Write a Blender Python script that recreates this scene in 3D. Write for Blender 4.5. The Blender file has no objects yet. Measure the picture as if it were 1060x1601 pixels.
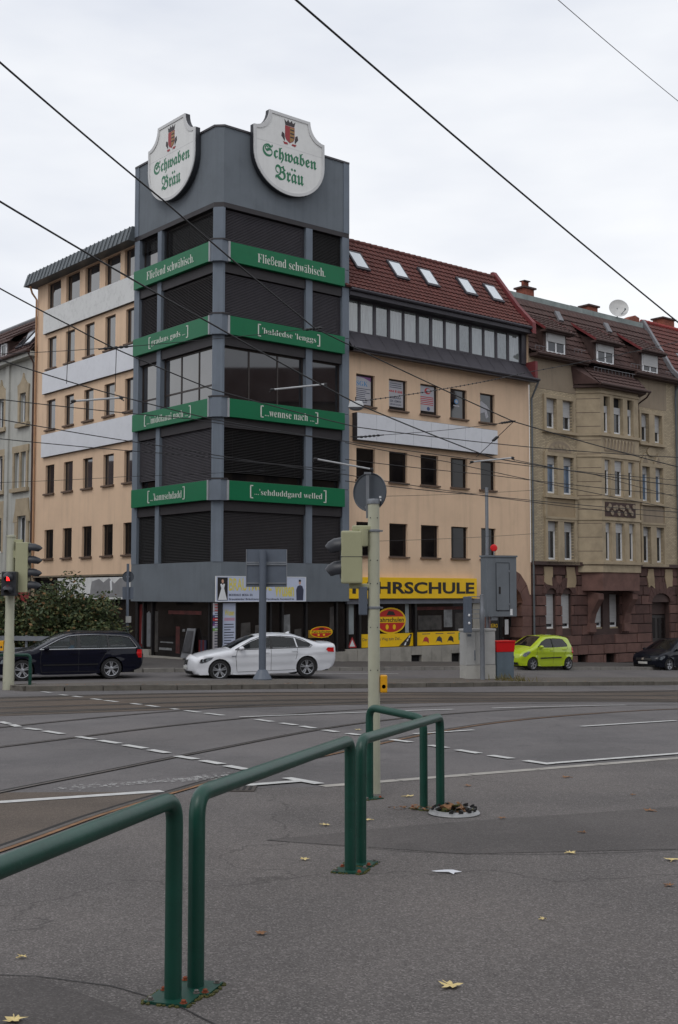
import bpy, bmesh, math, random
from mathutils import Vector, Matrix
from mathutils.geometry import delaunay_2d_cdt
random.seed(7)
SC = bpy.context.scene
COL = SC.collection
# ------------------------------------------------------------------ camera
PITCH = math.atan(127.5 / 1840.0)
cam = bpy.data.cameras.new('camera'); cam.sensor_fit = 'VERTICAL'; cam.sensor_height = 36.0; cam.sensor_width = 36.0
cam.lens = 1840.0 / 1601.0 * 36.0; cam.clip_start = 0.05; cam.clip_end = 2000
co = bpy.data.objects.new('camera', cam); COL.objects.link(co)
co.location = (0, 0, 1.75); co.rotation_euler = (math.pi / 2 + PITCH, 0, 0)
SC.camera = co
# ------------------------------------------------------------------ overcast sky
SUN_EL, SUN_AZ = math.radians(50), math.radians(205)      # azimuth clockwise from +Y
wd = bpy.data.worlds.new('World'); SC.world = wd; wd.use_nodes = True
nt = wd.node_tree; nt.nodes.clear()
out = nt.nodes.new('ShaderNodeOutputWorld'); bg = nt.nodes.new('ShaderNodeBackground'); bg.inputs['Strength'].default_value = 0.1
sky = nt.nodes.new('ShaderNodeTexSky'); sky.sky_type = 'NISHITA'; sky.sun_disc = False
sky.sun_elevation = SUN_EL; sky.sun_rotation = SUN_AZ; sky.dust_density = 3.0
tc = nt.nodes.new('ShaderNodeTexCoord'); mp = nt.nodes.new('ShaderNodeMapping'); mp.inputs['Scale'].default_value = (1.0, 1.0, 3.2)
ns = nt.nodes.new('ShaderNodeTexNoise'); ns.inputs['Scale'].default_value = 2.3; ns.inputs['Detail'].default_value = 5; ns.inputs['Roughness'].default_value = .5
rp = nt.nodes.new('ShaderNodeValToRGB')
rp.color_ramp.elements[0].position = .34; rp.color_ramp.elements[0].color = (6.9, 7.25, 8.0, 1)
rp.color_ramp.elements[1].position = .66; rp.color_ramp.elements[1].color = (9.5, 9.6, 9.75, 1)
mx = nt.nodes.new('ShaderNodeMix'); mx.data_type = 'RGBA'; mx.inputs[0].default_value = .06
L_ = nt.links.new
L_(tc.outputs['Generated'], mp.inputs['Vector']); L_(mp.outputs[0], ns.inputs['Vector']); L_(ns.outputs['Fac'], rp.inputs['Fac'])
L_(rp.outputs[0], mx.inputs[6]); L_(sky.outputs[0], mx.inputs[7]); L_(mx.outputs[2], bg.inputs['Color']); L_(bg.outputs[0], out.inputs['Surface'])
sl = bpy.data.lights.new('sun', 'SUN'); sl.energy = 0.6; sl.angle = math.radians(25); sl.color = (1, .97, .93)
so = bpy.data.objects.new('sun', sl); COL.objects.link(so)
sdir = Vector((math.sin(SUN_AZ) * math.cos(SUN_EL), math.cos(SUN_AZ) * math.cos(SUN_EL), math.sin(SUN_EL)))
so.rotation_euler = sdir.to_track_quat('Z', 'Y').to_euler(); so.location = (0, -10, 40)
SC.view_settings.view_transform = 'Standard'; SC.view_settings.look = 'None'; SC.view_settings.exposure = 0.16; SC.view_settings.gamma = 1.0
SC.view_settings.use_curve_mapping = False

# ------------------------------------------------------------------ materials
MATS = {}
def srgb(r, g, b):
    f = lambda c: c / 12.92 if c <= .04045 else ((c + .055) / 1.055) ** 2.4
    return tuple(f(v / 255.0) for v in (r, g, b))
def new_mat(name):
    m = bpy.data.materials.new(name); m.use_nodes = True
    t = m.node_tree; b = t.nodes['Principled BSDF']
    return m, t, b
def noise(t, scale, detail=3, rough=.55, vec=None, stretch=None):
    n = t.nodes.new('ShaderNodeTexNoise'); n.inputs['Scale'].default_value = scale; n.inputs['Detail'].default_value = detail; n.inputs['Roughness'].default_value = rough
    g = t.nodes.new('ShaderNodeNewGeometry'); src = g.outputs['Position'] if vec is None else vec
    if stretch:
        k = t.nodes.new('ShaderNodeMapping'); k.inputs['Scale'].default_value = stretch; t.links.new(src, k.inputs['Vector']); src = k.outputs[0]
    t.links.new(src, n.inputs['Vector']); return n.outputs['Fac']
def ramp(t, fac, p0, p1, c0, c1):
    r = t.nodes.new('ShaderNodeValToRGB'); e = r.color_ramp.elements
    e[0].position = p0; e[1].position = p1; e[0].color = (*c0, 1); e[1].color = (*c1, 1)
    t.links.new(fac, r.inputs['Fac']); return r.outputs[0]
def mixc(t, fac, a, b, mode='MIX'):
    m = t.nodes.new('ShaderNodeMix'); m.data_type = 'RGBA'; m.blend_type = mode
    for sock, v in ((0, fac), (6, a), (7, b)):
        if isinstance(v, (int, float)): m.inputs[sock].default_value = v
        elif isinstance(v, tuple): m.inputs[sock].default_value = (*v, 1)
        else: t.links.new(v, m.inputs[sock])
    return m.outputs[2]
def bump(t, b, h, strength, dist=.01):
    n = t.nodes.new('ShaderNodeBump'); n.inputs['Strength'].default_value = strength; n.inputs['Distance'].default_value = dist
    t.links.new(h, n.inputs['Height']); t.links.new(n.outputs[0], b.inputs['Normal'])
def M(name, col, rough=.7, var=.18, scale=1.5, dirt=.0, dscale=.7, bmp=0, bscale=40, metal=0, spec=.5, stretch=None, coat=0, streak=0, ior=None, chip=None):
    if name in MATS: return MATS[name]
    m, t, b = new_mat(name)
    lo = tuple(c * (1 - var) for c in col); hi = tuple(min(1, c * (1 + var)) for c in col)
    c = ramp(t, noise(t, scale, 5, .6, stretch=stretch), .3, .7, lo, hi)
    if dirt: c = mixc(t, ramp(t, noise(t, dscale, 6, .65), .5, .72, (0, 0, 0), (dirt, dirt, dirt)), c, tuple(x * .45 for x in col))
    if streak: c = mixc(t, ramp(t, noise(t, 1.0, 4, .6, stretch=(3.5, 3.5, .22)), .5, .75, (0, 0, 0), (streak,) * 3), c, tuple(x * .5 for x in col))
    if chip: c = mixc(t, ramp(t, noise(t, 42, 6, .7, stretch=(1, 1, .35)), .66, .70, (0, 0, 0), (.8, .8, .8)), c, chip)
    t.links.new(c, b.inputs['Base Color'])
    b.inputs['Roughness'].default_value = rough; b.inputs['Metallic'].default_value = metal; b.inputs['Specular IOR Level'].default_value = spec
    if coat: b.inputs['Coat Weight'].default_value = coat; b.inputs['Coat Roughness'].default_value = .04
    if ior: b.inputs['IOR'].default_value = ior
    if bmp: bump(t, b, noise(t, bscale, 4, .6), bmp)
    MATS[name] = m; return m
def asphalt(name, col, warm, crack=.6, spk=.35):
    m, t, b = new_mat(name)
    k = lambda f: tuple(x * f for x in col)
    c = ramp(t, noise(t, .42, 7, .62), .30, .70, k(.62), k(1.28))
    c = mixc(t, ramp(t, noise(t, .21, 5, .6), .42, .68, (0, 0, 0), (.75, .75, .75)), c, warm)
    # worn and oil-dark patches with shapes of their own
    c = mixc(t, ramp(t, noise(t, 1.3, 6, .68, stretch=(1, .5, 1)), .52, .70, (0, 0, 0), (.42, .42, .42)), c, k(.50))
    c = mixc(t, ramp(t, noise(t, 3.1, 5, .6), .60, .74, (0, 0, 0), (.25, .25, .25)), c, k(1.75))
    c = mixc(t, ramp(t, noise(t, 26, 4, .7), .35, .65, (0, 0, 0), (.55, .55, .55)), c, k(.72))
    g = t.nodes.new('ShaderNodeNewGeometry')
    vor = t.nodes.new('ShaderNodeTexVoronoi'); vor.inputs['Scale'].default_value = 120; t.links.new(g.outputs['Position'], vor.inputs['Vector'])
    sp = t.nodes.new('ShaderNodeSeparateColor'); t.links.new(vor.outputs['Color'], sp.inputs[0])
    c = mixc(t, ramp(t, sp.outputs[0], .62, 1.0, (0, 0, 0), (spk,) * 3), c, k(3.2))
    c = mixc(t, ramp(t, sp.outputs[1], .5, 1.0, (0, 0, 0), (spk * 1.6,) * 3), c, k(.3))
    # gum spots and droppings
    v3 = t.nodes.new('ShaderNodeTexVoronoi'); v3.inputs['Scale'].default_value = 2.3; t.links.new(g.outputs['Position'], v3.inputs['Vector'])
    c = mixc(t, ramp(t, v3.outputs['Distance'], .018, .030, (.55, .55, .55), (0, 0, 0)), c, k(.42))
    if crack:
        v2 = t.nodes.new('ShaderNodeTexVoronoi'); v2.feature = 'DISTANCE_TO_EDGE'; v2.inputs['Scale'].default_value = .21
        nz = t.nodes.new('ShaderNodeTexNoise'); nz.inputs['Scale'].default_value = 1.1; nz.inputs['Detail'].default_value = 8; t.links.new(g.outputs['Position'], nz.inputs['Vector'])
        ad = t.nodes.new('ShaderNodeVectorMath'); ad.operation = 'MULTIPLY_ADD'; ad.inputs[1].default_value = (1.5, 1.5, 1.5)
        t.links.new(nz.outputs['Color'], ad.inputs[0]); t.links.new(g.outputs['Position'], ad.inputs[2]); t.links.new(ad.outputs[0], v2.inputs['Vector'])
        c = mixc(t, ramp(t, v2.outputs['Distance'], .0, .0035, (crack,) * 3, (0, 0, 0)), c, k(.25))
    t.links.new(c, b.inputs['Base Color']); b.inputs['Roughness'].default_value = .9; b.inputs['Specular IOR Level'].default_value = .25
    bump(t, b, noise(t, 130, 4, .7), .5, .006)
    MATS[name] = m; return m
def glassm(name, col=(.012, .012, .014), ior=1.5, rough=.03, var=.5):
    m = M(name, col, rough, var, 1.1, ior=ior, spec=.5); return m
def sheer(name, tint, alpha, rough=.02):
    m, t, b = new_mat(name); b.inputs['Base Color'].default_value = (*tint, 1); b.inputs['Roughness'].default_value = rough; b.inputs['Alpha'].default_value = alpha
    MATS[name] = m; return m
def brickm(name, c1, c2, mort, ax, bw=.25, bh=.077):
    # brick wall seen from far away: courses in the material; ax = horizontal direction of the wall
    m, t, b = new_mat(name)
    g = t.nodes.new('ShaderNodeNewGeometry')
    d = t.nodes.new('ShaderNodeVectorMath'); d.operation = 'DOT_PRODUCT'; d.inputs[1].default_value = (ax[0], ax[1], 0); t.links.new(g.outputs['Position'], d.inputs[0])
    s = t.nodes.new('ShaderNodeSeparateXYZ'); t.links.new(g.outputs['Position'], s.inputs[0])
    cb = t.nodes.new('ShaderNodeCombineXYZ'); t.links.new(d.outputs['Value'], cb.inputs[0]); t.links.new(s.outputs[2], cb.inputs[1])
    br = t.nodes.new('ShaderNodeTexBrick'); br.inputs['Scale'].default_value = 1; br.inputs['Brick Width'].default_value = bw; br.inputs['Row Height'].default_value = bh
    br.inputs['Mortar Size'].default_value = .011; br.inputs['Color1'].default_value = (*c1, 1); br.inputs['Color2'].default_value = (*c2, 1); br.inputs['Mortar'].default_value = (*mort, 1)
    t.links.new(cb.outputs[0], br.inputs['Vector'])
    c = mixc(t, ramp(t, noise(t, .9, 6, .65), .42, .75, (0, 0, 0), (.6, .6, .6)), br.outputs['Color'], tuple(x * .5 for x in c1))
    t.links.new(c, b.inputs['Base Color']); b.inputs['Roughness'].default_value = .85
    bump(t, b, br.outputs['Fac'], -.5, .01)
    MATS[name] = m; return m

# ------------------------------------------------------------------ mesh helpers
WL = {}                                       # world location of each built object (parents are never rotated unless 'local')
class Fr:
    """facade frame: s along the wall, o outward, z up"""
    def __init__(self, P, u, n): self.P, self.u, self.n = P, u, n
    def __call__(self, s, o, z): return Vector((self.P[0] + s * self.u[0] + o * self.n[0], self.P[1] + s * self.u[1] + o * self.n[1], z))
    def d(self, s, o, z): return Vector((s * self.u[0] + o * self.n[0], s * self.u[1] + o * self.n[1], z))
class MB:
    def __init__(self): self.v = []; self.f = []
    def add(self, vs, fs):
        b = len(self.v); self.v += [Vector(p) for p in vs]; self.f += [tuple(i + b for i in q) for q in fs]; return self
    def hexa(self, p):                         # 8 points, bottom ring then top ring
        return self.add(p, [(0, 1, 2, 3), (4, 5, 6, 7), (0, 1, 5, 4), (1, 2, 6, 5), (2, 3, 7, 6), (3, 0, 4, 7)])
    def box(self, x0, x1, y0, y1, z0, z1):
        return self.hexa([(x0, y0, z0), (x1, y0, z0), (x1, y1, z0), (x0, y1, z0), (x0, y0, z1), (x1, y0, z1), (x1, y1, z1), (x0, y1, z1)])
    def fbox(self, fr, s0, s1, o0, o1, z0, z1):
        return self.hexa([fr(s0, o0, z0), fr(s1, o0, z0), fr(s1, o1, z0), fr(s0, o1, z0), fr(s0, o0, z1), fr(s1, o0, z1), fr(s1, o1, z1), fr(s0, o1, z1)])
    def prism(self, poly, z0, z1):             # poly: xy list
        n = len(poly); vs = [(p[0], p[1], z0) for p in poly] + [(p[0], p[1], z1) for p in poly]
        return self.add(vs, [tuple(range(n)), tuple(range(n, 2 * n))] + [(i, (i + 1) % n, n + (i + 1) % n, n + i) for i in range(n)])
    def fprism(self, fr, poly, o0, o1):        # poly: (s, z) list extruded along o
        n = len(poly); vs = [fr(p[0], o0, p[1]) for p in poly] + [fr(p[0], o1, p[1]) for p in poly]
        return self.add(vs, [tuple(range(n)), tuple(range(n, 2 * n))] + [(i, (i + 1) % n, n + (i + 1) % n, n + i) for i in range(n)])
    def tube(self, pts, r, seg=8, cap=True):
        pts = [Vector(p) for p in pts]; n = len(pts); rs = r if isinstance(r, (list, tuple)) else [r] * n
        base = len(self.v); prev = None
        for i, p in enumerate(pts):
            tg = (pts[min(i + 1, n - 1)] - pts[max(i - 1, 0)]).normalized()
            if prev is None:
                a = Vector((0, 0, 1)) if abs(tg.z) < .9 else Vector((1, 0, 0)); e1 = tg.cross(a).normalized()
            else:
                e1 = (prev - tg * prev.dot(tg)).normalized()
            prev = e1; e2 = tg.cross(e1)
            for k in range(seg):
                a = 2 * math.pi * k / seg; self.v.append(p + (e1 * math.cos(a) + e2 * math.sin(a)) * rs[i])
        for i in range(n - 1):
            for k in range(seg):
                a = base + i * seg + k; b = base + i * seg + (k + 1) % seg; self.f.append((a, b, b + seg, a + seg))
        if cap: self.f.append(tuple(base + k for k in range(seg))); self.f.append(tuple(base + (n - 1) * seg + k for k in range(seg)))
        return self
    def lathe(self, prof, c, axis='z', seg=24, M_=None, cap=True):   # prof: (r, h)
        base = len(self.v); c = Vector(c)
        for r, h in prof:
            for k in range(seg):
                a = 2 * math.pi * k / seg; q = (r * math.cos(a), r * math.sin(a), h)
                if axis == 'y': q = (q[0], q[2], q[1])
                if axis == 'x': q = (q[2], q[0], q[1])
                q = Vector(q)
                if M_ is not None: q = M_ @ q
                self.v.append(c + q)
        for i in range(len(prof) - 1):
            for k in range(seg):
                a = base + i * seg + k; b = base + i * seg + (k + 1) % seg; self.f.append((a, b, b + seg, a + seg))
        for i in (0, len(prof) - 1):
            if cap and prof[i][0] > 1e-4: self.f.append(tuple(base + i * seg + k for k in range(seg)))
        return self
    def ell(self, c, rx, ry, rz, seg=12, ring=8):
        pr = []
        base = len(self.v); c = Vector(c)
        for i in range(ring + 1):
            t = math.pi * i / ring
            for k in range(seg):
                a = 2 * math.pi * k / seg; self.v.append(c + Vector((rx * math.sin(t) * math.cos(a), ry * math.sin(t) * math.sin(a), rz * math.cos(t))))
        for i in range(ring):
            for k in range(seg):
                a = base + i * seg + k; b = base + i * seg + (k + 1) % seg; self.f.append((a, b, b + seg, a + seg))
        return self
def mesh(name, mb, mat, smooth=False, org=(0, 0, 0), bev=0):
    me = bpy.data.meshes.new(name); og = Vector(org)
    me.from_pydata([tuple(Vector(p) - og) for p in mb.v], [], mb.f)
    bm = bmesh.new(); bm.from_mesh(me)
    bmesh.ops.remove_doubles(bm, verts=bm.verts, dist=1e-5)
    bmesh.ops.recalc_face_normals(bm, faces=bm.faces)
    if bev: bmesh.ops.bevel(bm, geom=list(bm.edges), offset=bev, segments=2, affect='EDGES', profile=.6)
    bm.to_mesh(me); bm.free()
    if smooth:
        me.polygons.foreach_set('use_smooth', [True] * len(me.polygons))
        try: me.set_sharp_from_angle(angle=math.radians(40))
        except Exception: pass
    me.materials.append(mat); return me
def link(name, data, loc, parent=None, label=None, cat=None, group=None, kind=None):
    o = bpy.data.objects.new(name, data); COL.objects.link(o)
    loc = Vector(loc); WL[o.name] = loc
    if parent is not None: o.parent = parent; o.location = loc - WL[parent.name]
    else: o.location = loc
    for k, v in (('label', label), ('category', cat), ('group', group), ('kind', kind)):
        if v: o[k] = v
    return o
def part(name, mb, mat, parent=None, smooth=False, bev=0, **kw):
    n = len(mb.v); c = sum((Vector(p) for p in mb.v), Vector()) / n; c.z = min(p[2] for p in mb.v)
    return link(name, mesh(name, mb, mat, smooth, c, bev), c, parent, **kw)
def thing(name, label, cat, loc, group=None): return link(name, None, loc, None, label, cat, group)
SHARED = {}
def shared(key, name, fn, mat, loc, parent, smooth=False, bev=0, **kw):
    """alike pieces share mesh data; fn() returns an MB round the origin"""
    if key not in SHARED: SHARED[key] = mesh(name, fn(), mat, smooth, bev=bev)
    return link(name, SHARED[key], loc, parent, **kw)
# ------------------------------------------------------------------ text
def serif(s):
    r = ''
    for ch in s:
        if 'a' <= ch <= 'z': r += chr(0x1D41A + ord(ch) - 97)
        elif 'A' <= ch <= 'Z': r += chr(0x1D400 + ord(ch) - 65)
        else: r += ch
    return r
def fraktur(s):
    r = ''
    for ch in s:
        if 'a' <= ch <= 'z': r += chr(0x1D586 + ord(ch) - 97)
        elif 'A' <= ch <= 'Z': r += chr(0x1D56C + ord(ch) - 65)
        else: r += ch
    return r
TXT = {}
def text_shape(s, weight=0.0):
    key = (s, weight)
    if key in TXT: return TXT[key]
    cu = bpy.data.curves.new('lettering', 'FONT'); cu.body = s; cu.resolution_u = 3; cu.offset = weight
    ob = bpy.data.objects.new('lettering', cu); COL.objects.link(ob)
    bpy.context.view_layer.update()
    dg = bpy.context.evaluated_depsgraph_get(); me = ob.evaluated_get(dg).to_mesh()
    vs = [(v.co.x, v.co.y) for v in me.vertices]; fs = [tuple(p.vertices) for p in me.polygons]
    ob.evaluated_get(dg).to_mesh_clear(); bpy.data.objects.remove(ob); bpy.data.curves.remove(cu)
    x0 = min(v[0] for v in vs); x1 = max(v[0] for v in vs); y0 = min(v[1] for v in vs); y1 = max(v[1] for v in vs)
    vs = [((v[0] - x0) / (x1 - x0), (v[1] - y0) / (y1 - y0)) for v in vs]
    TXT[key] = (vs, fs); return TXT[key]
def letters(fr, s, sa, sb, z0, z1, o, mat, parent, weight=0.0, name='lettering', mb=None):
    """text filling the rectangle from sa (reading start) to sb, z0..z1, on the plane o"""
    vs, fs = text_shape(s, weight)
    m = mb or MB(); m.add([fr(sa + (sb - sa) * v[0], o, z0 + (z1 - z0) * v[1]) for v in vs], fs)
    if mb is None: return part(name, m, mat, parent, kind='stuff')
def big_letters(fr, s, sa, sb, z0, z1, o, mat, parent, weight=0.0):
    """like letters(), each connected piece an object of its own"""
    vs, fs = text_shape(s, weight); up = list(range(len(vs)))
    def find(i):
        while up[i] != i: up[i] = up[up[i]]; i = up[i]
        return i
    for f in fs:
        for i in f[1:]: up[find(i)] = find(f[0])
    comp = {}
    for f in fs: comp.setdefault(find(f[0]), []).append(f)
    for fl in comp.values():
        ids = sorted({i for f in fl for i in f}); mp_ = {i: k for k, i in enumerate(ids)}; m = MB()
        m.add([fr(sa + (sb - sa) * vs[i][0], o, z0 + (z1 - z0) * vs[i][1]) for i in ids], [tuple(mp_[i] for i in f) for f in fl])
        part('letter', m, mat, parent)
# ------------------------------------------------------------------ polygons on the ground
def inpoly(p, poly):
    r = False; n = len(poly); j = n - 1
    for i in range(n):
        a, b = poly[i], poly[j]
        if (a[1] > p[1]) != (b[1] > p[1]) and p[0] < (b[0] - a[0]) * (p[1] - a[1]) / (b[1] - a[1]) + a[0]: r = not r
        j = i
    return r
def dens(poly, step, closed=True):
    r = []; n = len(poly)
    for i in range(n if closed else n - 1):
        a, b = Vector(poly[i]), Vector(poly[(i + 1) % n]); k = max(1, int((b - a).length / step))
        r += [tuple(a.lerp(b, t / k)) for t in range(k)]
    if not closed: r.append(tuple(poly[-1]))
    return r
def cdt(poly, step, holes=(), grid=True, densify=True):
    P = dens(poly, step) if densify else list(poly); loops = [P]
    for h in holes: loops.append(dens(h, step) if densify else list(h))
    pts = []; edges = []
    for lp in loops:
        b = len(pts); pts += lp; edges += [(b + i, b + (i + 1) % len(lp)) for i in range(len(lp))]
    if grid:
        x0 = min(p[0] for p in P); x1 = max(p[0] for p in P); y0 = min(p[1] for p in P); y1 = max(p[1] for p in P)
        y = y0 + step * .5; k = 0
        while y < y1:
            x = x0 + step * (.25 if k % 2 else .75)
            while x < x1:
                if inpoly((x, y), P): pts.append((x, y))
                x += step
            y += step; k += 1
    v, e, f, *_ = delaunay_2d_cdt([Vector(p) for p in pts], edges, [], 0, 1e-5)
    fs = []
    for q in f:
        c = sum((v[i] for i in q), Vector((0, 0))) / len(q)
        if inpoly(c, P) and not any(inpoly(c, h) for h in loops[1:]): fs.append(tuple(q))
    return v, fs
# ================================================================== terrain
def ss(a, b, x):
    t = max(0.0, min(1.0, (x - a) / (b - a))); return t * t * (3 - 2 * t)
def soft(u, k): return .5 * (u + math.sqrt(u * u + k))
def gz(x, y):
    fall = .031 * (soft(y - 5, 2) - soft(y - 36, 2))
    return -fall - ss(20, 40, y) * .036 * soft(x + 5, 4) - .02 * soft(y - 46, 4) + .0
def drape(name, poly, dz, mat, step=.5, parent=None, **kw):
    v, f = cdt(poly, step); mb = MB(); mb.add([(p[0], p[1], gz(p[0], p[1]) + dz) for p in v], f)
    return part(name, mb, mat, parent, **kw)
def ribbon(pts, w, dz, step=.4, mb=None):
    """flat strip of width w that follows the ground along pts"""
    P = [Vector(p) for p in dens(pts, step, False)]; mb = mb or MB(); vs = []
    for i, p in enumerate(P):
        t = (P[min(i + 1, len(P) - 1)] - P[max(i - 1, 0)]).normalized(); n = Vector((-t.y, t.x)) * w / 2
        for q in (p + n, p - n): vs.append((q.x, q.y, gz(q.x, q.y) + dz))
    return mb.add(vs, [(2 * i, 2 * i + 1, 2 * i + 3, 2 * i + 2) for i in range(len(P) - 1)])
def smooth_line(pts, sub=6):
    P = [Vector(p) for p in pts]; P = [P[0] * 2 - P[1]] + P + [P[-1] * 2 - P[-2]]; r = []
    for i in range(1, len(P) - 2):
        for k in range(sub):
            t = k / sub; a, b, c, d = P[i - 1:i + 3]
            r.append(.5 * ((2 * b) + (c - a) * t + (2 * a - 5 * b + 4 * c - d) * t * t + (3 * b - a - 3 * c + d) * t ** 3))
    r.append(P[-2]); return [tuple(p) for p in r]
A_ROAD = asphalt('road_asphalt', (.140, .132, .133), (.144, .130, .125), .35, .14)
A_WALK = asphalt('pavement_asphalt', (.130, .119, .115), (.150, .131, .120), .55, .33)
A_TRAM = asphalt('track_asphalt', (.100, .082, .068), (.112, .078, .055), .4, .15)
A_FAR = asphalt('far_pavement', (.085, .078, .074), (.09, .082, .078), .3, .15)
M_PAINT = M('road_paint', (.50, .50, .49), .7, .14, 7, dirt=.55, dscale=9, bmp=.3, bscale=150)
M_KERB = M('kerb_granite', (.22, .208, .19), .85, .2, 3, dirt=.6, dscale=1.6, bmp=.5, bscale=60)
M_KERBD = M('kerb_dark', (.13, .118, .100), .9, .3, 2.5, dirt=.5, dscale=2, bmp=.5, bscale=60)
M_STEEL = M('rail_steel', (.085, .072, .064), .5, .3, 6, metal=.4)
M_GROOVE = M('rail_groove', (.012, .010, .009), .9, .3, 5)
M_RUST = M('rail_rust', (.20, .105, .05), .9, .35, 6, dirt=.5, dscale=5)
# ground: one sheet to the horizon
xs = [-900, -500, -300, -180, -110, -75] + [-50 + i for i in range(35)] + [-15 + .5 * i for i in range(61)] + [16 + i for i in range(35)] + [60, 80, 110, 180, 300, 500, 900]
ys = [-600, -300, -150, -80, -40, -20, -10, -5, -2] + [i * .5 for i in range(120)] + [60 + i for i in range(30)] + [95, 105, 120, 150, 200, 300, 500, 900]
mb = MB(); mb.add([(x, y, gz(min(x, 60), min(y, 120))) for y in ys for x in xs], [(j * len(xs) + i, j * len(xs) + i + 1, (j + 1) * len(xs) + i + 1, (j + 1) * len(xs) + i) for j in range(len(ys) - 1) for i in range(len(xs) - 1)])
ground = part('road', mb, A_ROAD, kind='structure', label='grey asphalt junction with tram tracks and lane markings')
# near pavement (flush with the road, a little warmer)
EDGE = [(-14, 6.0), (-3.6, 6.4), (-2.62, 7.2), (-2.3, 9.0), (-1.9, 10.9), (-1.55, 11.6), (-1.0, 12.05), (-.3, 12.16), (0.0, 12.2), (4.23, 14.80), (9.0, 17.6), (16, 21.5)]
drape('near_pavement', EDGE + [(16, -4), (-14, -4)], .008, A_WALK, .45, kind='structure', label='worn speckled asphalt pavement in the foreground')
# repair patches in the near pavement, with tar seams
A_PAT = asphalt('patch_asphalt', (.102, .093, .090), (.11, .098, .092), 0, .2)
M_TAR = M('tar_seam', (.022, .020, .020), .8, .2, 4)
for i, poly in enumerate(([(-.55, 9.1), (.9, 8.55), (2.6, 8.75), (5.2, 9.9), (5.0, 11.6), (2.4, 10.5), (.9, 9.9)], [(-3.4, 2.0), (-.95, 3.2), (-.35, 4.6), (-1.4, 5.6), (-3.4, 5.2)])):
    pp = drape('asphalt_patch', poly, .0105, A_PAT, .4, kind='structure', label=('old asphalt repair strip crossing the pavement beyond the paper scrap', 'old asphalt repair patch at the bottom left corner')[i])
    part('tar_seam', ribbon(smooth_line(poly + [poly[0]], 4), .008, .0118), M_TAR, pp)
# tram bed
def off_line(p, d, a, b): return [(p[0] + d[0] * a, p[1] + d[1] * a), (p[0] + d[0] * b, p[1] + d[1] * b)]
TD = Vector((math.cos(math.radians(32)), math.sin(math.radians(32)))); TN = Vector((-TD.y, TD.x)); T0 = Vector((-5.41, 23.38))
q = lambda a, n: tuple(T0 + TD * a + TN * n)
drape('tram_bed', [q(-30, -.55), q(32, -.55), q(32, 5.7), q(-30, 5.7)], .006, A_TRAM, .6, kind='structure', label='brown stained asphalt bed between the straight tram rails')
CURV = {'A': [(-5.6, 4.5), (-4.7, 7.6), (-3.95, 10.0), (-3.34, 11.76), (-2.59, 13.61), (-1.74, 15.74), (.1, 19.92), (2.5, 23.3), (5.8, 26.6), (11, 30.6), (20, 37)],
        'D': [(-4.0, 4.3), (-3.0, 7.2), (-2.50, 8.71), (-2.11, 10.36), (-1.62, 11.9), (-.95, 13.6), (1.88, 19.35), (4.6, 22.8), (8.2, 26.2), (13, 30), (21.5, 36)],
        'B': [(-8.5, 10), (-6.2, 13.4), (-4.63, 16.26), (-2.6, 20.2), (0, 23.78), (4.0, 27.4), (9, 31), (18, 37)],
        'C': [(-10, 11), (-7.4, 15.6), (-5.73, 19.2), (-3.36, 23.4), (-.5, 26.7), (4, 30.2), (10, 34.2), (18, 39.4)]}
def rail(pts, label, rusty=False, k=1.0):
    t = thing('tram_rail', label, 'tram rail', (pts[0][0], pts[0][1], gz(*pts[0])), 'grooved tram rails in the road')
    part('rail_head', ribbon(pts, .055 * k, .012), M_STEEL, t)
    n = []
    P = [Vector(p) for p in pts]
    for i, p in enumerate(P):
        d = (P[min(i + 1, len(P) - 1)] - P[max(i - 1, 0)]).normalized(); n.append(tuple(p + Vector((-d.y, d.x)) * .055 * k))
    part('groove', ribbon(n, .05 * k * k, .0110), M_GROOVE, t)
    n2 = [tuple(Vector(a) * 2 - Vector(b)) for a, b in zip(pts, n)]
    if rusty: part('rust_edge', ribbon(n2, .05, .0105), M_RUST, t)
for k, lab in (('A', 'outer curved tram rail ending at the left pavement line'), ('D', 'nearest curved tram rail, running behind the foreground barrier'), ('B', 'third curved tram rail from the camera in the road'), ('C', 'farthest of the curved tram rails in the road')):
    rail(smooth_line(CURV[k]), lab, k in 'D')
for n_, lab in ((0.0, 'nearest straight tram rail of the brown bed'), (1.5, 'second straight tram rail of the brown bed'), (3.7, 'third straight tram rail of the brown bed'), (5.2, 'farthest straight tram rail, beside the island kerb')):
    rail([q(a, n_) for a in range(-28, 31)], lab, False, 2.6)
# brown-stained strip between the nearest curved rails
drape('track_strip', [(-3.75, 10.45), (-3.28, 11.75), (-1.75, 11.8), (-2.05, 10.7), (-2.45, 9.0), (-3.0, 7.4), (-4.05, 4.6), (-5.5, 4.8), (-4.65, 7.7)], .0085, asphalt('track_strip_asphalt', (.118, .096, .080), (.13, .098, .074), .3, .2), .4, kind='structure', label='brown asphalt strip between the nearest curved rails on the left')
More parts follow.
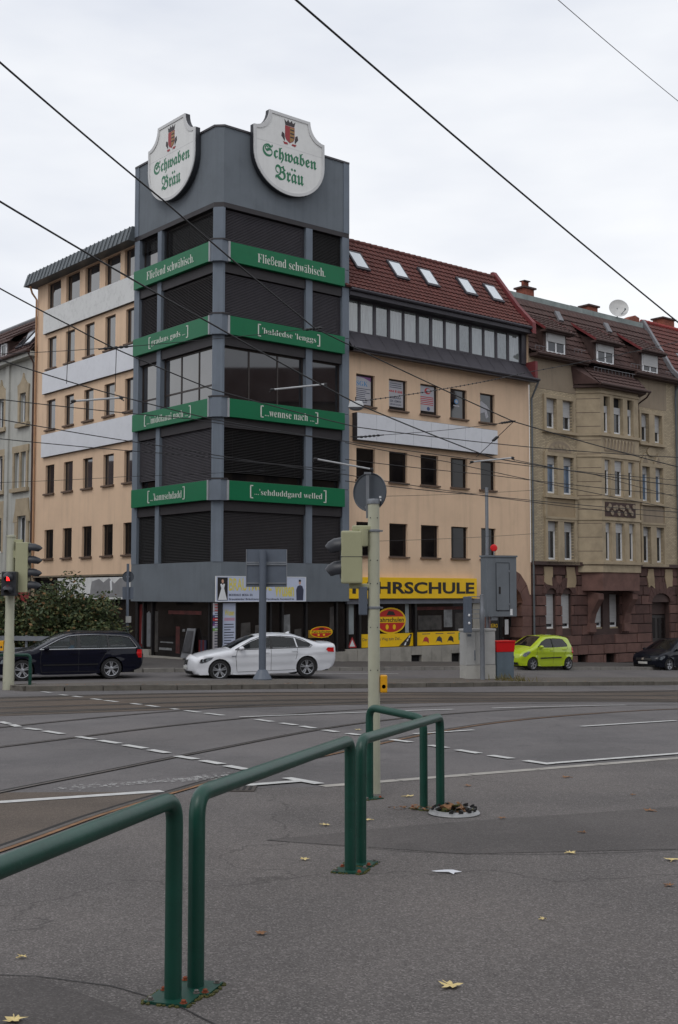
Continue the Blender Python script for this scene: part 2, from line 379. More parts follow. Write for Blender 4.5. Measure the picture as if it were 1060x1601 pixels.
# painted markings
ROW1 = [((-5.92, 20.74), (-5.59, 20.18)), ((-5.55, 20.12), (-5.27, 19.6)), ((-5.14, 19.4), (-4.75, 18.99)), ((-4.69, 18.85), (-4.2, 18.23)), ((-3.94, 17.85), (-3.54, 17.35)), ((-3.49, 17.25), (-3.05, 16.7)), ((-3.0, 16.57), (-2.57, 16.0)), ((-2.54, 15.9), (-2.19, 15.42)), ((-2.08, 15.12), (-1.73, 14.68)), ((-1.69, 14.6), (-1.36, 14.15)), ((-1.34, 14.05), (-1.03, 13.61))]
ROW2 = [((-7.75, 30.91), (-7.34, 30.31)), ((-6.94, 29.5), (-6.65, 29.1)), ((-6.49, 28.86), (-6.1, 28.32)), ((-5.8, 27.8), (-5.43, 27.25)), ((-5.37, 27.15), (-4.91, 26.5)), ((-4.56, 26.05), (-4.24, 25.55)), ((-4.13, 25.4), (-3.74, 24.8)), ((-3.43, 24.3), (-3.24, 23.95)), ((-3.09, 23.75), (-2.66, 23.05)), ((-2.6, 22.95), (-2.11, 22.2)), ((-1.49, 21.27), (-1.12, 20.66)), ((-1.02, 20.46), (-0.68, 19.92)), ((-0.64, 19.8), (-0.37, 19.28)), ((-0.26, 19.04), (0.0, 18.57)), ((0.12, 18.4), (0.34, 18.05)), ((0.75, 17.39), (1.06, 16.88)), ((1.24, 16.53), (1.49, 16.08)), ((1.56, 15.9), (1.85, 15.35)), ((1.91, 15.2), (2.18, 14.75)), ((2.26, 14.6), (2.55, 14.11))]
mk = thing('crossing_line', 'dashed white line from the left edge to the foreground barrier', 'road marking', (-3, 17, gz(-3, 17)))
for a, b in ROW1:
    a, b = tuple(Vector(a).lerp(Vector(b), .06)), tuple(Vector(a).lerp(Vector(b), .9)); part('dash', ribbon([a, b], .13, .0135), M_PAINT, mk)
mk = thing('crossing_line', 'dashed white line from the island across the rails to the right pavement edge', 'road marking', (-2, 22, gz(-2, 22)))
for a, b in ROW2:
    a, b = tuple(Vector(a).lerp(Vector(b), .06)), tuple(Vector(a).lerp(Vector(b), .88)); part('dash', ribbon([a, b], .13, .0135), M_PAINT, mk)
for a, b, w, lab in (((-1.82, 21.85), (2.35, 24.45), .12, 'long thin white lane line left of the beige pole'), ((3.23, 24.99), (6.59, 27.3), .12, 'white lane line right of the pole beside the brown track bed'),
                     ((4.02, 19.7), (5.95, 21.0), .12, 'short white lane line at the right edge of the road'), ((1.15, 18.3), (2.15, 19.0), .11, 'short white lane line behind the right barrier post'),
                     ((2.5, 14.25), (9.0, 18.2), .12, 'bright solid white line beside the right pavement edge'), ((-3.9, 10.66), (-1.75, 11.82), .15, 'thick white stop line on the left by the curved rail'),
                     ((-.97, 12.26), (-.4, 12.62), .14, 'short white bar left of the pole behind the barrier'), ((-.57, 12.88), (-.2, 12.38), .13, 'slanted short white bar left of the pole')):
    o = part('lane_line', ribbon([a, b], w, .0140), M_PAINT, label=lab, cat='road marking')
# pale flush kerb of the near pavement
M_KERBP = M('kerb_pale', (.33, .31, .28), .85, .15, 4, dirt=.5, dscale=3, bmp=.4, bscale=60)
mk = thing('flush_kerb', 'pale flush kerb stones edging the near pavement', 'kerb', (0, 12.2, gz(0, 12.2)))
mk['kind'] = 'structure'
P = [Vector((-.2, 12.2)), Vector((0, 12.29)), Vector((4.23, 14.88)), Vector((9, 17.75))]; L = 0
d = (P[3] - P[1]).normalized()
for k in range(11):
    a = P[1] + d * (k * .95 - .2); b = a + d * .93
    part('kerb_stone', ribbon([a, b], .16, .0125), M_KERBP, mk)
# raised island + far pavement with kerb stones
def raised(name, poly, kerb_idx, h, top_mat, label, kw=.16, stone=1.0, kmat=M_KERB, root=None):
    t = drape(name, poly, h, top_mat, .6, kind='structure', label=label)
    line = [poly[i] for i in kerb_idx]; P = [Vector(p) for p in dens(smooth_line(line, 5), stone, False)]
    out_pts = []; acc = 0; pts = [Vector(p) for p in smooth_line(line, 6)]
    # resample evenly
    res = [pts[0]]; 
    for p in pts[1:]:
        while (p - res[-1]).length >= stone: res.append(res[-1] + (p - res[-1]).normalized() * stone)
    for a, b in zip(res, res[1:]):
        dv = (b - a).normalized(); n = Vector((-dv.y, dv.x)) * kw / 2; g = dv * .012; a2, b2 = a + g, b - g
        m = MB(); m.hexa([(p.x, p.y, gz(p.x, p.y) - .05) for p in (a2 - n, b2 - n, b2 + n, a2 + n)] + [(p.x, p.y, gz(p.x, p.y) + h + .018 + random.uniform(-.006, .006)) for p in (a2 - n, b2 - n, b2 + n, a2 + n)])
        part('kerb_stone', m, kmat, t)
    return t
ISL = [(-8.75, 31.7), (-8.2, 31.2), (-4.1, 32.6), (-.6, 35.4), (5.9, 40.0), (12.5, 43.6), (34, 57.0), (34, 59.6), (13, 46.2), (5.5, 42.1), (1.0, 39.1), (-2.5, 37.3), (-5, 35.2), (-8.5, 33.0), (-8.9, 32.4)]
A_ISL = asphalt('island_surface', (.115, .104, .092), (.12, .098, .078), .5, .4)
raised('traffic_island', ISL, [13, 14, 0, 1, 2, 3, 4, 5, 6], .12, A_ISL, 'raised island between tram rails and street, with kerb stones', .18, 1.0, M_KERBD)
PAV = [(-60, 62), (-30, 50.5), (-14, 42.6), (-8.5, 41.0), (-6.2, 41.3), (-3, 42.6), (.73, 45.2), (5.13, 48.9), (10.25, 53.0), (15.4, 57.2), (45, 82), (45, 110), (-60, 110)]
raised('far_pavement', PAV, [1, 2, 3, 4, 5, 6, 7, 8, 9, 10], .12, A_FAR, 'pavement along the corner buildings', .15, 1.1)
mkl = part('lane_line', ribbon([(-2, 42.0), (2.2, 43.9)], .1, .02), M_PAINT, label='faint white lane line on the far street behind the pole', cat='road marking')
# ================================================================== corner office building
K = (-4.816, 46.0)
aR, aL = math.radians(50), math.radians(-40)
uR = (math.sin(aR), math.cos(aR)); uL = (math.sin(aL), math.cos(aL))
RF = Fr(K, uR, (uR[1], -uR[0])); LF = Fr(K, uL, (-uL[1], uL[0]))
G_TOWER = M('tower_render', srgb(104, 111, 118), .85, .07, .8, dirt=.22, dscale=1.1, bmp=.25, bscale=30, streak=.25)
G_PIL = M('tower_pilaster', srgb(108, 117, 128), .8, .08, 1.0, dirt=.2, bmp=.2, streak=.3)
G_DARK = M('tower_dark_band', srgb(42, 38, 41), .6, .15, 2)
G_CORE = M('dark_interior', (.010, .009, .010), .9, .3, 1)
G_CAP = M('parapet_cap', srgb(62, 60, 64), .5, .1, 2)
M_BLIND = M('blind_slat', srgb(44, 40, 42), .65, .12, 3, spec=.5)
M_BLIND2 = M('blind_slat_light', srgb(64, 61, 66), .65, .12, 3)
M_BLIND3 = M('blind_slat_dark', srgb(22, 20, 21), .7, .15, 3)
M_FRAME = M('window_frame_brown', srgb(48, 39, 36), .5, .15, 4)
GL_DARK = glassm('glass_dark', (.011, .009, .009), 1.45)
GL_MID = glassm('glass_reflecting', (.013, .012, .013), 1.85)
GL_SKY = glassm('glass_sky_reflecting', (.030, .029, .032), 2.5)
M_BEIGE = M('beige_render', srgb(219, 189, 160), .9, .05, .7, dirt=.14, dscale=.8, bmp=.25, bscale=28, streak=.24)
M_SILL = M('window_sill_brown', srgb(96, 76, 62), .7, .15, 3)
M_PANEL = M('blank_panel', srgb(208, 210, 216), .45, .04, 1.2, dirt=.12, dscale=4)
M_PANELW = M('blank_panel_worn', srgb(208, 209, 208), .6, .05, 1.2, dirt=.4, dscale=3.8)
M_ZINC = M('zinc_seam', srgb(96, 102, 106), .5, .14, 2, metal=.3)
M_SLATE = M('dark_sheet', srgb(58, 55, 62), .55, .14, 1.5, metal=.1, streak=.3)
M_ROOFR = M('roof_tile_red', srgb(92, 49, 43), .8, .3, 5, dirt=.5, dscale=2.2, bmp=.3)
M_REDMET = M('red_verge', srgb(112, 46, 48), .6, .2, 2, dirt=.4)
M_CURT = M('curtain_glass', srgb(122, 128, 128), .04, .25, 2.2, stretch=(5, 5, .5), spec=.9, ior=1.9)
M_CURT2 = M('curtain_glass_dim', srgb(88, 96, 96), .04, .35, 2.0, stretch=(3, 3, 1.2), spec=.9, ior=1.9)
M_SKYL = M('skylight_glass', srgb(200, 208, 214), .05, .05, 2, spec=.9, ior=1.8)
M_CONC = M('base_slab_grey', srgb(150, 146, 138), .85, .12, 2, dirt=.5, dscale=1.5, bmp=.2)
M_STONE = M('red_sandstone', srgb(106, 78, 71), .9, .22, 2.2, dirt=.4, dscale=1.4, bmp=.5, bscale=25)

OB = thing('office_building', 'grey corner tower with blinds and two beige wings', 'building', RF(0, 0, -1.0))
def wall(fr, s0, s1, z0, z1, o, ops, depth, mat, parent, name='wall', extra=None, smin=0):
    """wall face with real openings and reveals"""
    S = sorted({s0, s1} | {x for p in ops for x in p[:2] if s0 < x < s1}); Z = sorted({z0, z1} | {x for p in ops for x in p[2:4] if z0 < x < z1})
    m = MB()
    for a, b in zip(S, S[1:]):
        for c, d in zip(Z, Z[1:]):
            cs, cz = (a + b) / 2, (c + d) / 2
            if any(p[0] < cs < p[1] and p[2] < cz < p[3] for p in ops): continue
            m.add([fr(a, o, c), fr(b, o, c), fr(b, o, d), fr(a, o, d)], [(0, 1, 2, 3)])
    for (a, b, c, d) in ops:
        e = o - depth
        m.add([fr(a, o, c), fr(a, e, c), fr(a, e, d), fr(a, o, d)], [(0, 1, 2, 3)]); m.add([fr(b, o, c), fr(b, e, c), fr(b, e, d), fr(b, o, d)], [(0, 1, 2, 3)])
        m.add([fr(a, o, c), fr(b, o, c), fr(b, e, c), fr(a, e, c)], [(0, 1, 2, 3)]); m.add([fr(a, o, d), fr(b, o, d), fr(b, e, d), fr(a, e, d)], [(0, 1, 2, 3)])
    if extra: extra(m)
    return part(name, m, mat, parent)
def frame_mb(fr, w, h, t, d, mull=(), trans=()):
    m = MB()
    m.fbox(fr, 0, t, 0, d, 0, h).fbox(fr, w - t, w, 0, d, 0, h).fbox(fr, t, w - t, 0, d, 0, t).fbox(fr, t, w - t, 0, d, h - t, h)
    for x in mull: m.fbox(fr, x - t / 2, x + t / 2, 0, d * .9, t, h - t)
    for z in trans: m.fbox(fr, t, w - t, 0, d * .85, z - t / 2, z + t / 2)
    return m
class F0(Fr):
    def __init__(s, fr): super().__init__((0, 0), fr.u, fr.n)
def window(fr, fid, s, z, w, h, o, parent, fmat, gmat, t=.06, mull=(), trans=(), sill=None, label=None, name='window'):
    """window > pane, sill ; o = plane of the glass"""
    f0 = F0(fr)
    win = shared((fid, 'fr', round(w, 2), round(h, 2), t, tuple(mull), tuple(trans), fmat.name), name, lambda: frame_mb(f0, w, h, t, .06, mull, trans), fmat, fr(s, o, z), parent)
    xs_ = [t * .5] + list(mull) + [w - t * .5]; zs_ = [t * .5] + list(trans) + [h - t * .5]
    for a, b in zip(xs_, xs_[1:]):
        for c, d in zip(zs_, zs_[1:]):
            g = gmat if not isinstance(gmat, list) else random.choice(gmat)
            shared((fid, 'pn', round(b - a, 2), round(d - c, 2), g.name), 'pane', lambda: MB().fbox(f0, 0, b - a, .0, .018, 0, d - c), g, fr(s + a, o + .012, z + c), win)
    if sill:
        pr, ov, th, sm = sill
        shared((fid, 'sl', round(w, 2), pr, ov, th), 'sill', lambda: MB().fbox(f0, -ov, w + ov, -.02, pr, -th, 0.01), sm, fr(s, o + .03, z), win)
    return win
# --- tower
def fp(o, sr=6.85, sl_=6.5, ch=.26):
    b = RF(sr, 0, 0) + LF.d(sl_, 0, 0)
    pts = [RF(ch, o, 0), RF(sr, o, 0), b, LF(sl_, o, 0), LF(ch, o, 0)]
    return [(p.x, p.y) for p in pts]
part('tower_core', MB().prism(fp(-.34, ch=.02), -1.6, 17.35), G_CORE, OB)
part('parapet', MB().prism(fp(0), 17.4, 20.5), G_TOWER, OB)
part('parapet_cap', MB().prism(fp(.05), 20.5, 20.58), G_CAP, OB)
# raised border strips of the parapet
for fr, e in ((RF, 6.85), (LF, 6.5)):
    part('parapet_edge', MB().fbox(fr, e - .32, e, 0, .035, 17.4, 20.5), G_PIL, OB)
FLO = [(3.0, 5.02, 6.2), (6.2, 8.33, 9.46), (9.46, 11.62, 12.78), (12.78, 14.58, 15.78), (15.78, 17.2, 17.4)]
for z0, z1, zn in FLO:
    part('spandrel', MB().prism(fp(-.03 if zn < 17 else .02), z1, zn if zn < 17.3 else 17.398), G_DARK, OB)
part('base_band', MB().prism(fp(0), 1.42, 3.0), G_TOWER, OB)
for z0, z1, zn in FLO:
    zt = zn - .02 if zn < 17 else 17.2
    for fr, a, b in ((RF, 4.47, 4.81), (RF, 6.47, 6.85), (LF, 4.26, 4.57), (LF, 6.08, 6.5)):
        part('pilaster', MB().fbox(fr, a, b, -.34, .012, z0 + .002, zt), G_PIL, OB)
    pts = [RF(.34, .012, 0), RF(.34, -.34, 0), LF(.34, -.34, 0), LF(.34, .012, 0), LF(.24, .012, 0), RF(.24, .012, 0)]
    part('corner_column', MB().prism([(p.x, p.y) for p in pts], z0 + .002, zt), G_PIL, OB)
SIGN_Z = [(5.43, 6.2), (8.73, 9.46), (12.03, 12.78), (14.98, 15.78)]
for a, b in SIGN_Z:
    pts = [RF(.38, -.02, 0), RF(.38, .16, 0), RF(.10, .16, 0), LF(.10, .16, 0), LF(.29, .16, 0), LF(.29, -.02, 0)]
    part('corner_collar', MB().prism([(p.x, p.y) for p in pts], a - .02, b + .03), G_PIL, OB)
    pts = [RF(.42, -.02, 0), RF(.42, .2, 0), RF(.12, .2, 0), LF(.12, .2, 0), LF(.33, .2, 0), LF(.33, -.02, 0)]
    part('collar_trim', MB().prism([(p.x, p.y) for p in pts], b + .03, b + .09), G_DARK, OB)
def blind(fr, fid, s0, s1, z0, z1, mat, tilt, parent, o=-.12):
    f0 = F0(fr); w = s1 - s0; h = z1 - z0
    def fn():
        m = MB(); z = 0.02; k = 0
        while z < h - .03:
            d = .042; dz = tilt * .75
            m.hexa([f0(0.02, -d / 2, z + dz), f0(w - .02, -d / 2, z + dz), f0(w - .02, d / 2, z - dz), f0(.02, d / 2, z - dz), f0(0.02, -d / 2, z + dz + .006), f0(w - .02, -d / 2, z + dz + .006), f0(w - .02, d / 2, z - dz + .006), f0(.02, d / 2, z - dz + .006)])
            z += .063
        for x in (.12 * w, .5 * w, .88 * w): m.fbox(f0, x - .006, x + .006, -.004, .004, 0, h)
        return m
    bl = shared((fid, 'bl', round(w, 2), round(h, 2), mat.name, tilt), 'blind', fn, mat, fr(s0, o, z0), parent, kind='stuff')
    return bl
BAYS_R = [(.34, 4.47), (4.81, 6.47)]; BAYS_L = [(.34, 4.26), (4.57, 6.08)]
for fi, (z0, z1, zn) in enumerate(FLO):
    for fr, fid, bays in ((RF, 'R', BAYS_R), (LF, 'L', BAYS_L)):
        for bi, (a, b) in enumerate(bays):
            wide = bi == 0; w = b - a
            if fi == 2:
                if fid == 'R': mu = (1.35, 2.8) if wide else (); tr = ()
                else: mu = (1.28, 2.6) if wide else (); tr = (.62,)
                window(fr, fid, a, z0, w, z1 - z0, -.26, OB, M_FRAME, GL_MID if fid == 'R' else GL_SKY, .07, mu, tr)
                continue
            window(fr, fid, a, z0, w, z1 - z0, -.30, OB, M_FRAME, GL_SKY if (fi == 4 and fid == 'L') else GL_DARK, .06)
            mat, tilt, zb = M_BLIND, .036, z0
            if fi == 0: mat = M_BLIND3 if (fid == 'L') else M_BLIND; tilt = .030 if fid == 'L' else .036
            if fi == 1: mat = (M_BLIND2 if fid == 'L' else M_BLIND3); tilt = .036 if fid == 'L' else .022; zb = z0 + (.35 if (fid == 'R' or not wide) else .0)
            if fi == 3: mat = M_BLIND2 if fid == 'R' else M_BLIND; tilt = .038 if fid == 'R' else .032
            if fi == 4: mat = M_BLIND2 if (fid == 'R' and wide) else M_BLIND3; tilt = .038 if fid == 'R' else .02; zb = z0 + (.8 if (fid == 'L' and not wide) else 0)
            blind(fr, fid, a, b, zb, z1, mat, tilt, OB)
# --- tower ground floor
M_BLACK = M('shop_frame_black', (.012, .011, .012), .4, .3, 3)
GL_SHOP = glassm('glass_shop', (.012, .010, .010), 1.5)
for s in (1.12 + .0, 2.85, 3.45, 4.7, 6.36): part('mullion', MB().fbox(RF, s - .05, s + .05, -.34, -.2, -.72, 1.42), M_BLACK, OB)
for a, b in ((1.17, 2.8), (2.9, 3.4), (3.5, 4.65), (4.75, 6.31), (6.41, 6.85)):
    part('shop_pane', MB().fbox(RF, a, b, -.30, -.285, -.72, 1.42), GL_SHOP, OB)
part('plinth', MB().fbox(RF, .9, 6.85, -.34, -.12, -1.7, -.72), M_CONC, OB)
for s in (.75, 5.1, 5.8, 6.3): part('mullion', MB().fbox(LF, s - .06, s + .06, -.34, -.2, -1.0, 1.42), M_BLACK, OB)
for a, b in ((.81, 5.04), (5.16, 5.74), (5.86, 6.24)): part('shop_pane', MB().fbox(LF, a, b, -.30, -.285, -.95 if a < 1 else -.6, 1.42), GL_SHOP, OB)
part('plinth', MB().fbox(LF, 5.1, 6.5, -.34, -.08, -1.6, -.62), M_CONC, OB)
part('doorstep', MB().fbox(LF, .2, 5.08, -.34, -.02, -1.6, -.86), M_CONC, OB)
part('shop_soffit', MB().prism(fp(-.04), 1.395, 1.417), G_DARK, OB)
# --- right wing
W_C = [(7.48, 8.57), (9.42, 10.53), (11.37, 12.5), (13.32, 14.43), (15.28, 16.37)]; W_R = [(3.38, 4.87), (6.70, 8.10), (9.97, 11.38)]
ops = [(a, b, c, d) for a, b in W_C for c, d in W_R] + [(7.0, 14.7, -.62, 1.4)]
def side_r(m):
    b = RF(18.9, -9, 0); 
    m.add([RF(18.9, -.25, -2.4), RF(18.9, -9, -2.4), RF(18.9, -9, 15.0), RF(18.9, -2.4, 18.0), RF(18.9, -.25, 15.0)], [(0, 1, 2, 3, 4)])
wall(RF, 6.85, 15.35, 1.4, 12.35, -.25, [p for p in ops if p[1] < 15 and p[2] > 0], .2, M_BEIGE, OB, 'beige_wall')
wall(RF, 15.35, 18.9, 1.4, 12.35, -.25, [(15.28, 16.37, c, d) for c, d in W_R] + [(16.3, 18.22, 1.3, 2.3)], .2, M_BEIGE, OB, 'beige_wall', side_r)
for ci, (a, b) in enumerate(W_C):
    for ri, (c, d) in enumerate(W_R):
        window(RF, 'R', a, c, b - a, d - c, -.43, OB, M_FRAME, GL_DARK if ri < 2 else GL_MID, .055, sill=(.26, .06, .06, M_SILL))
# ground floor of the right wing: shop glazing on a slab base
part('shop_lintel', MB().fbox(RF, 6.87, 15.2, -.4, -.16, 1.30, 1.50), M('lintel_grey', srgb(108, 110, 118), .7), OB)
for s in (7.0, 7.72, 11.06, 14.66): part('mullion', MB().fbox(RF, s - .06, s + .06, -.45, -.27, -.62, 1.3), M_BLACK, OB)
for a, b in ((7.06, 7.66), (7.78, 11.0), (11.12, 14.6)): part('shop_pane', MB().fbox(RF, a, b, -.42, -.40, -.62, 1.3), GL_SHOP, OB)
part('shop_back', MB().fbox(RF, 6.9, 14.7, -.7, -.47, -.7, 1.4), G_CORE, OB)
for k in range(13):
    a = 6.87 + k * .64
    vents = [(8.35, 9.1), (10.65, 11.45), (13.05, 13.85)]
    part('base_slab', MB().fbox(RF, a + .006, a + .634, -.5, -.22 + random.uniform(-.006, .006), -1.0 if any(x < a + .32 < y for x, y in vents) else -2.2, -.63), M_CONC, OB)
part('base_backing', MB().fbox(RF, 6.87, 15.3, -.8, -.42, -2.4, -.66), G_CORE, OB)
part('pier', MB().fbox(RF, 14.72, 15.34, -.6, -.23, -2.2, 1.30), M_CONC, OB)
# red sandstone doorway left of the neighbour
part('doorway_back', MB().fbox(RF, 15.9, 18.6, -1.1, -.95, -2.2, 3.2), G_CORE, OB)
for k in range(8):
    z = -2.0 + k * .53
    part('stone_block', MB().fbox(RF, 15.36, 15.9 + (.1 if k % 2 else 0), -.95, -.19, z + .01, z + .52), M_STONE, OB)
    if k < 7: part('stone_block', MB().fbox(RF, 18.2 - (.1 if k % 2 else 0), 18.86, -.95, -.19, z + .01, z + .52), M_STONE, OB)
cx, cz, r0, r1 = 17.1, 1.15, 1.12, 1.72
for k in range(7):
    a0 = math.radians(12 + k * 22.3 + .6); a1 = math.radians(12 + (k + 1) * 22.3 - .6)
    part('arch_stone', MB().fprism(RF, [(cx + r0 * math.cos(a0), cz + r0 * .95 * math.sin(a0)), (cx + r1 * math.cos(a0), cz + r1 * 1.08 * math.sin(a0)), (cx + r1 * math.cos(a1), cz + r1 * 1.08 * math.sin(a1)), (cx + r0 * math.cos(a1), cz + r0 * .95 * math.sin(a1))], -.9, -.185), M_STONE, OB)
dr = part('door', MB().fbox(RF, 17.25, 17.95, -.9, -.84, -1.9, .75), M_BLACK, OB)
part('pane', MB().fbox(RF, 17.33, 17.87, -.838, -.82, -.55, .65), GL_SHOP, dr)
part('door', MB().fbox(RF, 16.45, 17.2, -.9, -.84, -1.9, .75), M_BLACK, OB)
# sheet-metal apron, glazed attic band, roof
m = MB(); m.add([RF(6.87, .28, 12.33), RF(19.0, .28, 12.33), RF(19.0, -.42, 13.2), RF(6.87, -.42, 13.2), RF(6.87, .28, 12.22), RF(19.0, .28, 12.22), RF(19.0, -.26, 12.30), RF(6.87, -.26, 12.30)], [(0, 1, 2, 3), (0, 1, 5, 4), (4, 5, 6, 7), (1, 2, 6, 5)])
ap = part('apron_roof', m, M_SLATE, OB)
for k in range(14):
    s = 7.2 + k * .88
    part('seam', MB().add([RF(s, .29, 12.335), RF(s + .03, .29, 12.335), RF(s + .03, -.41, 13.205), RF(s, -.41, 13.205), RF(s, .27, 12.36), RF(s + .03, .27, 12.36), RF(s + .03, -.43, 13.225), RF(s, -.43, 13.225)], [(0, 1, 5, 4), (4, 5, 6, 7), (0, 4, 7, 3), (1, 2, 6, 5)]), M_SLATE, ap)
part('gutter', MB().tube([RF(6.87, .33, 12.36), RF(19.05, .33, 12.36)], .07, 8), M_SLATE, OB)
s = 6.95; k = 0
wd_ = 11.55 / 13
for k in range(13):
    window(RF, 'Ra', s + k * wd_, 13.2, wd_, 1.52, -.50, OB, M_SLATE, [M_CURT, M_CURT, M_CURT2, GL_SKY][(k * 5 + k // 3) % 4], .10 if k % 3 == 2 else .075)
part('attic_backing', MB().fbox(RF, 6.4, 18.8, -4.5, -.62, 12.2, 14.9), G_CORE, OB)
part('attic_side', MB().fbox(RF, 18.52, 18.86, -.5, -.36, 13.2, 14.72), M_SLATE, OB)
part('eave_fascia', MB().fbox(RF, 6.87, 18.85, -.52, .06, 14.72, 15.0), M_SLATE, OB)
part('gutter', MB().tube([RF(6.87, .12, 14.98), RF(18.9, .12, 14.98)], .08, 8), M_SLATE, OB)
def tiled(fr, prof, s0, s1, tw, rowh, mat, parent, name='roof_tiles', amp=.045, slope_s=(0, 0)):
    """pantile field over a profile of (o, z) points, eave to ridge; real relief, joined"""
    P = [Vector(p) for p in prof]; L = [(b - a).length for a, b in zip(P, P[1:])]; T = sum(L); nr = int(T / rowh); m = MB(); nx = int((s1 - s0) / tw) * 4
    def pt(d):
        for a, b, l in zip(P, P[1:], L):
            if d <= l + 1e-6: t = (b - a) / l; return a + t * d, Vector((-t.y, t.x)) * (1 if t.x < 0 else 1)
            d -= l
        t = (P[-1] - P[-2]).normalized(); return P[-1], Vector((-t.y, t.x))
    wv = [0, .75, 1, .55]
    for r in range(nr):
        rows = []
        for d, lift in ((r * rowh, .065), ((r + 1) * rowh + .02, .012)):
            p, n = pt(min(d, T)); n = n if n.y > 0 else -n
            f = d / T; a = s0 + slope_s[0] * f; b = s1 + slope_s[1] * f
            row = []
            for i in range(nx + 1):
                h = lift + amp * wv[i % 4]
                q_ = p + n * h; row.append(fr(a + (b - a) * i / nx, q_.x, q_.y))
            rows.append(row)
        p, n = pt(r * rowh); n = n if n.y > 0 else -n
        base = [fr(s0 + slope_s[0] * r * rowh / T + ((s1 + slope_s[1] * r * rowh / T) - (s0 + slope_s[0] * r * rowh / T)) * i / nx, p.x, p.y) for i in range(nx + 1)]
        k = nx + 1
        m.add(base + rows[0] + rows[1], [(i, i + 1, k + i + 1, k + i) for i in range(nx)] + [(k + i, k + i + 1, 2 * k + i + 1, 2 * k + i) for i in range(nx)])
    return part(name, m, mat, parent, kind='stuff')
tiled(RF, [(.1, 15.02), (-.85, 15.98), (-2.4, 18.02)], 6.6, 18.72, .27, .32, M_ROOFR, OB)
part('roof_deck', MB().add([RF(6.5, .08, 15.0), RF(18.75, .08, 15.0), RF(18.75, -.85, 15.95), RF(6.5, -.85, 15.95), RF(18.75, -2.4, 18.0), RF(6.5, -2.4, 18.0), RF(6.5, -6, 15.2), RF(18.75, -6, 15.2)], [(0, 1, 2, 3), (3, 2, 4, 5), (5, 4, 7, 6)]), M_SLATE, OB)
for k in range(34): part('ridge_tile', MB().tube([RF(6.6 + k * .36, -2.4, 18.05), RF(6.6 + k * .36 + .38, -2.4, 18.07)], [.115, .13], 8), M_ROOFR, OB)
for side in (0,):
    m = MB(); pr = [(.2, 14.7), (.2, 15.25), (-.8, 16.3), (-2.42, 18.35), (-2.6, 18.35), (-2.6, 17.9)]; n = len(pr)
    m.add([RF(18.72, o, z) for o, z in pr] + [RF(18.98, o, z) for o, z in pr], [tuple(range(n)), tuple(range(n, 2 * n))] + [(i, (i + 1) % n, n + (i + 1) % n, n + i) for i in range(n)])
    part('verge', m, M_REDMET, OB)
m = MB(); m.fprism(RF, [(18.84, 12.3), (19.02, 12.3), (19.02, 13.3), (18.84, 13.3)], -.45, .24); part('verge_foot', m, M_REDMET, OB)
def on_roof(z, lift):         # (o, z) on the upper slope of the red roof
    a, b = Vector((-.85, 15.98)), Vector((-2.4, 18.02)); t = (z - a.y) / (b.y - a.y); n = Vector((2.04, 1.55)).normalized(); p = a.lerp(b, t) + n * lift; return p
for sc_ in (8.55, 11.0, 13.0, 15.62, 17.55):
    a = on_roof(16.25, .05); b = on_roof(17.25, .05); c = on_roof(17.25, .17); d_ = on_roof(16.25, .17)
    def slab(s0, s1, a, b, c, d): return MB().add([RF(s0, a.x, a.y), RF(s1, a.x, a.y), RF(s1, b.x, b.y), RF(s0, b.x, b.y), RF(s0, d.x, d.y), RF(s1, d.x, d.y), RF(s1, c.x, c.y), RF(s0, c.x, c.y)], [(0, 1, 2, 3), (4, 5, 6, 7), (0, 1, 5, 4), (1, 2, 6, 5), (2, 3, 7, 6), (3, 0, 4, 7)])
    sk = part('skylight', slab(sc_ - .42, sc_ + .42, a, b, c, d_), M_SLATE, OB)
    part('pane', slab(sc_ - .33, sc_ + .33, on_roof(16.36, .16), on_roof(17.15, .16), on_roof(17.15, .178), on_roof(16.36, .178)), M_SKYL, sk)
# --- left wing
W_CL = [(6.72, 7.66), (8.60, 9.55), (10.58, 11.51), (12.53, 13.46), (14.45, 15.40)]; W_RL = [(3.45, 4.87), (6.64, 8.06), (9.82, 11.3), (12.86, 14.44)]
TOPL = [(6.62, 7.85), (8.22, 9.62), (10.15, 11.55), (12.1, 13.5), (14.05, 15.48)]
ops = [(a, b, c, d) for a, b in W_CL for c, d in W_RL] + [(a, b, 15.86, 17.2) for a, b in TOPL]
def side_l(m): m.add([LF(16.6, -.25, -2), LF(16.6, -9, -2), LF(16.6, -9, 17.3), LF(16.6, -.25, 17.3)], [(0, 1, 2, 3)])
wall(LF, 6.5, 16.6, 2.6, 17.3, -.25, ops, .2, M_BEIGE, OB, 'beige_wall', side_l)
for a, b in W_CL:
    for ri, (c, d) in enumerate(W_RL):
        g = [GL_DARK, GL_SKY, GL_SKY, GL_SKY][ri]
        if ri == 1 and a > 14: g = GL_MID
        window(LF, 'L', a, c, b - a, d - c, -.42, OB, M_FRAME, g, .06, sill=(.25, .07, .07, M_SILL))
for a, b in TOPL: window(LF, 'L', a, 15.86, b - a, 1.34, -.44, OB, M_FRAME, GL_SKY, .06)
part('top_reveal', MB().fbox(LF, 6.5, 16.5, -.75, -.56, 15.8, 17.3), G_CORE, OB)
m = MB(); pr = [(-.3, 17.26), (.36, 17.26), (.14, 17.92), (-6, 18.0), (-6, 17.3)]; n = len(pr)
m.add([LF(6.52, o, z) for o, z in pr] + [LF(17.0, o, z) for o, z in pr], [tuple(range(n)), tuple(range(n, 2 * n))] + [(i, (i + 1) % n, n + (i + 1) % n, n + i) for i in range(n)])
fa = part('roof_edge', m, M_ZINC, OB)
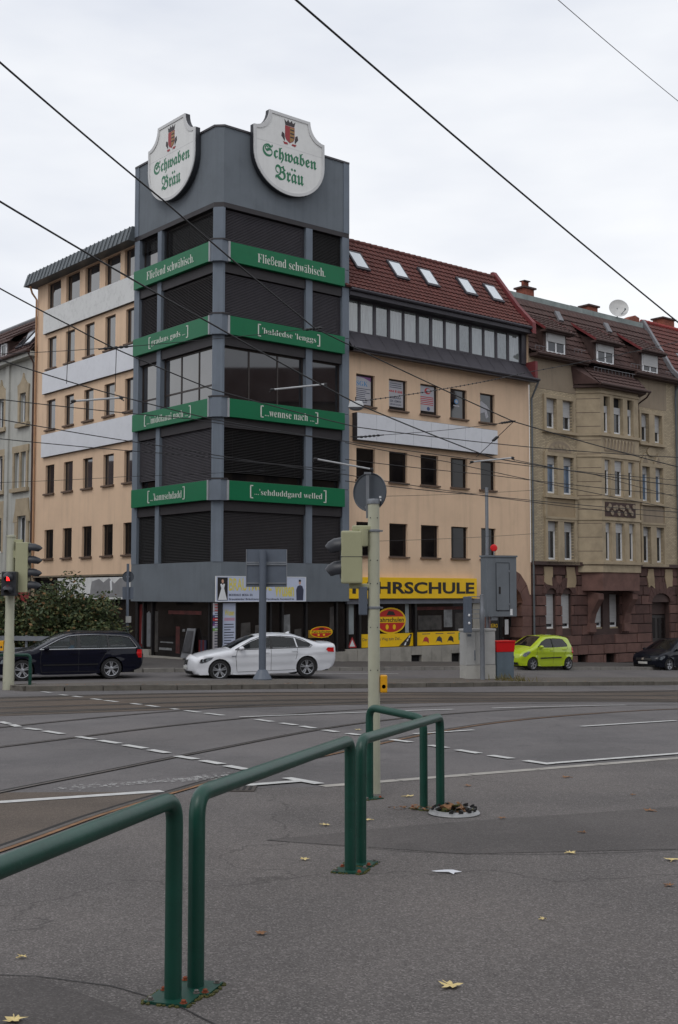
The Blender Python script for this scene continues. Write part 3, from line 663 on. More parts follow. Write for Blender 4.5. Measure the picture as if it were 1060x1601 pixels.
for k in range(26):
    s = 6.7 + k * .4
    part('seam', MB().add([LF(s, .368, 17.262), LF(s + .035, .368, 17.262), LF(s + .035, .148, 17.925), LF(s, .148, 17.925), LF(s, .40, 17.275), LF(s + .035, .40, 17.275), LF(s + .035, .18, 17.94), LF(s, .18, 17.94)], [(4, 5, 6, 7), (0, 4, 7, 3), (1, 2, 6, 5), (0, 1, 5, 4), (2, 3, 7, 6)]), M_ZINC, fa)
part('downpipe', MB().tube([LF(16.45, .25, 17.22), LF(16.52, .1, 16.9), LF(16.52, -.15, 16.6), LF(16.52, -.17, 2.6)], .05, 8), M('downpipe_tan', srgb(170, 132, 100), .6), OB)
part('shop_back', MB().fbox(LF, 6.5, 16.6, -.9, -.55, -1.6, 2.62), G_CORE, OB)
part('wall_foot', MB().fbox(LF, 6.5, 16.6, -.5, -.28, -1.6, -.5), M_CONC, OB)
for s in (6.6, 8.6, 10.8, 13.0, 16.5): part('mullion', MB().fbox(LF, s - .06, s + .06, -.5, -.32, -.5, 2.6), M_BLACK, OB)
for a, b in ((6.66, 8.54), (8.66, 10.74), (10.86, 12.94), (13.06, 16.44)): part('shop_pane', MB().fbox(LF, a, b, -.46, -.44, -.5, 2.6), GL_SHOP, OB)
part('wall_trim', MB().fbox(LF, 6.52, 16.6, -.3, -.2, 2.54, 2.62), M('trim_dirty', srgb(120, 108, 92), .9, dirt=.6), OB)
# ================================================================== signs on the office building
M_GREEN = M('sign_green', srgb(6, 104, 66), .42, .05, .8, dirt=.12, dscale=3, spec=.3)
M_LET = M('lettering_white', srgb(205, 208, 200), .5, .04, 3)
M_CAPG = M('sign_end_grey', srgb(150, 152, 156), .45, .1, 2)
M_SHIELD = M('shield_white', srgb(216, 216, 214), .35, .03, .8, dirt=.15, dscale=1.5, streak=.18)
M_RIM = M('shield_rim', srgb(196, 196, 196), .4, .08, 1)
M_SIDE = M('shield_side', srgb(38, 40, 46), .5, .1, 1)
M_GTXT = M('lettering_green', srgb(12, 108, 70), .4, .04, 2)
M_CRED = M('crest_red', srgb(150, 34, 40), .45, .1, 3); M_CGOLD = M('crest_gold', srgb(150, 112, 60), .45, .15, 3); M_CDARK = M('crest_dark', srgb(48, 38, 40), .5, .1, 3)
GT = {('R', 3): ('Fließend schwäbisch.', 1.95, 5.5, 0), ('R', 2): ("'haldedse 'lenggs", 2.2, 5.0, 1), ('R', 1): ('...wennse nach ...', 2.35, 4.9, 1), ('R', 0): ("...'sehduddgard welled", 1.85, 5.35, 1),
      ('L', 3): ('Fließend schwäbisch.', 5.45, 1.75, 0), ('L', 2): ('gradaus guds ...', 5.0, 2.35, 1), ('L', 1): ("...'middlanui nach ...", 5.3, 2.1, 1), ('L', 0): ("...'kannsehdadd", 4.95, 2.5, 1)}
ORD = ['lowest', 'second lowest', 'second highest', 'highest']
for fr, fid, s0, s1 in ((RF, 'R', .43, 6.46), (LF, 'L', .34, 6.26)):
    for i, (z0, z1) in enumerate(SIGN_Z):
        side = 'right' if fid == 'R' else 'left'
        t = thing('banner_sign', f'{ORD[i]} green band sign with white lettering on the {side} tower face', 'sign', fr(s0, .02, z0), 'green band signs round the tower')
        part('panel', MB().fbox(fr, s0 + .05, s1, .0, .19, z0, z1), M_GREEN, t, bev=.01)
        part('end_cap', MB().fbox(fr, s0 - .05, s0 + .045, -.02, .195, z0 - .01, z1 + .01), M_CAPG, t)
        s, a, b, brk = GT[(fid, i)]; h = z1 - z0; sh = .14 if fid == 'R' else .30; a -= sh; b -= sh
        hi = .34 if brk else .4
        letters(fr, serif(s), a, b, z0 + h * .26, z0 + h * .26 + hi * .92, .198, M_LET, t, -.008)
        if brk:
            m = MB(); sg = 1 if fid == 'R' else -1
            for e, q_ in ((a - .22 * sg, sg), (b + .22 * sg, -sg)):
                for (x0, x1, c, d) in ((0, .05, .12, h - .12), (0, .15, .12, .16), (0, .15, h - .16, h - .12)):
                    m.fbox(fr, e + q_ * x0, e + q_ * x1, .192, .2, z0 + c, z0 + d)
            part('bracket', m, M_LET, t)
class FrS(Fr):
    def __init__(self, fr, c, k, dz): super().__init__(fr.P, fr.u, fr.n); self.c, self.k, self.dz = c, k, dz
    def __call__(self, s, o, z): return super().__call__(self.c + (s - self.c) * self.k, o, 20.07 + (z - 20.07) * self.k + self.dz)
def shield(fr, fid, c, lab):
    sg = 1 if fid == 'R' else -1; fr = FrS(fr, c, .96 if fid == 'R' else .95, -.10 if fid == 'R' else -.20)
    def outline(k=0.0):
        pts = [(-1.12 + k, 21.84 - k)]
        for i in range(1, 9):                  # concave shoulder
            a = math.pi / 2 * i / 8; pts.append((-1.12 + k - (.81) * (1 - math.cos(a)), 21.84 - k - (.84) * math.sin(a)) )
        lhs = pts + [(-1.93 + k, 20.9 - k * .3)]
        for i in range(13):
            a = math.pi / 2 * i / 12; lhs.append((-(1.93 - k) * math.cos(a), 19.95 - (1.65 - k) * math.sin(a)))
        return lhs + [(-x, z) for x, z in reversed(lhs[:-1])]
    t = thing('shield_sign', lab, 'sign', fr(c, .1, 18.3), 'white shield signs on the tower')
    part('box', MB().fprism(fr, [(c + x, z) for x, z in outline()], .06, .27), M_SIDE, t)
    o_, i_ = outline(), outline(.13); n = len(o_); m = MB()
    for (lst, oo) in ((o_, .275), (o_, .32), (i_, .32), (i_, .275)): m.v += [fr(c + x, oo, z) for x, z in lst]
    for r in range(3): m.f += [(r * n + j, r * n + (j + 1) % n, (r + 1) * n + (j + 1) % n, (r + 1) * n + j) for j in range(n)]
    part('rim', m, M_RIM, t)
    fc = MB(); fc.fprism(fr, [(c + x, z) for x, z in outline(.125)], .271, .29); part('face', fc, M_SHIELD, t)
    part('seam', MB().fbox(fr, c - 1.8, c + 1.8, .29, .293, 20.40, 20.415), M_RIM, t)
    X = lambda x: c + sg * x
    big_letters(fr, fraktur('Schwaben'), X(-1.46), X(1.50), 19.62, 20.32, .296, M_GTXT, t, .014)
    big_letters(fr, fraktur('Brau'), X(-.78), X(.78), 18.86, 19.54, .296, M_GTXT, t, .012)
    m = MB()
    for x in (.12, .28):
        m.fprism(fr, [(X(x - .06), 19.47), (X(x), 19.40), (X(x + .06), 19.47), (X(x), 19.54)], .294, .3)
    part('umlaut', m, M_GTXT, t)
    # crest: crown, parted shield, small supporters
    cr = part('crest', MB().fprism(fr, [(X(-.26), 21.36), (X(.26), 21.36), (X(.26), 20.86), (X(.18), 20.72), (X(0), 20.62), (X(-.18), 20.72), (X(-.26), 20.86)], 0.29, 0.298), M_CRED, t)
    part('crest_half', MB().fprism(fr, [(X(0), 21.33), (X(.24), 21.33), (X(.24), 20.87), (X(.17), 20.74), (X(0), 20.65)], 0.298, 0.302), M_CGOLD, cr)
    m = MB()
    for z in (21.22, 21.06, 20.9): m.fbox(fr, X(.02), X(.23), 0.302, 0.306, z - .03, z + .03)
    part('crest_bars', m, M_CDARK, cr)
    m = MB(); m.fprism(fr, [(X(-.24), 21.38), (X(.24), 21.38), (X(.30), 21.62), (X(.17), 21.52), (X(.1), 21.64), (X(0), 21.53), (X(-.1), 21.64), (X(-.17), 21.52), (X(-.30), 21.62)], 0.29, 0.3)
    part('crown', m, M_CDARK, cr)
    for sx in (-1, 1):
        m = MB(); m.fprism(fr, [(X(sx * .30), 20.98), (X(sx * .42), 21.04), (X(sx * .46), 20.86), (X(sx * 0.29), 20.66), (X(sx * .30), 20.6), (X(sx * .27), 20.74)], 0.29, 0.298)
        part('supporter', m, M_CDARK, cr)
        part('supporter_foot', MB().fprism(fr, [(X(sx * .14), 20.62), (X(sx * .36), 20.62), (X(sx * .30), 20.52), (X(sx * .1), 20.54)], 0.292, 0.301), M_CRED, cr)
    part('bracket', MB().fbox(fr, c - 1.2, c + 1.2, 0, .07, 19.0, 19.1).fbox(fr, c - 1.0, c + 1.0, 0, .07, 20.2, 20.3), M_SIDE, t)
shield(RF, 'R', 3.36, 'large white brewery shield sign on the right tower face')
shield(LF, 'L', 3.10, 'large white brewery shield sign on the left tower face')
# blank panels
t = thing('blank_signboard', 'long blank white segmented signboard on the right beige wing', 'signboard', RF(7.25, -.2, 8.42))
part('box', MB().fbox(RF, 7.25, 16.21, -.24, .06, 8.40, 9.60), M_SIDE, t)
for k in range(8):
    a = 7.26 + k * 1.118
    part('panel', MB().fbox(RF, a + .008, a + 1.111, .06, .085, 8.415, 9.585), M_PANEL, t)
for (z0, z1, lab, mt) in ((14.65, 15.82, 'top weathered blank white board on the left beige wing', M_PANELW), (11.62, 12.72, 'middle blank white board on the left beige wing', M_PANEL), (8.46, 9.58, 'lowest blank white board on the left beige wing', M_PANEL)):
    t = thing('blank_signboard', lab, 'signboard', LF(7, -.2, z0), 'blank boards on the left wing')
    part('backing', MB().fbox(LF, 6.52, 15.64, -.24, -.12, z0, z1), M_SIDE, t)
    for k in range(4):
        a = 6.53 + k * 2.277
        part('panel', MB().fbox(LF, a, a + 2.273, -.12, -.10, z0 + .01, z1 + .01), mt, t)
# driving-school sign
M_YEL = M('sign_yellow', srgb(236, 190, 10), .4, .04, 1, dirt=.1, dscale=3); M_BLK = M('lettering_black', (.015, .013, .012), .5, .1, 2)
t = thing('driving_school_sign', 'long yellow FAHRSCHULE sign above the shop windows', 'sign', RF(6.96, -.16, 1.54))
part('panel', MB().fbox(RF, 6.87, 14.78, -.24, -.02, 1.53, 2.46), M_YEL, t, bev=.01)
big_letters(RF, 'FAHRSCHULE', 7.05, 14.6, 1.74, 2.27, -.012, M_BLK, t, .03)
# bridal shop banner
M_BAN = M('banner_pale', srgb(186, 194, 214), .5, .06, .7); M_BYEL = M('banner_yellow', srgb(214, 200, 96), .5, .06, 2); M_BTXT = M('banner_text', srgb(52, 56, 78), .5, .1, 2)
M_BWH = M('banner_white', srgb(220, 222, 224), .5, .04, 2); M_SKIN = M('print_skin', srgb(196, 156, 134), .6, .08, 3)
t = thing('shop_banner', 'pale bridal shop banner with yellow lettering and two figures', 'banner', RF(0, 0, 1.43))
part('panel', MB().fbox(RF, 0.0, 4.46, .004, .03, 1.44, 2.42), M_BAN, t)
part('frame', MB().fbox(RF, -.02, 4.48, .0, .036, 1.425, 1.447).fbox(RF, -.02, 4.48, .0, .036, 2.412, 2.435).fbox(RF, -.02, .01, 0, .036, 1.44, 2.42).fbox(RF, 4.45, 4.48, 0, .036, 1.44, 2.42), M_BWH, t)
part('picture', MB().fbox(RF, .07, .55, .03, .034, 1.48, 2.38), M_BLK, t)
part('printed_dress', MB().fprism(RF, [(.1, 1.5), (.52, 1.5), (.38, 1.95), (.42, 2.12), (.36, 2.14), (.31, 2.08), (.26, 2.14), (.2, 2.12), (.25, 1.95)], .034, .036), M_BWH, t)
part('printed_head', MB().fprism(RF, [(.31 + .055 * math.cos(a * .7), 2.23 + .08 * math.sin(a * .7)) for a in range(9)], .034, .036), M_SKIN, t)
part('printed_suit', MB().fprism(RF, [(3.98, 1.47), (4.32, 1.47), (4.35, 1.9), (4.28, 2.06), (4.16, 2.1), (4.03, 2.05), (3.96, 1.9)], .03, .034), M_BTXT, t)
part('printed_head', MB().fprism(RF, [(4.15 + .055 * math.cos(a * .7), 2.2 + .09 * math.sin(a * .7)) for a in range(9)], .03, .034), M_SKIN, t)
part('printed_hair', MB().fprism(RF, [(4.09, 2.24), (4.21, 2.24), (4.2, 2.32), (4.1, 2.32)], .034, .036), M_BLK, t)
letters(RF, 'BRAUTMODE', .62, 2.7, 1.86, 2.36, .034, M_BYEL, t, .02)
letters(RF, 'Wusen', 2.85, 3.85, 1.62, 2.2, .034, M_BYEL, t, .03)
letters(RF, 'MODEHAUS  MODA  EN', .62, 1.75, 1.65, 1.74, .034, M_BTXT, t, .02)
letters(RF, 'Brautkleider Bräutigammode Handmade Accessoires', .62, 3.85, 1.47, 1.57, .034, M_BTXT, t, .02)
# info column signs by the shop entrance
M_PRED = M('print_red', srgb(176, 52, 56), .5, .1, 3); M_PPUR = M('print_purple', srgb(120, 70, 130), .5, .1, 3); M_PGRN = M('print_green', srgb(110, 160, 60), .5, .1, 3); M_PGREY = M('print_grey', srgb(170, 166, 170), .5, .08, 3); M_PBLU = M('print_blue', srgb(60, 74, 120), .5, .1, 3)
t = thing('info_board', 'narrow stacked company board with coloured strips by the shop entrance', 'signboard', RF(.1, -.2, -.8))
z = 1.38
for h_, mt in ((.34, M_PGREY), (.14, M_BAN), (.1, M_PBLU), (.13, M_PRED), (.09, M_PBLU), (.1, M_PPUR), (.09, M_BAN), (.1, M_PGRN), (.75, M_PGREY), (.30, M_BAN)):
    part('strip', MB().fbox(RF, .02, .42, -.2, -.15, z - h_ + .008, z), mt, t)
    if h_ < .3: part('print_line', MB().fbox(RF, .08, .36, -.15, -.147, z - h_ / 2 - .015, z - h_ / 2 + .015), M_BTXT if mt in (M_PGREY, M_BAN) else M_BWH, t)
    if h_ >= .3:
        for j in range(int(h_ / .11)): part('print_line', MB().fbox(RF, .07, .36, -.15, -.147, z - .09 - j * .11, z - .05 - j * .11), M_PRED if h_ < .5 else M_BTXT, t)
    z -= h_
t = thing('info_board', 'tall pale board with yellow heading and blue lines by the entrance', 'signboard', RF(.5, -.2, -.8))
part('panel', MB().fbox(RF, .46, 1.06, -.2, -.15, -.75, 1.38), M_BAN, t)
letters(RF, 'Wusen', .54, 1.0, .88, 1.12, -.146, M_BYEL, t, .03)
part('print_line', MB().fbox(RF, .52, 1.02, -.15, -.147, .68, .8), M('print_pink', srgb(190, 150, 170), .5), t)
for j in range(11): part('print_line', MB().fbox(RF, .52, .52 + random.uniform(.28, .5), -.15, -.147, .52 - j * .105, .555 - j * .105), M_BTXT, t)
# stickers / posters behind the glass
def disc(fr, s, z, rs, rz, o, th, n=28): return MB().fprism(fr, [(s + rs * math.cos(2 * math.pi * i / n), z + rz * math.sin(2 * math.pi * i / n)) for i in range(n)], o, o + th)
def oval(s, z, rs, rz, o, lab):
    t = thing('oval_sign', lab, 'sign', RF(s, o, z - rz))
    part('rim', disc(RF, s, z, rs, rz, o, .008), M_YEL, t); part('field', disc(RF, s, z, rs * .92, rz * .88, o + .008, .004), M_PRED if 0 else M('oval_red', srgb(190, 36, 28), .4, .06), t)
    part('band', MB().fbox(RF, s - rs * .93, s + rs * .93, o + .012, o + .015, z - rz * .16, z + rz * .3), M_YEL, t)
    letters(RF, 'Fahrschulen', s - rs * .85, s + rs * .85, z - rz * .1, z + rz * .24, o + .017, M_BLK, t, .02)
    for dx in (-.25, .22): part('figure', disc(RF, s + dx * rs, z - rz * .48, rs * .1, rz * .2, o + .012, .004, 12), M_YEL, t)
    part('figure', MB().fprism(RF, [(s - rs * .3, z + rz * .42), (s + rs * .3, z + rz * .42), (s + rs * .16, z + rz * .7), (s - rs * .14, z + rz * .74)], o + .012, o + .015), M_BLK, t)
oval(9.62, .55, .92, .58, -.398, 'large red and yellow oval sign in the shop window under the yellow sign')
oval(5.55, .13, .62, .24, -.283, 'small red and yellow oval sticker in the tower shop window')
t = thing('window_banner', 'yellow window strip with slogan and road drawing, left shop pane', 'sign', RF(7.8, -.39, -.6))
part('panel', MB().fbox(RF, 7.8, 10.98, -.399, -.39, -.60, -.02), M_YEL, t)
letters(RF, 'Der schnellste Weg zum Ziel...', 7.95, 10.25, -.36, -.18, -.386, M_BTXT, t)
part('road_print', MB().fprism(RF, [(10.1, -.59), (10.75, -.59), (10.9, -.06), (10.84, -.04)], -.39, -.387), M_BLK, t)
for a in (0, .35, .65): part('road_print_dash', MB().fprism(RF, [(10.40 + a * .42, -.56 + a * .5), (10.52 + a * .38, -.56 + a * .5), (10.56 + a * .38, -.43 + a * .46), (10.50 + a * .4, -.43 + a * .46)], -.387, -.384), M_BWH, t)
t = thing('window_banner', 'yellow window strip with small pictures and green cross, right shop pane', 'sign', RF(11.15, -.39, -.6))
part('panel', MB().fbox(RF, 11.14, 14.58, -.399, -.39, -.60, -.0), M_YEL, t)
for s, mt in ((11.55, M_PRED), (12.4, M_BTXT), (13.15, M_BLK)):
    part('picture', MB().fprism(RF, [(s, -.5), (s + .08, -.42), (s + .3, -.44), (s + .42, -.52), (s + .4, -.3), (s + .25, -.2), (s + .12, -.26)], -.39, -.386), mt, t)
    part('print_line', MB().fbox(RF, s, s + .5, -.39, -.387, -.1, -.07), M_BTXT, t)
part('cross_field', MB().fbox(RF, 13.9, 14.25, -.39, -.387, -.42, -.08), M('cross_green', srgb(30, 140, 70), .5), t)
part('cross', MB().fbox(RF, 14.04, 14.11, -.387, -.384, -.37, -.13).fbox(RF, 13.96, 14.19, -.387, -.384, -.285, -.215), M_BWH, t)
t = thing('warning_sign', 'small red triangle warning sign standing in the narrow shop pane', 'sign', RF(7.2, -.39, -.6))
part('plate', MB().fprism(RF, [(7.1, -.58), (7.62, -.58), (7.36, -.12)], -.398, -.39), M_PRED, t); part('field', MB().fprism(RF, [(7.2, -.53), (7.52, -.53), (7.36, -.24)], -.39, -.387), M_BWH, t)
# narrow white curtain strip behind the left shop pane, pale curtain right of the oval
part('curtain', MB().fbox(RF, 10.5, 10.72, -.41, -.398, 0, 1.28), M('curtain_pale', srgb(140, 148, 150), .6), OB)
part('curtain', MB().fbox(RF, 7.12, 7.45, -.41, -.398, .0, 1.28), MATS['curtain_pale'], OB)
part('wall_picture', MB().fbox(RF, 4.85, 5.95, -.284, -.28, -.1, .22), M('picture_yellow', srgb(150, 112, 20), .5), OB)
# goods and people-high furniture dimly seen in the shop windows
M_DIM = M('dim_goods', (.05, .045, .042), .8, .5, 3); M_DIMR = M('dim_goods_red', (.07, .014, .012), .8, .5, 3); M_DIMW = M('dim_goods_pale', (.16, .165, .17), .7, .4, 4)
for k, (a, b, c, d, mt) in enumerate(((1.4, 1.9, -.7, .6, M_DIM), (2.1, 2.45, -.7, .5, M_DIM), (3.55, 3.9, .1, .9, M_DIMW), (3.55, 3.9, -.2, .0, M_DIM), (4.1, 4.5, -.7, .3, M_DIM), (6.0, 6.25, .2, 1.2, M_DIM))):
    part('window_display', MB().fprism(RF, [(a, c), (b, c), (b - .02, d), (a + .02, d - .03)], -.284, -.281), mt, OB)
for k, (a, b, c, d, mt) in enumerate(((11.3, 12.8, .1, .75, M_DIM), (12.95, 13.5, .2, 1.0, M_DIMW), (11.2, 14.5, 1.0, 1.15, M_DIMR), (13.7, 14.4, .05, .85, M_DIM))):
    part('window_display', MB().fbox(RF, a, b, -.399, -.396, c, d), mt, OB)
for k, (a, b, c, d, mt) in enumerate(((3.0, 3.3, -.7, .4, M_DIMR), (3.6, 4.6, -.6, -.5, M_DIMW), (3.5, 4.5, -.3, -.25, M_DIMW), (1.4, 3.9, .9, 1.05, M_DIMR), (2.6, 2.8, .2, .3, M_DIMW), (4.7, 4.95, -.7, 1.0, M_DIM))):
    part('window_display', MB().fbox(LF, a, b, -.284, -.281, c, d), mt, OB)
# yellow signs in the sandstone doorway
t = thing('door_sign', 'yellow board above the dark door in the stone archway', 'sign', RF(16.4, -.8, .8))
part('panel', MB().fbox(RF, 16.42, 18.12, -.83, -.8, .85, 1.9), M_YEL, t)
t = thing('door_sign', 'yellow strip sign at the foot of the dark arched door', 'sign', RF(16.4, -.8, -1.2))
part('panel', MB().fbox(RF, 16.45, 17.9, -.815, -.8, -1.15, -.72), M_YEL, t)
t = thing('notice', 'white notice sheet on the dark arched door', 'notice', RF(17.6, -.8, -.2)); part('sheet', MB().fbox(RF, 17.58, 17.84, -.815, -.808, -.25, .48), M_BWH, t)
t = thing('parking_sign', 'black and yellow small sign left in the archway', 'sign', RF(16.5, -.8, -.1)); part('panel', MB().fbox(RF, 16.5, 17.1, -.83, -.81, -.35, .45), M_BLK, t); letters(RF, 'BÜRO', 16.55, 17.05, .1, .32, -.806, M_YEL, t, .02)
# posters in the upper right windows
M_POST = M('poster_paper', srgb(168, 168, 174), .5, .08, 2); M_PCY = M('print_cyan', srgb(70, 130, 180), .5)
def poster(k, lab): 
    a, b = W_C[k]; t = thing('window_poster', lab, 'poster', RF(a + .05, -.37, 10.05)); return t, a + .07, b - .12
t, a, b = poster(0, 'white poster with blue SGK lettering in the attic-side window'); part('sheet', MB().fbox(RF, a, b, -.399, -.385, 10.06, 11.3), M_POST, t); letters(RF, serif('SGK'), a + .05, a + .72, 10.88, 11.1, -.383, M_PCY, t); part('arc', MB().fprism(RF, [(a, 11.3), (b, 11.3), (b, 11.12), (a + .5, 11.25)], -.385, -.383), M_PPUR, t)
for j in range(8): part('print_line', MB().fbox(RF, a + .04, a + .04 + random.uniform(.5, .85), -.385, -.383, 10.15 + j * .085, 10.18 + j * .085), M_BTXT, t)
t, a, b = poster(1, 'white poster with red number and dark letters in the second window'); part('sheet', MB().fbox(RF, a, b, -.399, -.385, 10.16, 11.33), M_POST, t); letters(RF, '444 8 606', a + .05, b - .05, 10.8, 10.92, -.383, M_PRED, t, .03)
for j, s in enumerate(('ORHAN KAÇAN', 'SSK UZMANI', 'ANKARA')): letters(RF, s, a + .12, b - .12, 10.2 + j * .16, 10.31 + j * .16, -.383, M_BTXT, t, .02)
for j in range(3): part('print_line', MB().fbox(RF, a + .1, b - .1, -.385, -.383, 11.02 + j * .09, 11.05 + j * .09), M_BTXT, t)
t, a, b = poster(2, 'white poster with round red emblem in the middle upper window'); part('sheet', MB().fbox(RF, a, b, -.399, -.385, 10.16, 11.33), M_POST, t); part('emblem', disc(RF, (a + b) / 2 + .05, 11.1, .2, .15, -.385, .002, 18), M_PRED, t); part('emblem_star', disc(RF, (a + b) / 2 + .1, 11.12, .12, .1, -.383, .002, 14), M_POST, t)
for j in range(5): part('print_line', MB().fbox(RF, a + .05, b - .05, -.385, -.383, 10.45 + j * .085, 10.49 + j * .085), M_PRED, t)
part('emblem_small', disc(RF, (a + b) / 2 + .1, 10.28, .1, .09, -.385, .002, 14), M_PBLU, t)
t, a, b = poster(3, 'small blue-white round emblem on the dark fourth upper window'); part('emblem', disc(RF, (a + b) / 2 + .02, 10.82, .14, .12, -.399, .004, 18), M_PCY, t); part('emblem_core', disc(RF, (a + b) / 2 + .02, 10.82, .09, .08, -.395, .003, 16), M_POST, t); part('print_line', MB().fbox(RF, a + .28, b - .24, -.399, -.396, 10.58, 10.64), M_POST, t)
t, a, b = poster(4, 'pale swooping sticker on the last upper window of the beige wing'); part('swoosh', MB().fprism(RF, [(a, 10.95), (a + .25, 11.02), (a + .6, 10.85), (a + .9, 10.6), (a + .6, 10.62), (a + .72, 10.3), (a + .55, 10.18), (a + .45, 10.5), (a + .1, 10.4)], -.399, -.393), M_POST, t)
# peeled signboard and graffiti over the left shop
t = thing('peeling_signboard', 'white and grey peeling signboard over the shop behind the bush', 'signboard', LF(7, -.2, 1.5))
part('board', MB().fbox(LF, 6.9, 13.8, -.3, -.2, 1.5, 2.48), M_PANELW, t)
part('peeled_area', MB().fprism(LF, [(7.1, 1.6), (10.6, 1.56), (10.4, 2.3), (9.7, 2.42), (9.3, 2.25), (8.8, 2.45), (8.3, 2.2), (7.8, 2.44), (7.15, 2.4)], -.2, -.197), M('peeled_grey', srgb(128, 128, 130), .8, .15, 2), t)
part('drip', MB().fprism(LF, [(8.5, 1.8), (8.62, 1.75), (8.7, 2.3), (8.55, 2.4)], -.197, -.194), M_BWH, t)
# shop goods of the left tower shop: red standee posters, a tilted board by the entrance
t = thing('shop_poster', 'red poster in the narrow pane left of the dark shop entrance', 'poster', LF(5.9, -.28, -.6)); part('sheet', MB().fbox(LF, 5.9, 6.22, -.283, -.276, -.58, 1.3), M('poster_red', srgb(96, 24, 24), .5, .3, 3), t); part('picture', MB().fprism(LF, [(5.9, -.4), (6.05, -.4), (6.0, .8), (5.9, .9)], -.276, -.274), M('poster_grey', srgb(110, 112, 116), .5, .2, 4), t)
t = thing('shop_poster', 'grey poster in the pane beside the shop entrance', 'poster', LF(5.3, -.28, -.6)); part('sheet', MB().fprism(LF, [(5.25, -.5), (5.6, -.5), (5.62, .9), (5.45, 1.0), (5.3, .9)], -.283, -.276), MATS['poster_grey'], t)
t = thing('pavement_sign', 'tilted grey advertising board in the dark shop entrance', 'board', LF(2.2, .0, -.85)); m = MB(); m.add([LF(1.6, .05, -.84), LF(2.35, .05, -.84), LF(2.25, -.2, .35), LF(1.65, -.2, .35), LF(1.6, .09, -.84), LF(2.35, .09, -.84), LF(2.25, -.16, .35), LF(1.65, -.16, .35)], [(0, 1, 2, 3), (4, 5, 6, 7), (0, 1, 5, 4), (1, 2, 6, 5), (2, 3, 7, 6), (3, 0, 4, 7)]); part('board', m, MATS['poster_grey'], t)
m = MB(); m.add([LF(1.68, .088, -.6), LF(2.27, .088, -.6), LF(2.2, -.135, .25), LF(1.72, -.135, .25)], [(0, 1, 2, 3)]); part('picture', m, M('picture_dark', (.03, .03, .035), .4, .5, 5), t)
t = thing('pavement_sign', 'low red striped display beside the tilted board', 'display', LF(1.1, .0, -.85)); 
for k in range(4): part('stripe', MB().fbox(LF, .95 + k * .13, 1.07 + k * .13, -.25, -.2, -.85, -.1), MATS['poster_red'] if k % 2 else M_BTXT, t)
# ================================================================== tenement with bay window (right)
NB = thing('tenement_house', 'yellow brick tenement with bay window, red stone base and dormers', 'building', RF(19, -.25, -2))
M_YBR = brickm('yellow_brick', srgb(192, 175, 146), srgb(166, 151, 126), srgb(126, 117, 102), uR)
M_SAND = M('sandstone_tan', srgb(166, 151, 127), .88, .14, 1.6, dirt=.4, dscale=1.3, bmp=.35, bscale=22)
M_PLAS = M('stained_plaster', srgb(146, 132, 114), .9, .16, .9, dirt=.5, dscale=.9, streak=.4)
M_PLASL = M('patched_plaster', srgb(158, 140, 114), .9, .12, 1.2, dirt=.4)
M_WHITE = M('window_white', srgb(224, 226, 228), .45, .04, 2)
M_SHUT = M('roller_shutter', srgb(172, 172, 172), .6, .1, 1.2, stretch=(1, 1, 14), bmp=.2)
M_ROOFB = M('roof_tile_brown', srgb(76, 55, 51), .85, .28, 4, dirt=.5, dscale=2.0, bmp=.3)
M_CHIM = M('chimney_brick', srgb(132, 74, 58), .9, .3, 6, dirt=.5, dscale=2)
M_BRWN = M('cornice_brown', srgb(70, 52, 48), .75, .2, 2)
GL_BLUE = glassm('glass_curtain_blue', srgb(96, 116, 140), 1.5, .08)
GL_ROOM = glassm('glass_room', (.03, .032, .036), 1.6, .05)
O = -.25
def nwin(fr, fid, s, z, w, h, o, parent, shut, g):
    win = window(fr, fid, s, z, w, h, o, parent, M_WHITE, g, .10, sill=(.12, .05, .07, M_SAND))
    if shut > .02:
        f0 = F0(fr); shared((fid, 'sh', round(w, 2), round(shut, 2)), 'roller_shutter', lambda: MB().fbox(f0, .02, w - .02, .0, .03, 0, shut), M_SHUT, fr(s, o + .06, z + h - shut), win)
    return win
LP = [(20.13, 20.95), (21.42, 22.25)]; RP = [(28.12, 28.84), (29.36, 30.06)]
ROWS = [(3.46, 5.40), (6.82, 8.73), (10.14, 11.67)]
ops = [(a, b, c, d) for a, b in LP + RP for c, d in ROWS]
gops = [(20.05, 20.82, -.02, 1.75), (21.29, 22.05, -.02, 1.75), (23.9, 26.1, -.1, 1.72), (28.92, 30.62, -2.6, 1.3), (22.4, 23.15, -2.4, -1.35), (24.76, 25.57, -2.4, -1.4), (27.3, 28.1, -2.5, -1.42)]
def nside(m):
    m.add([RF(31.45, O, -2.6), RF(31.45, -9, -2.6), RF(31.45, -9, 14), RF(31.45, O, 14)], [(0, 1, 2, 3)])
wall(RF, 18.92, 31.45, 3.3, 13.7, O, ops + [(22.75, 27.4, 3.3, 12.9)], .24, M_YBR, NB, 'brick_wall', nside)
part('plaster_field', MB().fbox(RF, 19.3, 22.7, O - .02, O + .012, 12.1, 13.66), M_PLAS, NB)
part('plaster_field', MB().fbox(RF, 27.45, 30.6, O - .02, O + .012, 12.0, 13.66), M_PLAS, NB)
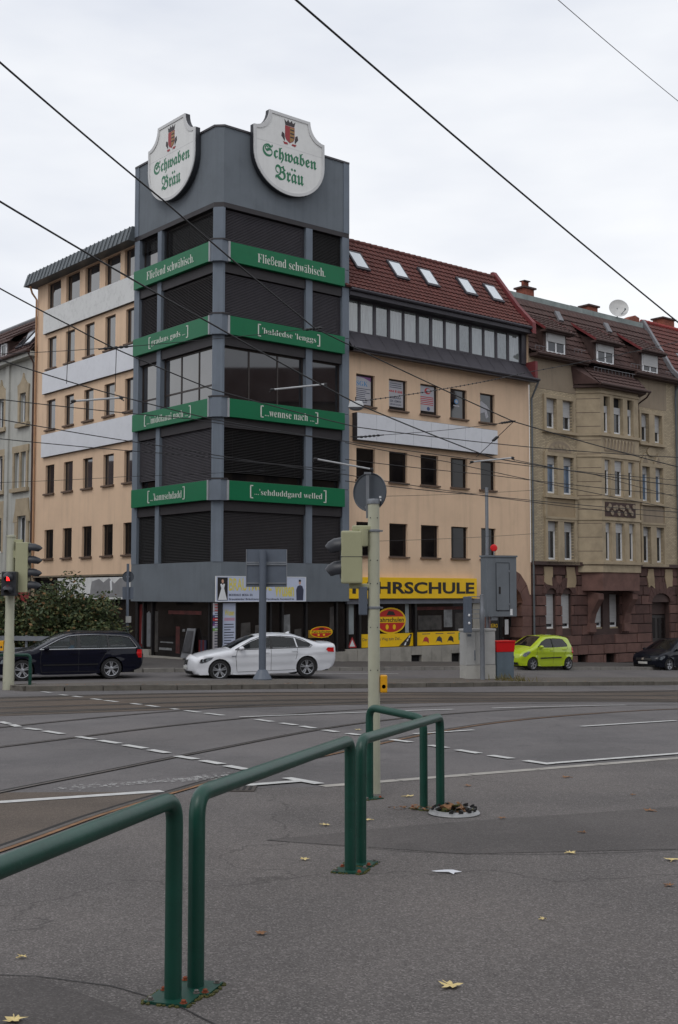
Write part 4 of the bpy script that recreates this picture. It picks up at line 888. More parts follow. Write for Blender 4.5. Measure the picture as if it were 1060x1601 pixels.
for gi, (prs) in enumerate((LP, RP)):
    for ri, (c, d) in enumerate(ROWS):
        for wi, (a, b) in enumerate(prs):
            sh = [.5, .42, .85][ri] * (1 if gi == 0 else (1.0 if wi == 0 else 1.1)) * (1 if ri != 2 else (.85 if wi == 0 else 1))
            nwin(RF, 'N', a, c, b - a, d - c, O - .22, NB, sh, GL_BLUE if ri == 1 else GL_ROOM)
        a, b = prs[0][0], prs[1][1]; m1, m2 = prs[0][1], prs[1][0]; e = .17
        sur = part('window_surround', MB().fbox(RF, a - e, a - .002, O - .02, O + .10, c - .1, d + e).fbox(RF, b + .002, b + e, O - .02, O + .10, c - .1, d + e).fbox(RF, m1 + .002, m2 - .002, O - .15, O + .085, c - .1, d + .002).fbox(RF, a - .001, b + .001, O - .02, O + .095, d + .002, d + e - .002), M_SAND, NB)
        part('ledge', MB().fbox(RF, a - e - .08, b + e + .08, O - .02, O + .2, c - .24, c - .1), M_SAND, sur)
        if ri == 1:
            if gi == 0:
                n = 14; c0 = (a + b) / 2; R0 = 1.1
                pts = [(c0 + R0 * math.cos(math.pi * i / n), d + .17 + .72 * math.sin(math.pi * i / n)) for i in range(n + 1)]
                part('arch_field', MB().fprism(RF, pts, O - .02, O + .04), M_SAND, sur)
                inner = [(c0 + .92 * (x - c0) / R0, d + .2 + (z - d - .17) * .82) for x, z in pts]
                part('arch_ornament', MB().fprism(RF, inner, O + .04, O + .055), M_PLAS, sur)
                for k in range(5):
                    x = c0 - .6 + k * .3; zz = d + .32 + .22 * math.sin(math.pi * (k + .5) / 5)
                    part('ornament', disc(RF, x, zz, .11, .1, O + .055, .02, 10), M_SAND, sur)
            else:
                for (a_, b_) in prs:
                    cc = (a_ + b_) / 2; part('gable_ornament', MB().fprism(RF, [(a_ - .06, d + .17), (b_ + .06, d + .17), (b_ + .06, d + .3), (cc, d + .8), (a_ - .06, d + .3)], O - .02, O + .06), M_SAND, sur)
                    part('gable_field', MB().fprism(RF, [(a_ + .1, d + .2), (b_ - .1, d + .2), (cc, d + .6)], O + .06, O + .066), M_PLAS, sur)
                part('ornament', disc(RF, (a + b) / 2, d + .85, .42, .26, O - .01, .07, 16), M_SAND, sur)
            part('panel_field', MB().fbox(RF, a - .1, b + .1, O - .02, O + .06, c - 1.2, c - .26), M_PLASL if gi == 0 else M_PLAS, sur)
            part('panel_ledge', MB().fbox(RF, a - .2, b + .2, O - .02, O + .13, c - 1.3, c - 1.19), M_SAND, sur)
            for x in (a - .13, b + .13): part('console', MB().fbox(RF, x - .09, x + .09, O - .02, O + .12, c - 1.18, c - .25), M_SAND, sur)
# bay window
BP = [(22.6, O), (23.45, .65), (26.72, .65), (27.55, O)]
BFR = RF
bz = 2.85
bops = [(23.74, 24.17), (24.58, 25.28), (25.76, 26.2)]
m_ops = [(a, b, c, d) for a, b in bops for c, d in ((3.46, 5.42), (6.84, 8.7), (10.12, 12.03))]
def bside(m):
    for i, j in ((0, 1), (2, 3)):
        (a, o1), (b, o2) = BP[i], BP[j]; m.add([RF(a, o1, bz), RF(b, o2, bz), RF(b, o2, 12.5), RF(a, o1, 12.5)], [(0, 1, 2, 3)])
    m.add([RF(s, o, bz) for s, o in BP], [(0, 1, 2, 3)])
bay = wall(RF, 23.45, 26.72, bz, 12.5, .65, m_ops, .24, M_SAND, NB, 'bay_window', bside)
part('bay_core', MB().prism([(RF(s, o - .35, 0).x, RF(s, o - .35, 0).y) for s, o in BP], bz + .1, 12.95), G_CORE, bay)
for ri, (c, d) in enumerate(((3.46, 5.42), (6.84, 8.7), (10.12, 12.03))):
    for wi, (a, b) in enumerate(bops):
        if ri == 2:
            nwin(RF, 'N', a, c, b - a, d - c - .5, .65 - .2, bay, .35, GL_ROOM); part('transom_pane', MB().fbox(RF, a, b, .40, .43, d - .48, d), G_CORE, bay)
        else: nwin(RF, 'N', a, c, b - a, d - c, .65 - .2, bay, .55 if ri == 1 else .5, GL_ROOM)
        if ri < 3: part('pillar', MB().fbox(RF, b + .03, b + .11, .6, .70, c, d), M_SAND, bay)
    for (z0, z1, pr) in ((c - .2, c - .06, .1), (d + .12, d + .24, .06)):
        pts = [(22.55, O), (23.42, .65 + pr), (26.75, .65 + pr), (27.62, O), (27.4, O - .02), (26.7, .64), (23.5, .64), (22.7, O - .02)]
        part('string_course', MB().prism([(RF(s, o, 0).x, RF(s, o, 0).y) for s, o in pts], z0, z1), M_SAND, bay)
# carved panels
for (z0, z1, dark) in ((9.15, 9.85, 0), (5.75, 6.5, 1)):
    cp = part('carved_panel', MB().fbox(RF, 23.7, 26.3, .64, .675, z0, z1), M_PLAS if not dark else M_BRWN, bay)
    for k in range(9 if not dark else 13):
        x = 23.88 + k * (2.25 / (8 if not dark else 12))
        if not dark:
            part('carving', MB().fprism(RF, [(x - .11, z0 + .06), (x - .06, z0 + .06), (x + .02, z1 - .2), (x + .1, z1 - .06), (x - .1, z1 - .06), (x - .04, z1 - .24)], .675, .715), M_SAND, cp)
        else:
            part('carving', disc(RF, x, (z0 + z1) / 2 + .2 * math.sin(k * 2.2), .12, .13, .675, .05, 8), M_PLAS, cp)
# stone courses of the bay sides
for k in range(13):
    z = 3.2 + k * .72
    for i, j in ((0, 1), (2, 3)):
        (a, o1), (b, o2) = BP[i], BP[j]
        part('joint', MB().add([RF(a, o1 + .004, z), RF(b, o2 + .004, z), RF(b, o2 + .004, z + .025), RF(a, o1 + .004, z + .025)], [(0, 1, 2, 3)]), M_BRWN, bay)
# bay roof
m = MB(); ev = [(22.35, O), (23.2, .98), (27.0, .98), (27.85, O)]
m.add([RF(s, o, 12.42) for s, o in ev] + [RF(s, o, 12.56) for s, o in ev], [(0, 1, 2, 3), (0, 1, 5, 4), (1, 2, 6, 5), (2, 3, 7, 6)]); part('bay_eave', m, M_BRWN, NB)
tiled(RF, [(1.0, 12.55), (-.35, 13.75), (-.75, 14.2)], 23.0, 27.2, .3, .34, M_ROOFB, NB, 'bay_roof_tiles', .03, (.0, .0))
m = MB(); m.add([RF(23.0, 1.0, 12.55), RF(23.0, -.4, 13.8), RF(22.2, -.25, 13.55), RF(22.35, -.2, 12.6)], [(0, 1, 2, 3)]); part('bay_hip', m, M_ROOFB, NB); m = MB(); m.add([RF(27.2, 1.0, 12.55), RF(27.2, -.4, 13.8), RF(28.0, -.25, 13.55), RF(27.85, -.2, 12.6)], [(0, 1, 2, 3)]); part('bay_hip', m, M_ROOFB, NB)
part('gutter', MB().tube([RF(22.95, 1.07, 12.56), RF(27.25, 1.07, 12.56)], .075, 8), M_BRWN, NB)
part('downpipe', MB().tube([RF(27.2, 1.05, 12.5), RF(27.3, .8, 12.3), RF(27.7, -.05, 12.1), RF(27.72, -.1, 11.6)], .045, 8), M_BRWN, NB)
# main eave, roof, dormers
for a, b in ((18.95, 23.1), (27.15, 31.5)):
    part('eave', MB().fbox(RF, a, b, O - .1, .22, 13.62, 13.78), M_BRWN, NB); part('gutter', MB().tube([RF(a, .28, 13.76), RF(b, .28, 13.76)], .08, 8), M_BRWN, NB)
PRF = [(.2, 13.8), (-.35, 14.0), (-2.2, 17.28)]
tiled(RF, PRF, 18.98, 31.5, .34, .37, M_ROOFB, NB, 'roof_tiles', .032)
part('roof_deck', MB().add([RF(18.98, .18, 13.74), RF(31.5, .18, 13.74), RF(31.5, -.35, 13.95), RF(18.98, -.35, 13.95), RF(31.5, -2.2, 17.22), RF(18.98, -2.2, 17.22), RF(31.5, -7, 14), RF(18.98, -7, 14)], [(0, 1, 2, 3), (3, 2, 4, 5), (5, 4, 6, 7)]), M_BRWN, NB)
part('ridge_cap', MB().fbox(RF, 18.98, 31.3, -2.42, -2.2, 17.05, 17.5), M('ridge_zinc', srgb(128, 138, 136), .6, .2, 1.6, streak=.5, dirt=.3), NB)
M_LEAD = M('lead_flashing', srgb(120, 120, 124), .6, .15, 2)
def slope_o(z): return -.35 - (z - 14.0) * (1.85 / 3.28)
for a, b, si in ((20.28, 21.72, .5), (24.36, 25.80, .45), (28.40, 29.80, .72)):
    dz0, dz1 = 13.92, 15.16; of = -.28
    dm = part('dormer', MB().add([RF(a - .18, of, dz0), RF(b + .18, of, dz0), RF(b + .18, of, dz1 + .1), RF(a - .18, of, dz1 + .1), RF(a - .18, slope_o(dz1 + .5), dz1 + .5), RF(b + .18, slope_o(dz1 + .5), dz1 + .5), RF(a - .18, slope_o(dz0), dz0), RF(b + .18, slope_o(dz0), dz0)], [(0, 1, 2, 3), (0, 3, 4, 6), (1, 2, 5, 7), (3, 2, 5, 4)]), M_BRWN, NB)
    window(RF, 'N', a, dz0 + .08, b - a, dz1 - dz0 - .1, of + .01, dm, M_WHITE, GL_ROOM, .1, (( b - a) / 2,))
    part('roller_shutter', MB().fbox(RF, a + .03, b - .03, of + .07, of + .11, dz1 - .08 - si, dz1 - .03), M_SHUT, dm)
    part('lead_sill', MB().add([RF(a - .15, of + .08, dz0 + .07), RF(b + .15, of + .08, dz0 + .07), RF(b + .15, -.02, dz0 + .02), RF(a - .1, -.02, dz0 + .02)], [(0, 1, 2, 3)]), M_LEAD, dm)
    tiled(RF, [(of + .38, dz1 - .02), (-1.5, 16.2), (slope_o(16.4), 16.4)], a - .42, b + .42, .3, .34, M_ROOFB, dm, 'dormer_tiles', .03)
    part('dormer_eave', MB().fbox(RF, a - .42, b + .42, of - .02, of + .34, dz1 - .14, dz1 - .03), M_BRWN, dm)
    part('dormer_gutter', MB().tube([RF(a - .45, of + .42, dz1 - .03), RF(b + .45, of + .42, dz1 - .03)], .06, 8), M_BRWN, dm)
    m = MB()
    for sx in (a - .42, b + .42): m.add([RF(sx, of + .36, dz1 - .1), RF(sx, -1.6, 16.2), RF(sx, -1.6, 16.36), RF(sx, of + .36, dz1 + .06)], [(0, 1, 2, 3)])
    part('dormer_verge', m, M_REDMET, dm)
for s in (22.85, 27.05):
    m = MB(); z0, z1 = 16.2, 16.75; m.hexa([RF(s, slope_o(z0) + .0, z0), RF(s + .38, slope_o(z0), z0), RF(s + .38, slope_o(z1), z1), RF(s, slope_o(z1), z1), RF(s, slope_o(z0) + .12, z0 + .1), RF(s + .38, slope_o(z0) + .12, z0 + .1), RF(s + .38, slope_o(z1) + .12, z1 + .1), RF(s, slope_o(z1) + .12, z1 + .1)]); part('roof_hatch', m, M_LEAD, NB)
for (a, b, z) in ((19.3, 20.2, 14.02), (22.6, 23.5, 14.3), (23.4, 26.9, 13.35), (27.3, 28.4, 14.1), (30.5, 31.3, 14.05)):
    oo = .35 if 13.3 < z < 13.5 else slope_o(z) + .22; m = MB(); m.tube([RF(a, oo, z + .22), RF(b, oo, z + .22)], .014, 5); x = a
    while x < b: m.tube([RF(x, oo, z), RF(x, oo, z + .22)], .01, 4); x += .3
    part('snow_guard', m, M_LEAD, NB)
def chimney(fr, a, b, o0, o1, z0, z1, parent, pot=False):
    c = part('chimney', MB().fbox(fr, a, b, o0, o1, z0, z1), M_CHIM, parent); part('chimney_cap', MB().fbox(fr, a - .1, b + .1, o0 - .1, o1 + .1, z1, z1 + .09), M_BRWN, c)
    if pot:
        for x in (.3, .5, .7): part('chimney_pot', MB().tube([fr(a + (b - a) * x, (o0 + o1) / 2, z1 + .08), fr(a + (b - a) * x, (o0 + o1) / 2, z1 + .42)], .09, 8), M_CHIM, c)
        part('pot_lid', MB().fbox(fr, a + .2 * (b - a), b - .2 * (b - a), o0 + .1, o1 - .1, z1 + .42, z1 + .47), M_BRWN, c)
chimney(RF, 21.15, 21.95, -3.0, -2.44, 16.6, 17.95, NB, True)
chimney(RF, 26.8, 27.6, -3.2, -2.6, 16.6, 17.9, NB); chimney(RF, 25.4, 26.3, -3.4, -2.8, 16.6, 17.62, NB)
part('ridge_block', MB().fprism(RF, [(29.9, 17.3), (31.3, 17.3), (31.3, 17.85), (30.9, 17.95), (30.3, 17.7)], -3.0, -2.44), M_CHIM, NB)
# firewall flashing at the right end
m = MB(); pr = [(.25, 13.6), (.25, 14.0), (-.35, 14.56), (-2.3, 17.75), (-2.6, 17.6), (-2.6, 16.8)]; n = len(pr)
m.add([RF(31.42, o, z) for o, z in pr] + [RF(31.66, o, z) for o, z in pr], [tuple(range(n)), tuple(range(n, 2 * n))] + [(i, (i + 1) % n, n + (i + 1) % n, n + i) for i in range(n)]); part('firewall_flashing', m, M_LEAD, NB)
part('downpipe', MB().tube([RF(31.35, .3, 13.7), RF(31.38, -.1, 13.3), RF(31.38, -.15, 12.9), RF(31.38, -.15, -1.9)], .055, 8), M_ZINC, NB)
part('downpipe', MB().tube([RF(19.0, .3, 12.3), RF(18.98, .1, 11.9), RF(18.98, -.14, 11.5), RF(18.98, -.14, -1.5)], .05, 8), M_ZINC, NB)
# dish
dt = thing('satellite_dish', 'round pale satellite dish on the tenement ridge', 'satellite dish', RF(29.0, -2.3, 17.3))
Mx = Matrix.Rotation(math.radians(-75), 3, 'X') @ Matrix.Rotation(0, 3, 'Z')
part('reflector', MB().lathe([(.02, -.08), (.25, -.06), (.45, .0), (.56, .06), (.56, .075), (.44, .015), (.02, -.065)], RF(29.0, -2.2, 18.0), 'z', 24, Matrix.Rotation(math.radians(72), 3, 'X')), M('dish_grey', srgb(186, 186, 184), .5), dt, True)
part('mast', MB().tube([RF(29.0, -2.3, 17.35), RF(29.0, -2.3, 18.05)], .03, 8), M_ZINC, dt); part('arm', MB().tube([RF(29.0, -2.15, 17.55), RF(29.05, -1.8, 17.85)], .02, 6).ell(RF(29.05, -1.78, 17.9), .05, .05, .07), M_ZINC, dt)
# red sandstone base
M_DSTONE = M('red_sandstone_dark', srgb(86, 62, 57), .9, .25, 2.2, dirt=.5, dscale=1.2, bmp=.6, bscale=18)
part('cornice', MB().fbox(RF, 18.95, 31.45, O - .02, O + .2, 3.18, 3.36), M_BRWN, NB)
wall(RF, 18.92, 31.45, -2.7, 3.3, O - .08, gops, .3, M_BRWN, NB, 'base_wall')
part('base_core', MB().fbox(RF, 19, 31.4, O - 1.2, O - .75, -2.7, 3.2), G_CORE, NB)
LIGHT = {}
arches = [(20.05, 20.82, 1.75), (21.29, 22.05, 1.75), (23.9, 26.1, 1.72), (28.92, 30.62, 1.3)]
for k in range(11):
    z0 = -2.42 + k * .51; z1 = z0 + .5
    if z1 > 3.2: z1 = 3.17
    s = 18.97 - (.55 if k % 2 else 0)
    while s < 31.4:
        L = random.choice((.85, 1.1, 1.3)); a, b = max(s, 18.97), min(s + L, 31.42); s += L
        segs = [(a, b)]
        for (p, q_, c, d) in gops + [(p - .0, q_ + .0, d_, d_ + .9) for p, q_, d_ in arches]:
            if c < z1 - .05 and d > z0 + .05:
                ns_ = []
                for (x, y) in segs:
                    if y <= p or x >= q_: ns_.append((x, y)); continue
                    if x < p: ns_.append((x, p))
                    if y > q_: ns_.append((q_, y))
                segs = ns_
        for (x, y) in segs:
            if y - x < .08: continue
            pr = O + random.uniform(-.01, .02) + (.05 if z0 < -1.0 else .0); e = .025
            m = MB(); m.hexa([RF(x + .008, O - .1, z0 + .008), RF(y - .008, O - .1, z0 + .008), RF(y - .008, O - .1, z1 - .008), RF(x + .008, O - .1, z1 - .008), RF(x + e, pr, z0 + e), RF(y - e, pr, z0 + e), RF(y - e, pr, z1 - e), RF(x + e, pr, z1 - e)])
            part('stone_block', m, random.choice((M_STONE, M_DSTONE, M_DSTONE)) if z0 > -1.1 else M_STONE, NB)
for (a, b, zz) in arches:
    c = (a + b) / 2; r = (b - a) / 2; rise = r * .55 if r > .5 else .28; nn = 5 if r < .5 else 9; tk = .55 if r < .5 else .62
    for k in range(nn):
        t0, t1 = math.pi * (k + .03) / nn, math.pi * (k + .97) / nn
        part('arch_stone', MB().fprism(RF, [(c + r * math.cos(t0), zz + rise * math.sin(t0)), (c + (r + tk * .55) * math.cos(t0), zz + (rise + tk) * math.sin(t0)), (c + (r + tk * .55) * math.cos(t1), zz + (rise + tk) * math.sin(t1)), (c + r * math.cos(t1), zz + rise * math.sin(t1))], O - .1, O + .035), M_DSTONE, NB)
    part('arch_recess', MB().fprism(RF, [(c + r * math.cos(math.pi * i / 12), zz - .02 + rise * math.sin(math.pi * i / 12)) for i in range(13)], O - .3, O - .06), M_BRWN, NB)
for (a, b, c, d) in ((19.9, 20.5, 2.1, 3.1), (21.6, 22.3, 2.0, 3.1), (23.9, 24.8, 2.75, 3.1), (25.4, 26.3, 2.7, 3.1), (28.5, 29.2, 2.0, 3.1), (30.2, 30.9, 2.0, 3.1)):
    rj = lambda k_=.09: random.uniform(-k_, k_); part('plaster_patch', MB().fprism(RF, [(a + rj(), c + .35 + rj(.15)), (a + .1 + rj(), c + .1 + rj(.12)), ((a + b) / 2 + rj(), c + .12 + rj(.1)), (b - .1 + rj(), c + .05 + rj(.12)), (b + rj(), c + .35 + rj(.15)), (b + rj(), (c + d) / 2), (b - .05 + rj(), d), (a + .04 + rj(), d), (a + rj(), (c + d) / 2 + rj())], O - .1, O + .04), M_PLASL, NB)
for (a, b) in ((20.05, 20.82), (21.29, 22.05), (24.0, 24.68), (25.3, 26.0)):
    w_ = nwin(RF, 'N', a, -.02, b - a, 1.75, O - .3, NB, 1.5, GL_ROOM)
part('bay_pier', MB().fbox(RF, 24.7, 25.28, O - .4, O - .1, -.1, 1.7), M_BRWN, NB)
for s in (23.55, 26.45):
    cb = part('corbel', MB().fprism(Fr((RF(s - .22, O, 0).x, RF(s - .22, O, 0).y), RF.n, RF.u), [(0, .2), (.08, .2), (.22, .7), (.55, 1.25), (.7, 1.45), (.7, 1.75), (0, 1.9)], 0, .44), M_STONE, NB)
    part('corbel_foot', MB().fbox(RF, s - .26, s + .26, O - .05, O + .16, -.25, .2), M_STONE, cb)
part('bay_base', MB().prism([(RF(s, o, 0).x, RF(s, o, 0).y) for s, o in ((22.85, O), (23.5, .6), (26.65, .6), (27.3, O))], 1.9, 2.86), M_STONE, NB)
for (a, b) in ((22.4, 23.15), (24.76, 25.57), (27.3, 28.1)):
    part('cellar_window', MB().fbox(RF, a, b, O - .5, O - .36, -2.4, -1.36), G_CORE, NB)
dr = part('front_door', MB().fbox(RF, 28.92, 30.62, O - .45, O - .34, -2.5, .55), M('door_dark', (.02, .015, .014), .5, .3, 3), NB)
for a, b in ((29.0, 29.72), (29.8, 30.54)):
    part('door_panel', MB().fbox(RF, a, b, O - .34, O - .30, -2.2, -.9), M_BRWN, dr); part('door_pane', MB().fbox(RF, a + .1, b - .1, O - .34, O - .315, -.7, .4), GL_DARK, dr)
part('fanlight', MB().fbox(RF, 28.95, 30.6, O - .45, O - .36, .6, 1.28), M_BRWN, NB)
# next house along the street, only its roof edge and wall show
N2 = thing('red_roof_house', 'house with red tiled roof at the right edge of the photo', 'building', RF(31.7, -.2, -2))
part('wall', MB().fbox(RF, 31.68, 40, -8, -.2, -3, 13.6), M('pale_render', srgb(150, 146, 136), .9, .1, 1), N2)
tiled(RF, [(.2, 13.7), (-2.6, 17.7)], 31.7, 40, .34, .37, M_ROOFR, N2, 'roof_tiles', .03)
part('roof_deck', MB().add([RF(31.68, .18, 13.65), RF(40, .18, 13.65), RF(40, -2.6, 17.65), RF(31.68, -2.6, 17.65), RF(40, -7, 13.6), RF(31.68, -7, 13.6)], [(0, 1, 2, 3), (3, 2, 4, 5)]), M_BRWN, N2)
for k in range(22): part('ridge_tile', MB().tube([RF(31.7 + k * .37, -2.6, 17.74), RF(31.7 + k * .37 + .39, -2.6, 17.76)], [.12, .135], 8), M('ridge_red', srgb(140, 44, 40), .7, .2), N2)
chimney(RF, 34.0, 35.2, -3.4, -2.7, 16.8, 18.3, N2)
dmr = part('roof_window', MB().hexa([RF(33.0, -.62, 14.75), RF(34.3, -.62, 14.75), RF(34.3, -1.3, 15.6), RF(33.0, -1.3, 15.6), RF(33.0, -.5, 14.95), RF(34.3, -.5, 14.95), RF(34.3, -1.15, 15.8), RF(33.0, -1.15, 15.8)]), M_LEAD, N2)
# ================================================================== pale stucco house (left edge)
LB = thing('stucco_house', 'pale stucco house with tan stone window trim at the left edge', 'building', LF(16.7, -.3, -1))
M_STUC = M('pale_stucco', srgb(176, 176, 170), .9, .08, .8, dirt=.25, dscale=1, streak=.4)
lo = [(17.75, 18.45, 10.5, 12.05), (17.6, 18.2, 7.15, 9.0), (18.4, 19.0, 7.15, 9.0), (17.5, 18.5, 3.9, 5.7), (20.4, 21.2, 10.5, 12.05), (20.4, 21.2, 7.15, 9.0), (20.4, 21.2, 3.9, 5.7)]
wall(LF, 16.62, 26, 2.6, 14.0, -.3, lo, .25, M_STUC, LB, 'stucco_wall')
wall(LF, 16.62, 26, -1.6, 2.6, -.28, [(17.6, 18.6, -1.0, 1.9)], .25, M_SAND, LB, 'stone_wall')
part('wall_core', MB().fbox(LF, 16.7, 26, -1.4, -.7, -1.6, 13.9), G_CORE, LB)
for (a, b, c, d) in lo:
    window(LF, 'LB', a, c, b - a, d - c, -.5, LB, M_WHITE, GL_ROOM, .08, ((b - a) / 2,) if b - a > .65 else ())
def trim(poly): part('stone_trim', MB().fprism(LF, poly, -.31, -.22), M_SAND, LB)
for (a, b, c, d) in ((17.75, 18.45, 10.5, 12.05), (20.4, 21.2, 10.5, 12.05)):
    cc = (a + b) / 2
    trim([(a - .3, c), (a - .005, c), (a - .005, d + .005), (a - .3, d)]); trim([(b + .005, c), (b + .2, c), (b + .25, d), (b + .005, d + .005)])
    trim([(a - .3, d + .006), (b + .25, d + .006), (b + .3, d + .45), (b, d + .55), (cc + .12, d + .75), (cc, d + 1.05), (cc - .12, d + .75), (a - .05, d + .5), (a - .35, d + .4)])
    part('stone_sill', MB().fbox(LF, a - .4, b + .3, -.32, -.1, c - .22, c), M_SAND, LB)
for (a, b, c, d) in ((17.6, 19.0, 7.15, 9.0), (20.4, 21.2, 7.15, 9.0)):
    trim([(a - .18, c), (a - .005, c), (a - .005, d), (a - .18, d)]); trim([(b + .005, c), (b + .18, c), (b + .18, d), (b + .005, d)]); trim([(a - .25, d + .003), (b + .25, d + .003), (b + .25, d + .35), (a - .25, d + .35)])
    part('stone_sill', MB().fbox(LF, a - .3, b + .3, -.32, -.12, c - .2, c), M_SAND, LB)
    if b - a > 1: trim([(18.205, c), (18.395, c), (18.395, d), (18.205, d)])
for (a, b, c, d) in ((17.5, 18.5, 3.9, 5.7), (20.4, 21.2, 3.9, 5.7)):
    trim([(a - .5, d - .3), (a - .003, d - .3), (a - .003, d + .01), (b + .003, d + .01), (b + .003, d - .3), (b + .5, d - .3), (b + .3, d + .3), (b + .2, d + .9), (a - .2, d + .9), (a - .3, d + .3)])
    trim([(a - .3, c), (a - .003, c), (a - .003, d - .31), (a - .3, d - .31)]); trim([(b + .003, c), (b + .3, c), (b + .3, d - .31), (b + .003, d - .31)])
part('pilaster', MB().fbox(LF, 19.75, 20.1, -.31, -.2, 2.6, 13.8), M_STUC, LB)
part('cornice', MB().fbox(LF, 16.62, 26, -.4, .1, 13.75, 13.98), M_STUC, LB); part('gutter', MB().tube([LF(16.62, .2, 14.02), LF(26, .2, 14.02)], .09, 8), M_BRWN, LB)
tiled(LF, [(.15, 14.0), (-2.0, 16.55)], 16.75, 26, .34, .37, M_ROOFB, LB, 'roof_tiles', .03)
part('roof_deck', MB().add([LF(16.62, .12, 13.98), LF(26, .12, 13.98), LF(26, -2.0, 16.5), LF(16.62, -2.0, 16.5), LF(26, -7, 14), LF(16.62, -7, 14)], [(0, 1, 2, 3), (3, 2, 4, 5)]), M_BRWN, LB)
part('ridge_cap', MB().tube([LF(16.62, -2.0, 16.6), LF(26, -2.0, 16.6)], .12, 8), M_LEAD, LB)
chimney(LF, 18.6, 19.5, -2.6, -1.9, 16.0, 17.1, LB)
def lroof(z, l): n = Vector((2.55, 2.15)).normalized(); p = Vector((.15, 14.0)).lerp(Vector((-2.0, 16.55)), (z - 14) / 2.55) + n * l; return p
for s, mt in ((17.0, M_SKYL), (18.0, GL_ROOM)):
    P4 = [lroof(14.35, .06), lroof(15.35, .06), lroof(15.35, .16), lroof(14.35, .16)]
    sk = part('skylight', MB().hexa([LF(s, P4[0].x, P4[0].y), LF(s + .75, P4[0].x, P4[0].y), LF(s + .75, P4[1].x, P4[1].y), LF(s, P4[1].x, P4[1].y), LF(s, P4[3].x, P4[3].y), LF(s + .75, P4[3].x, P4[3].y), LF(s + .75, P4[2].x, P4[2].y), LF(s, P4[2].x, P4[2].y)]), M_SLATE, LB)
    a_, b_ = lroof(14.45, .168), lroof(15.25, .168); part('pane', MB().add([LF(s + .08, a_.x, a_.y), LF(s + .67, a_.x, a_.y), LF(s + .67, b_.x, b_.y), LF(s + .08, b_.x, b_.y)], [(0, 1, 2, 3)]), mt, sk)
dm = part('dormer', MB().fbox(LF, 19.6, 21.2, -1.2, -.1, 14.1, 15.0), M_BRWN, LB); window(LF, 'LB', 19.75, 14.2, .7, .7, -.09, dm, M_WHITE, GL_ROOM, .09)
m = MB(); m.hexa([LF(19.3, .2, 14.95), LF(21.5, .2, 14.95), LF(21.5, -2, 16.1), LF(19.3, -2, 16.1), LF(19.3, .2, 15.05), LF(21.5, .2, 15.05), LF(21.5, -2, 16.25), LF(19.3, -2, 16.25)]); part('dormer_roof', m, M_ROOFB, dm)
part('downpipe', MB().tube([LF(16.72, .2, 13.95), LF(16.74, -.15, 13.4), LF(16.74, -.18, -1)], .05, 8), M_BRWN, LB)
M_GRAF = M('poster_wall_red', srgb(130, 36, 36), .6, .4, 4)
t = thing('wall_graffiti', 'red and blue painted patches on the stone wall at the left edge', 'graffiti', LF(17.8, -.27, -.5)); part('paint', MB().fprism(LF, [(16.9, 1.4), (17.5, 1.3), (18.2, 1.5), (19.6, 1.2), (19.6, 2.9), (18.2, 2.7), (17.2, 2.5)], -.279, -.272), M_GRAF, t); part('paint', MB().fprism(LF, [(18.3, -.6), (19.9, -.7), (19.9, 1.0), (18.6, .9)], -.279, -.272), M_PCY, t)
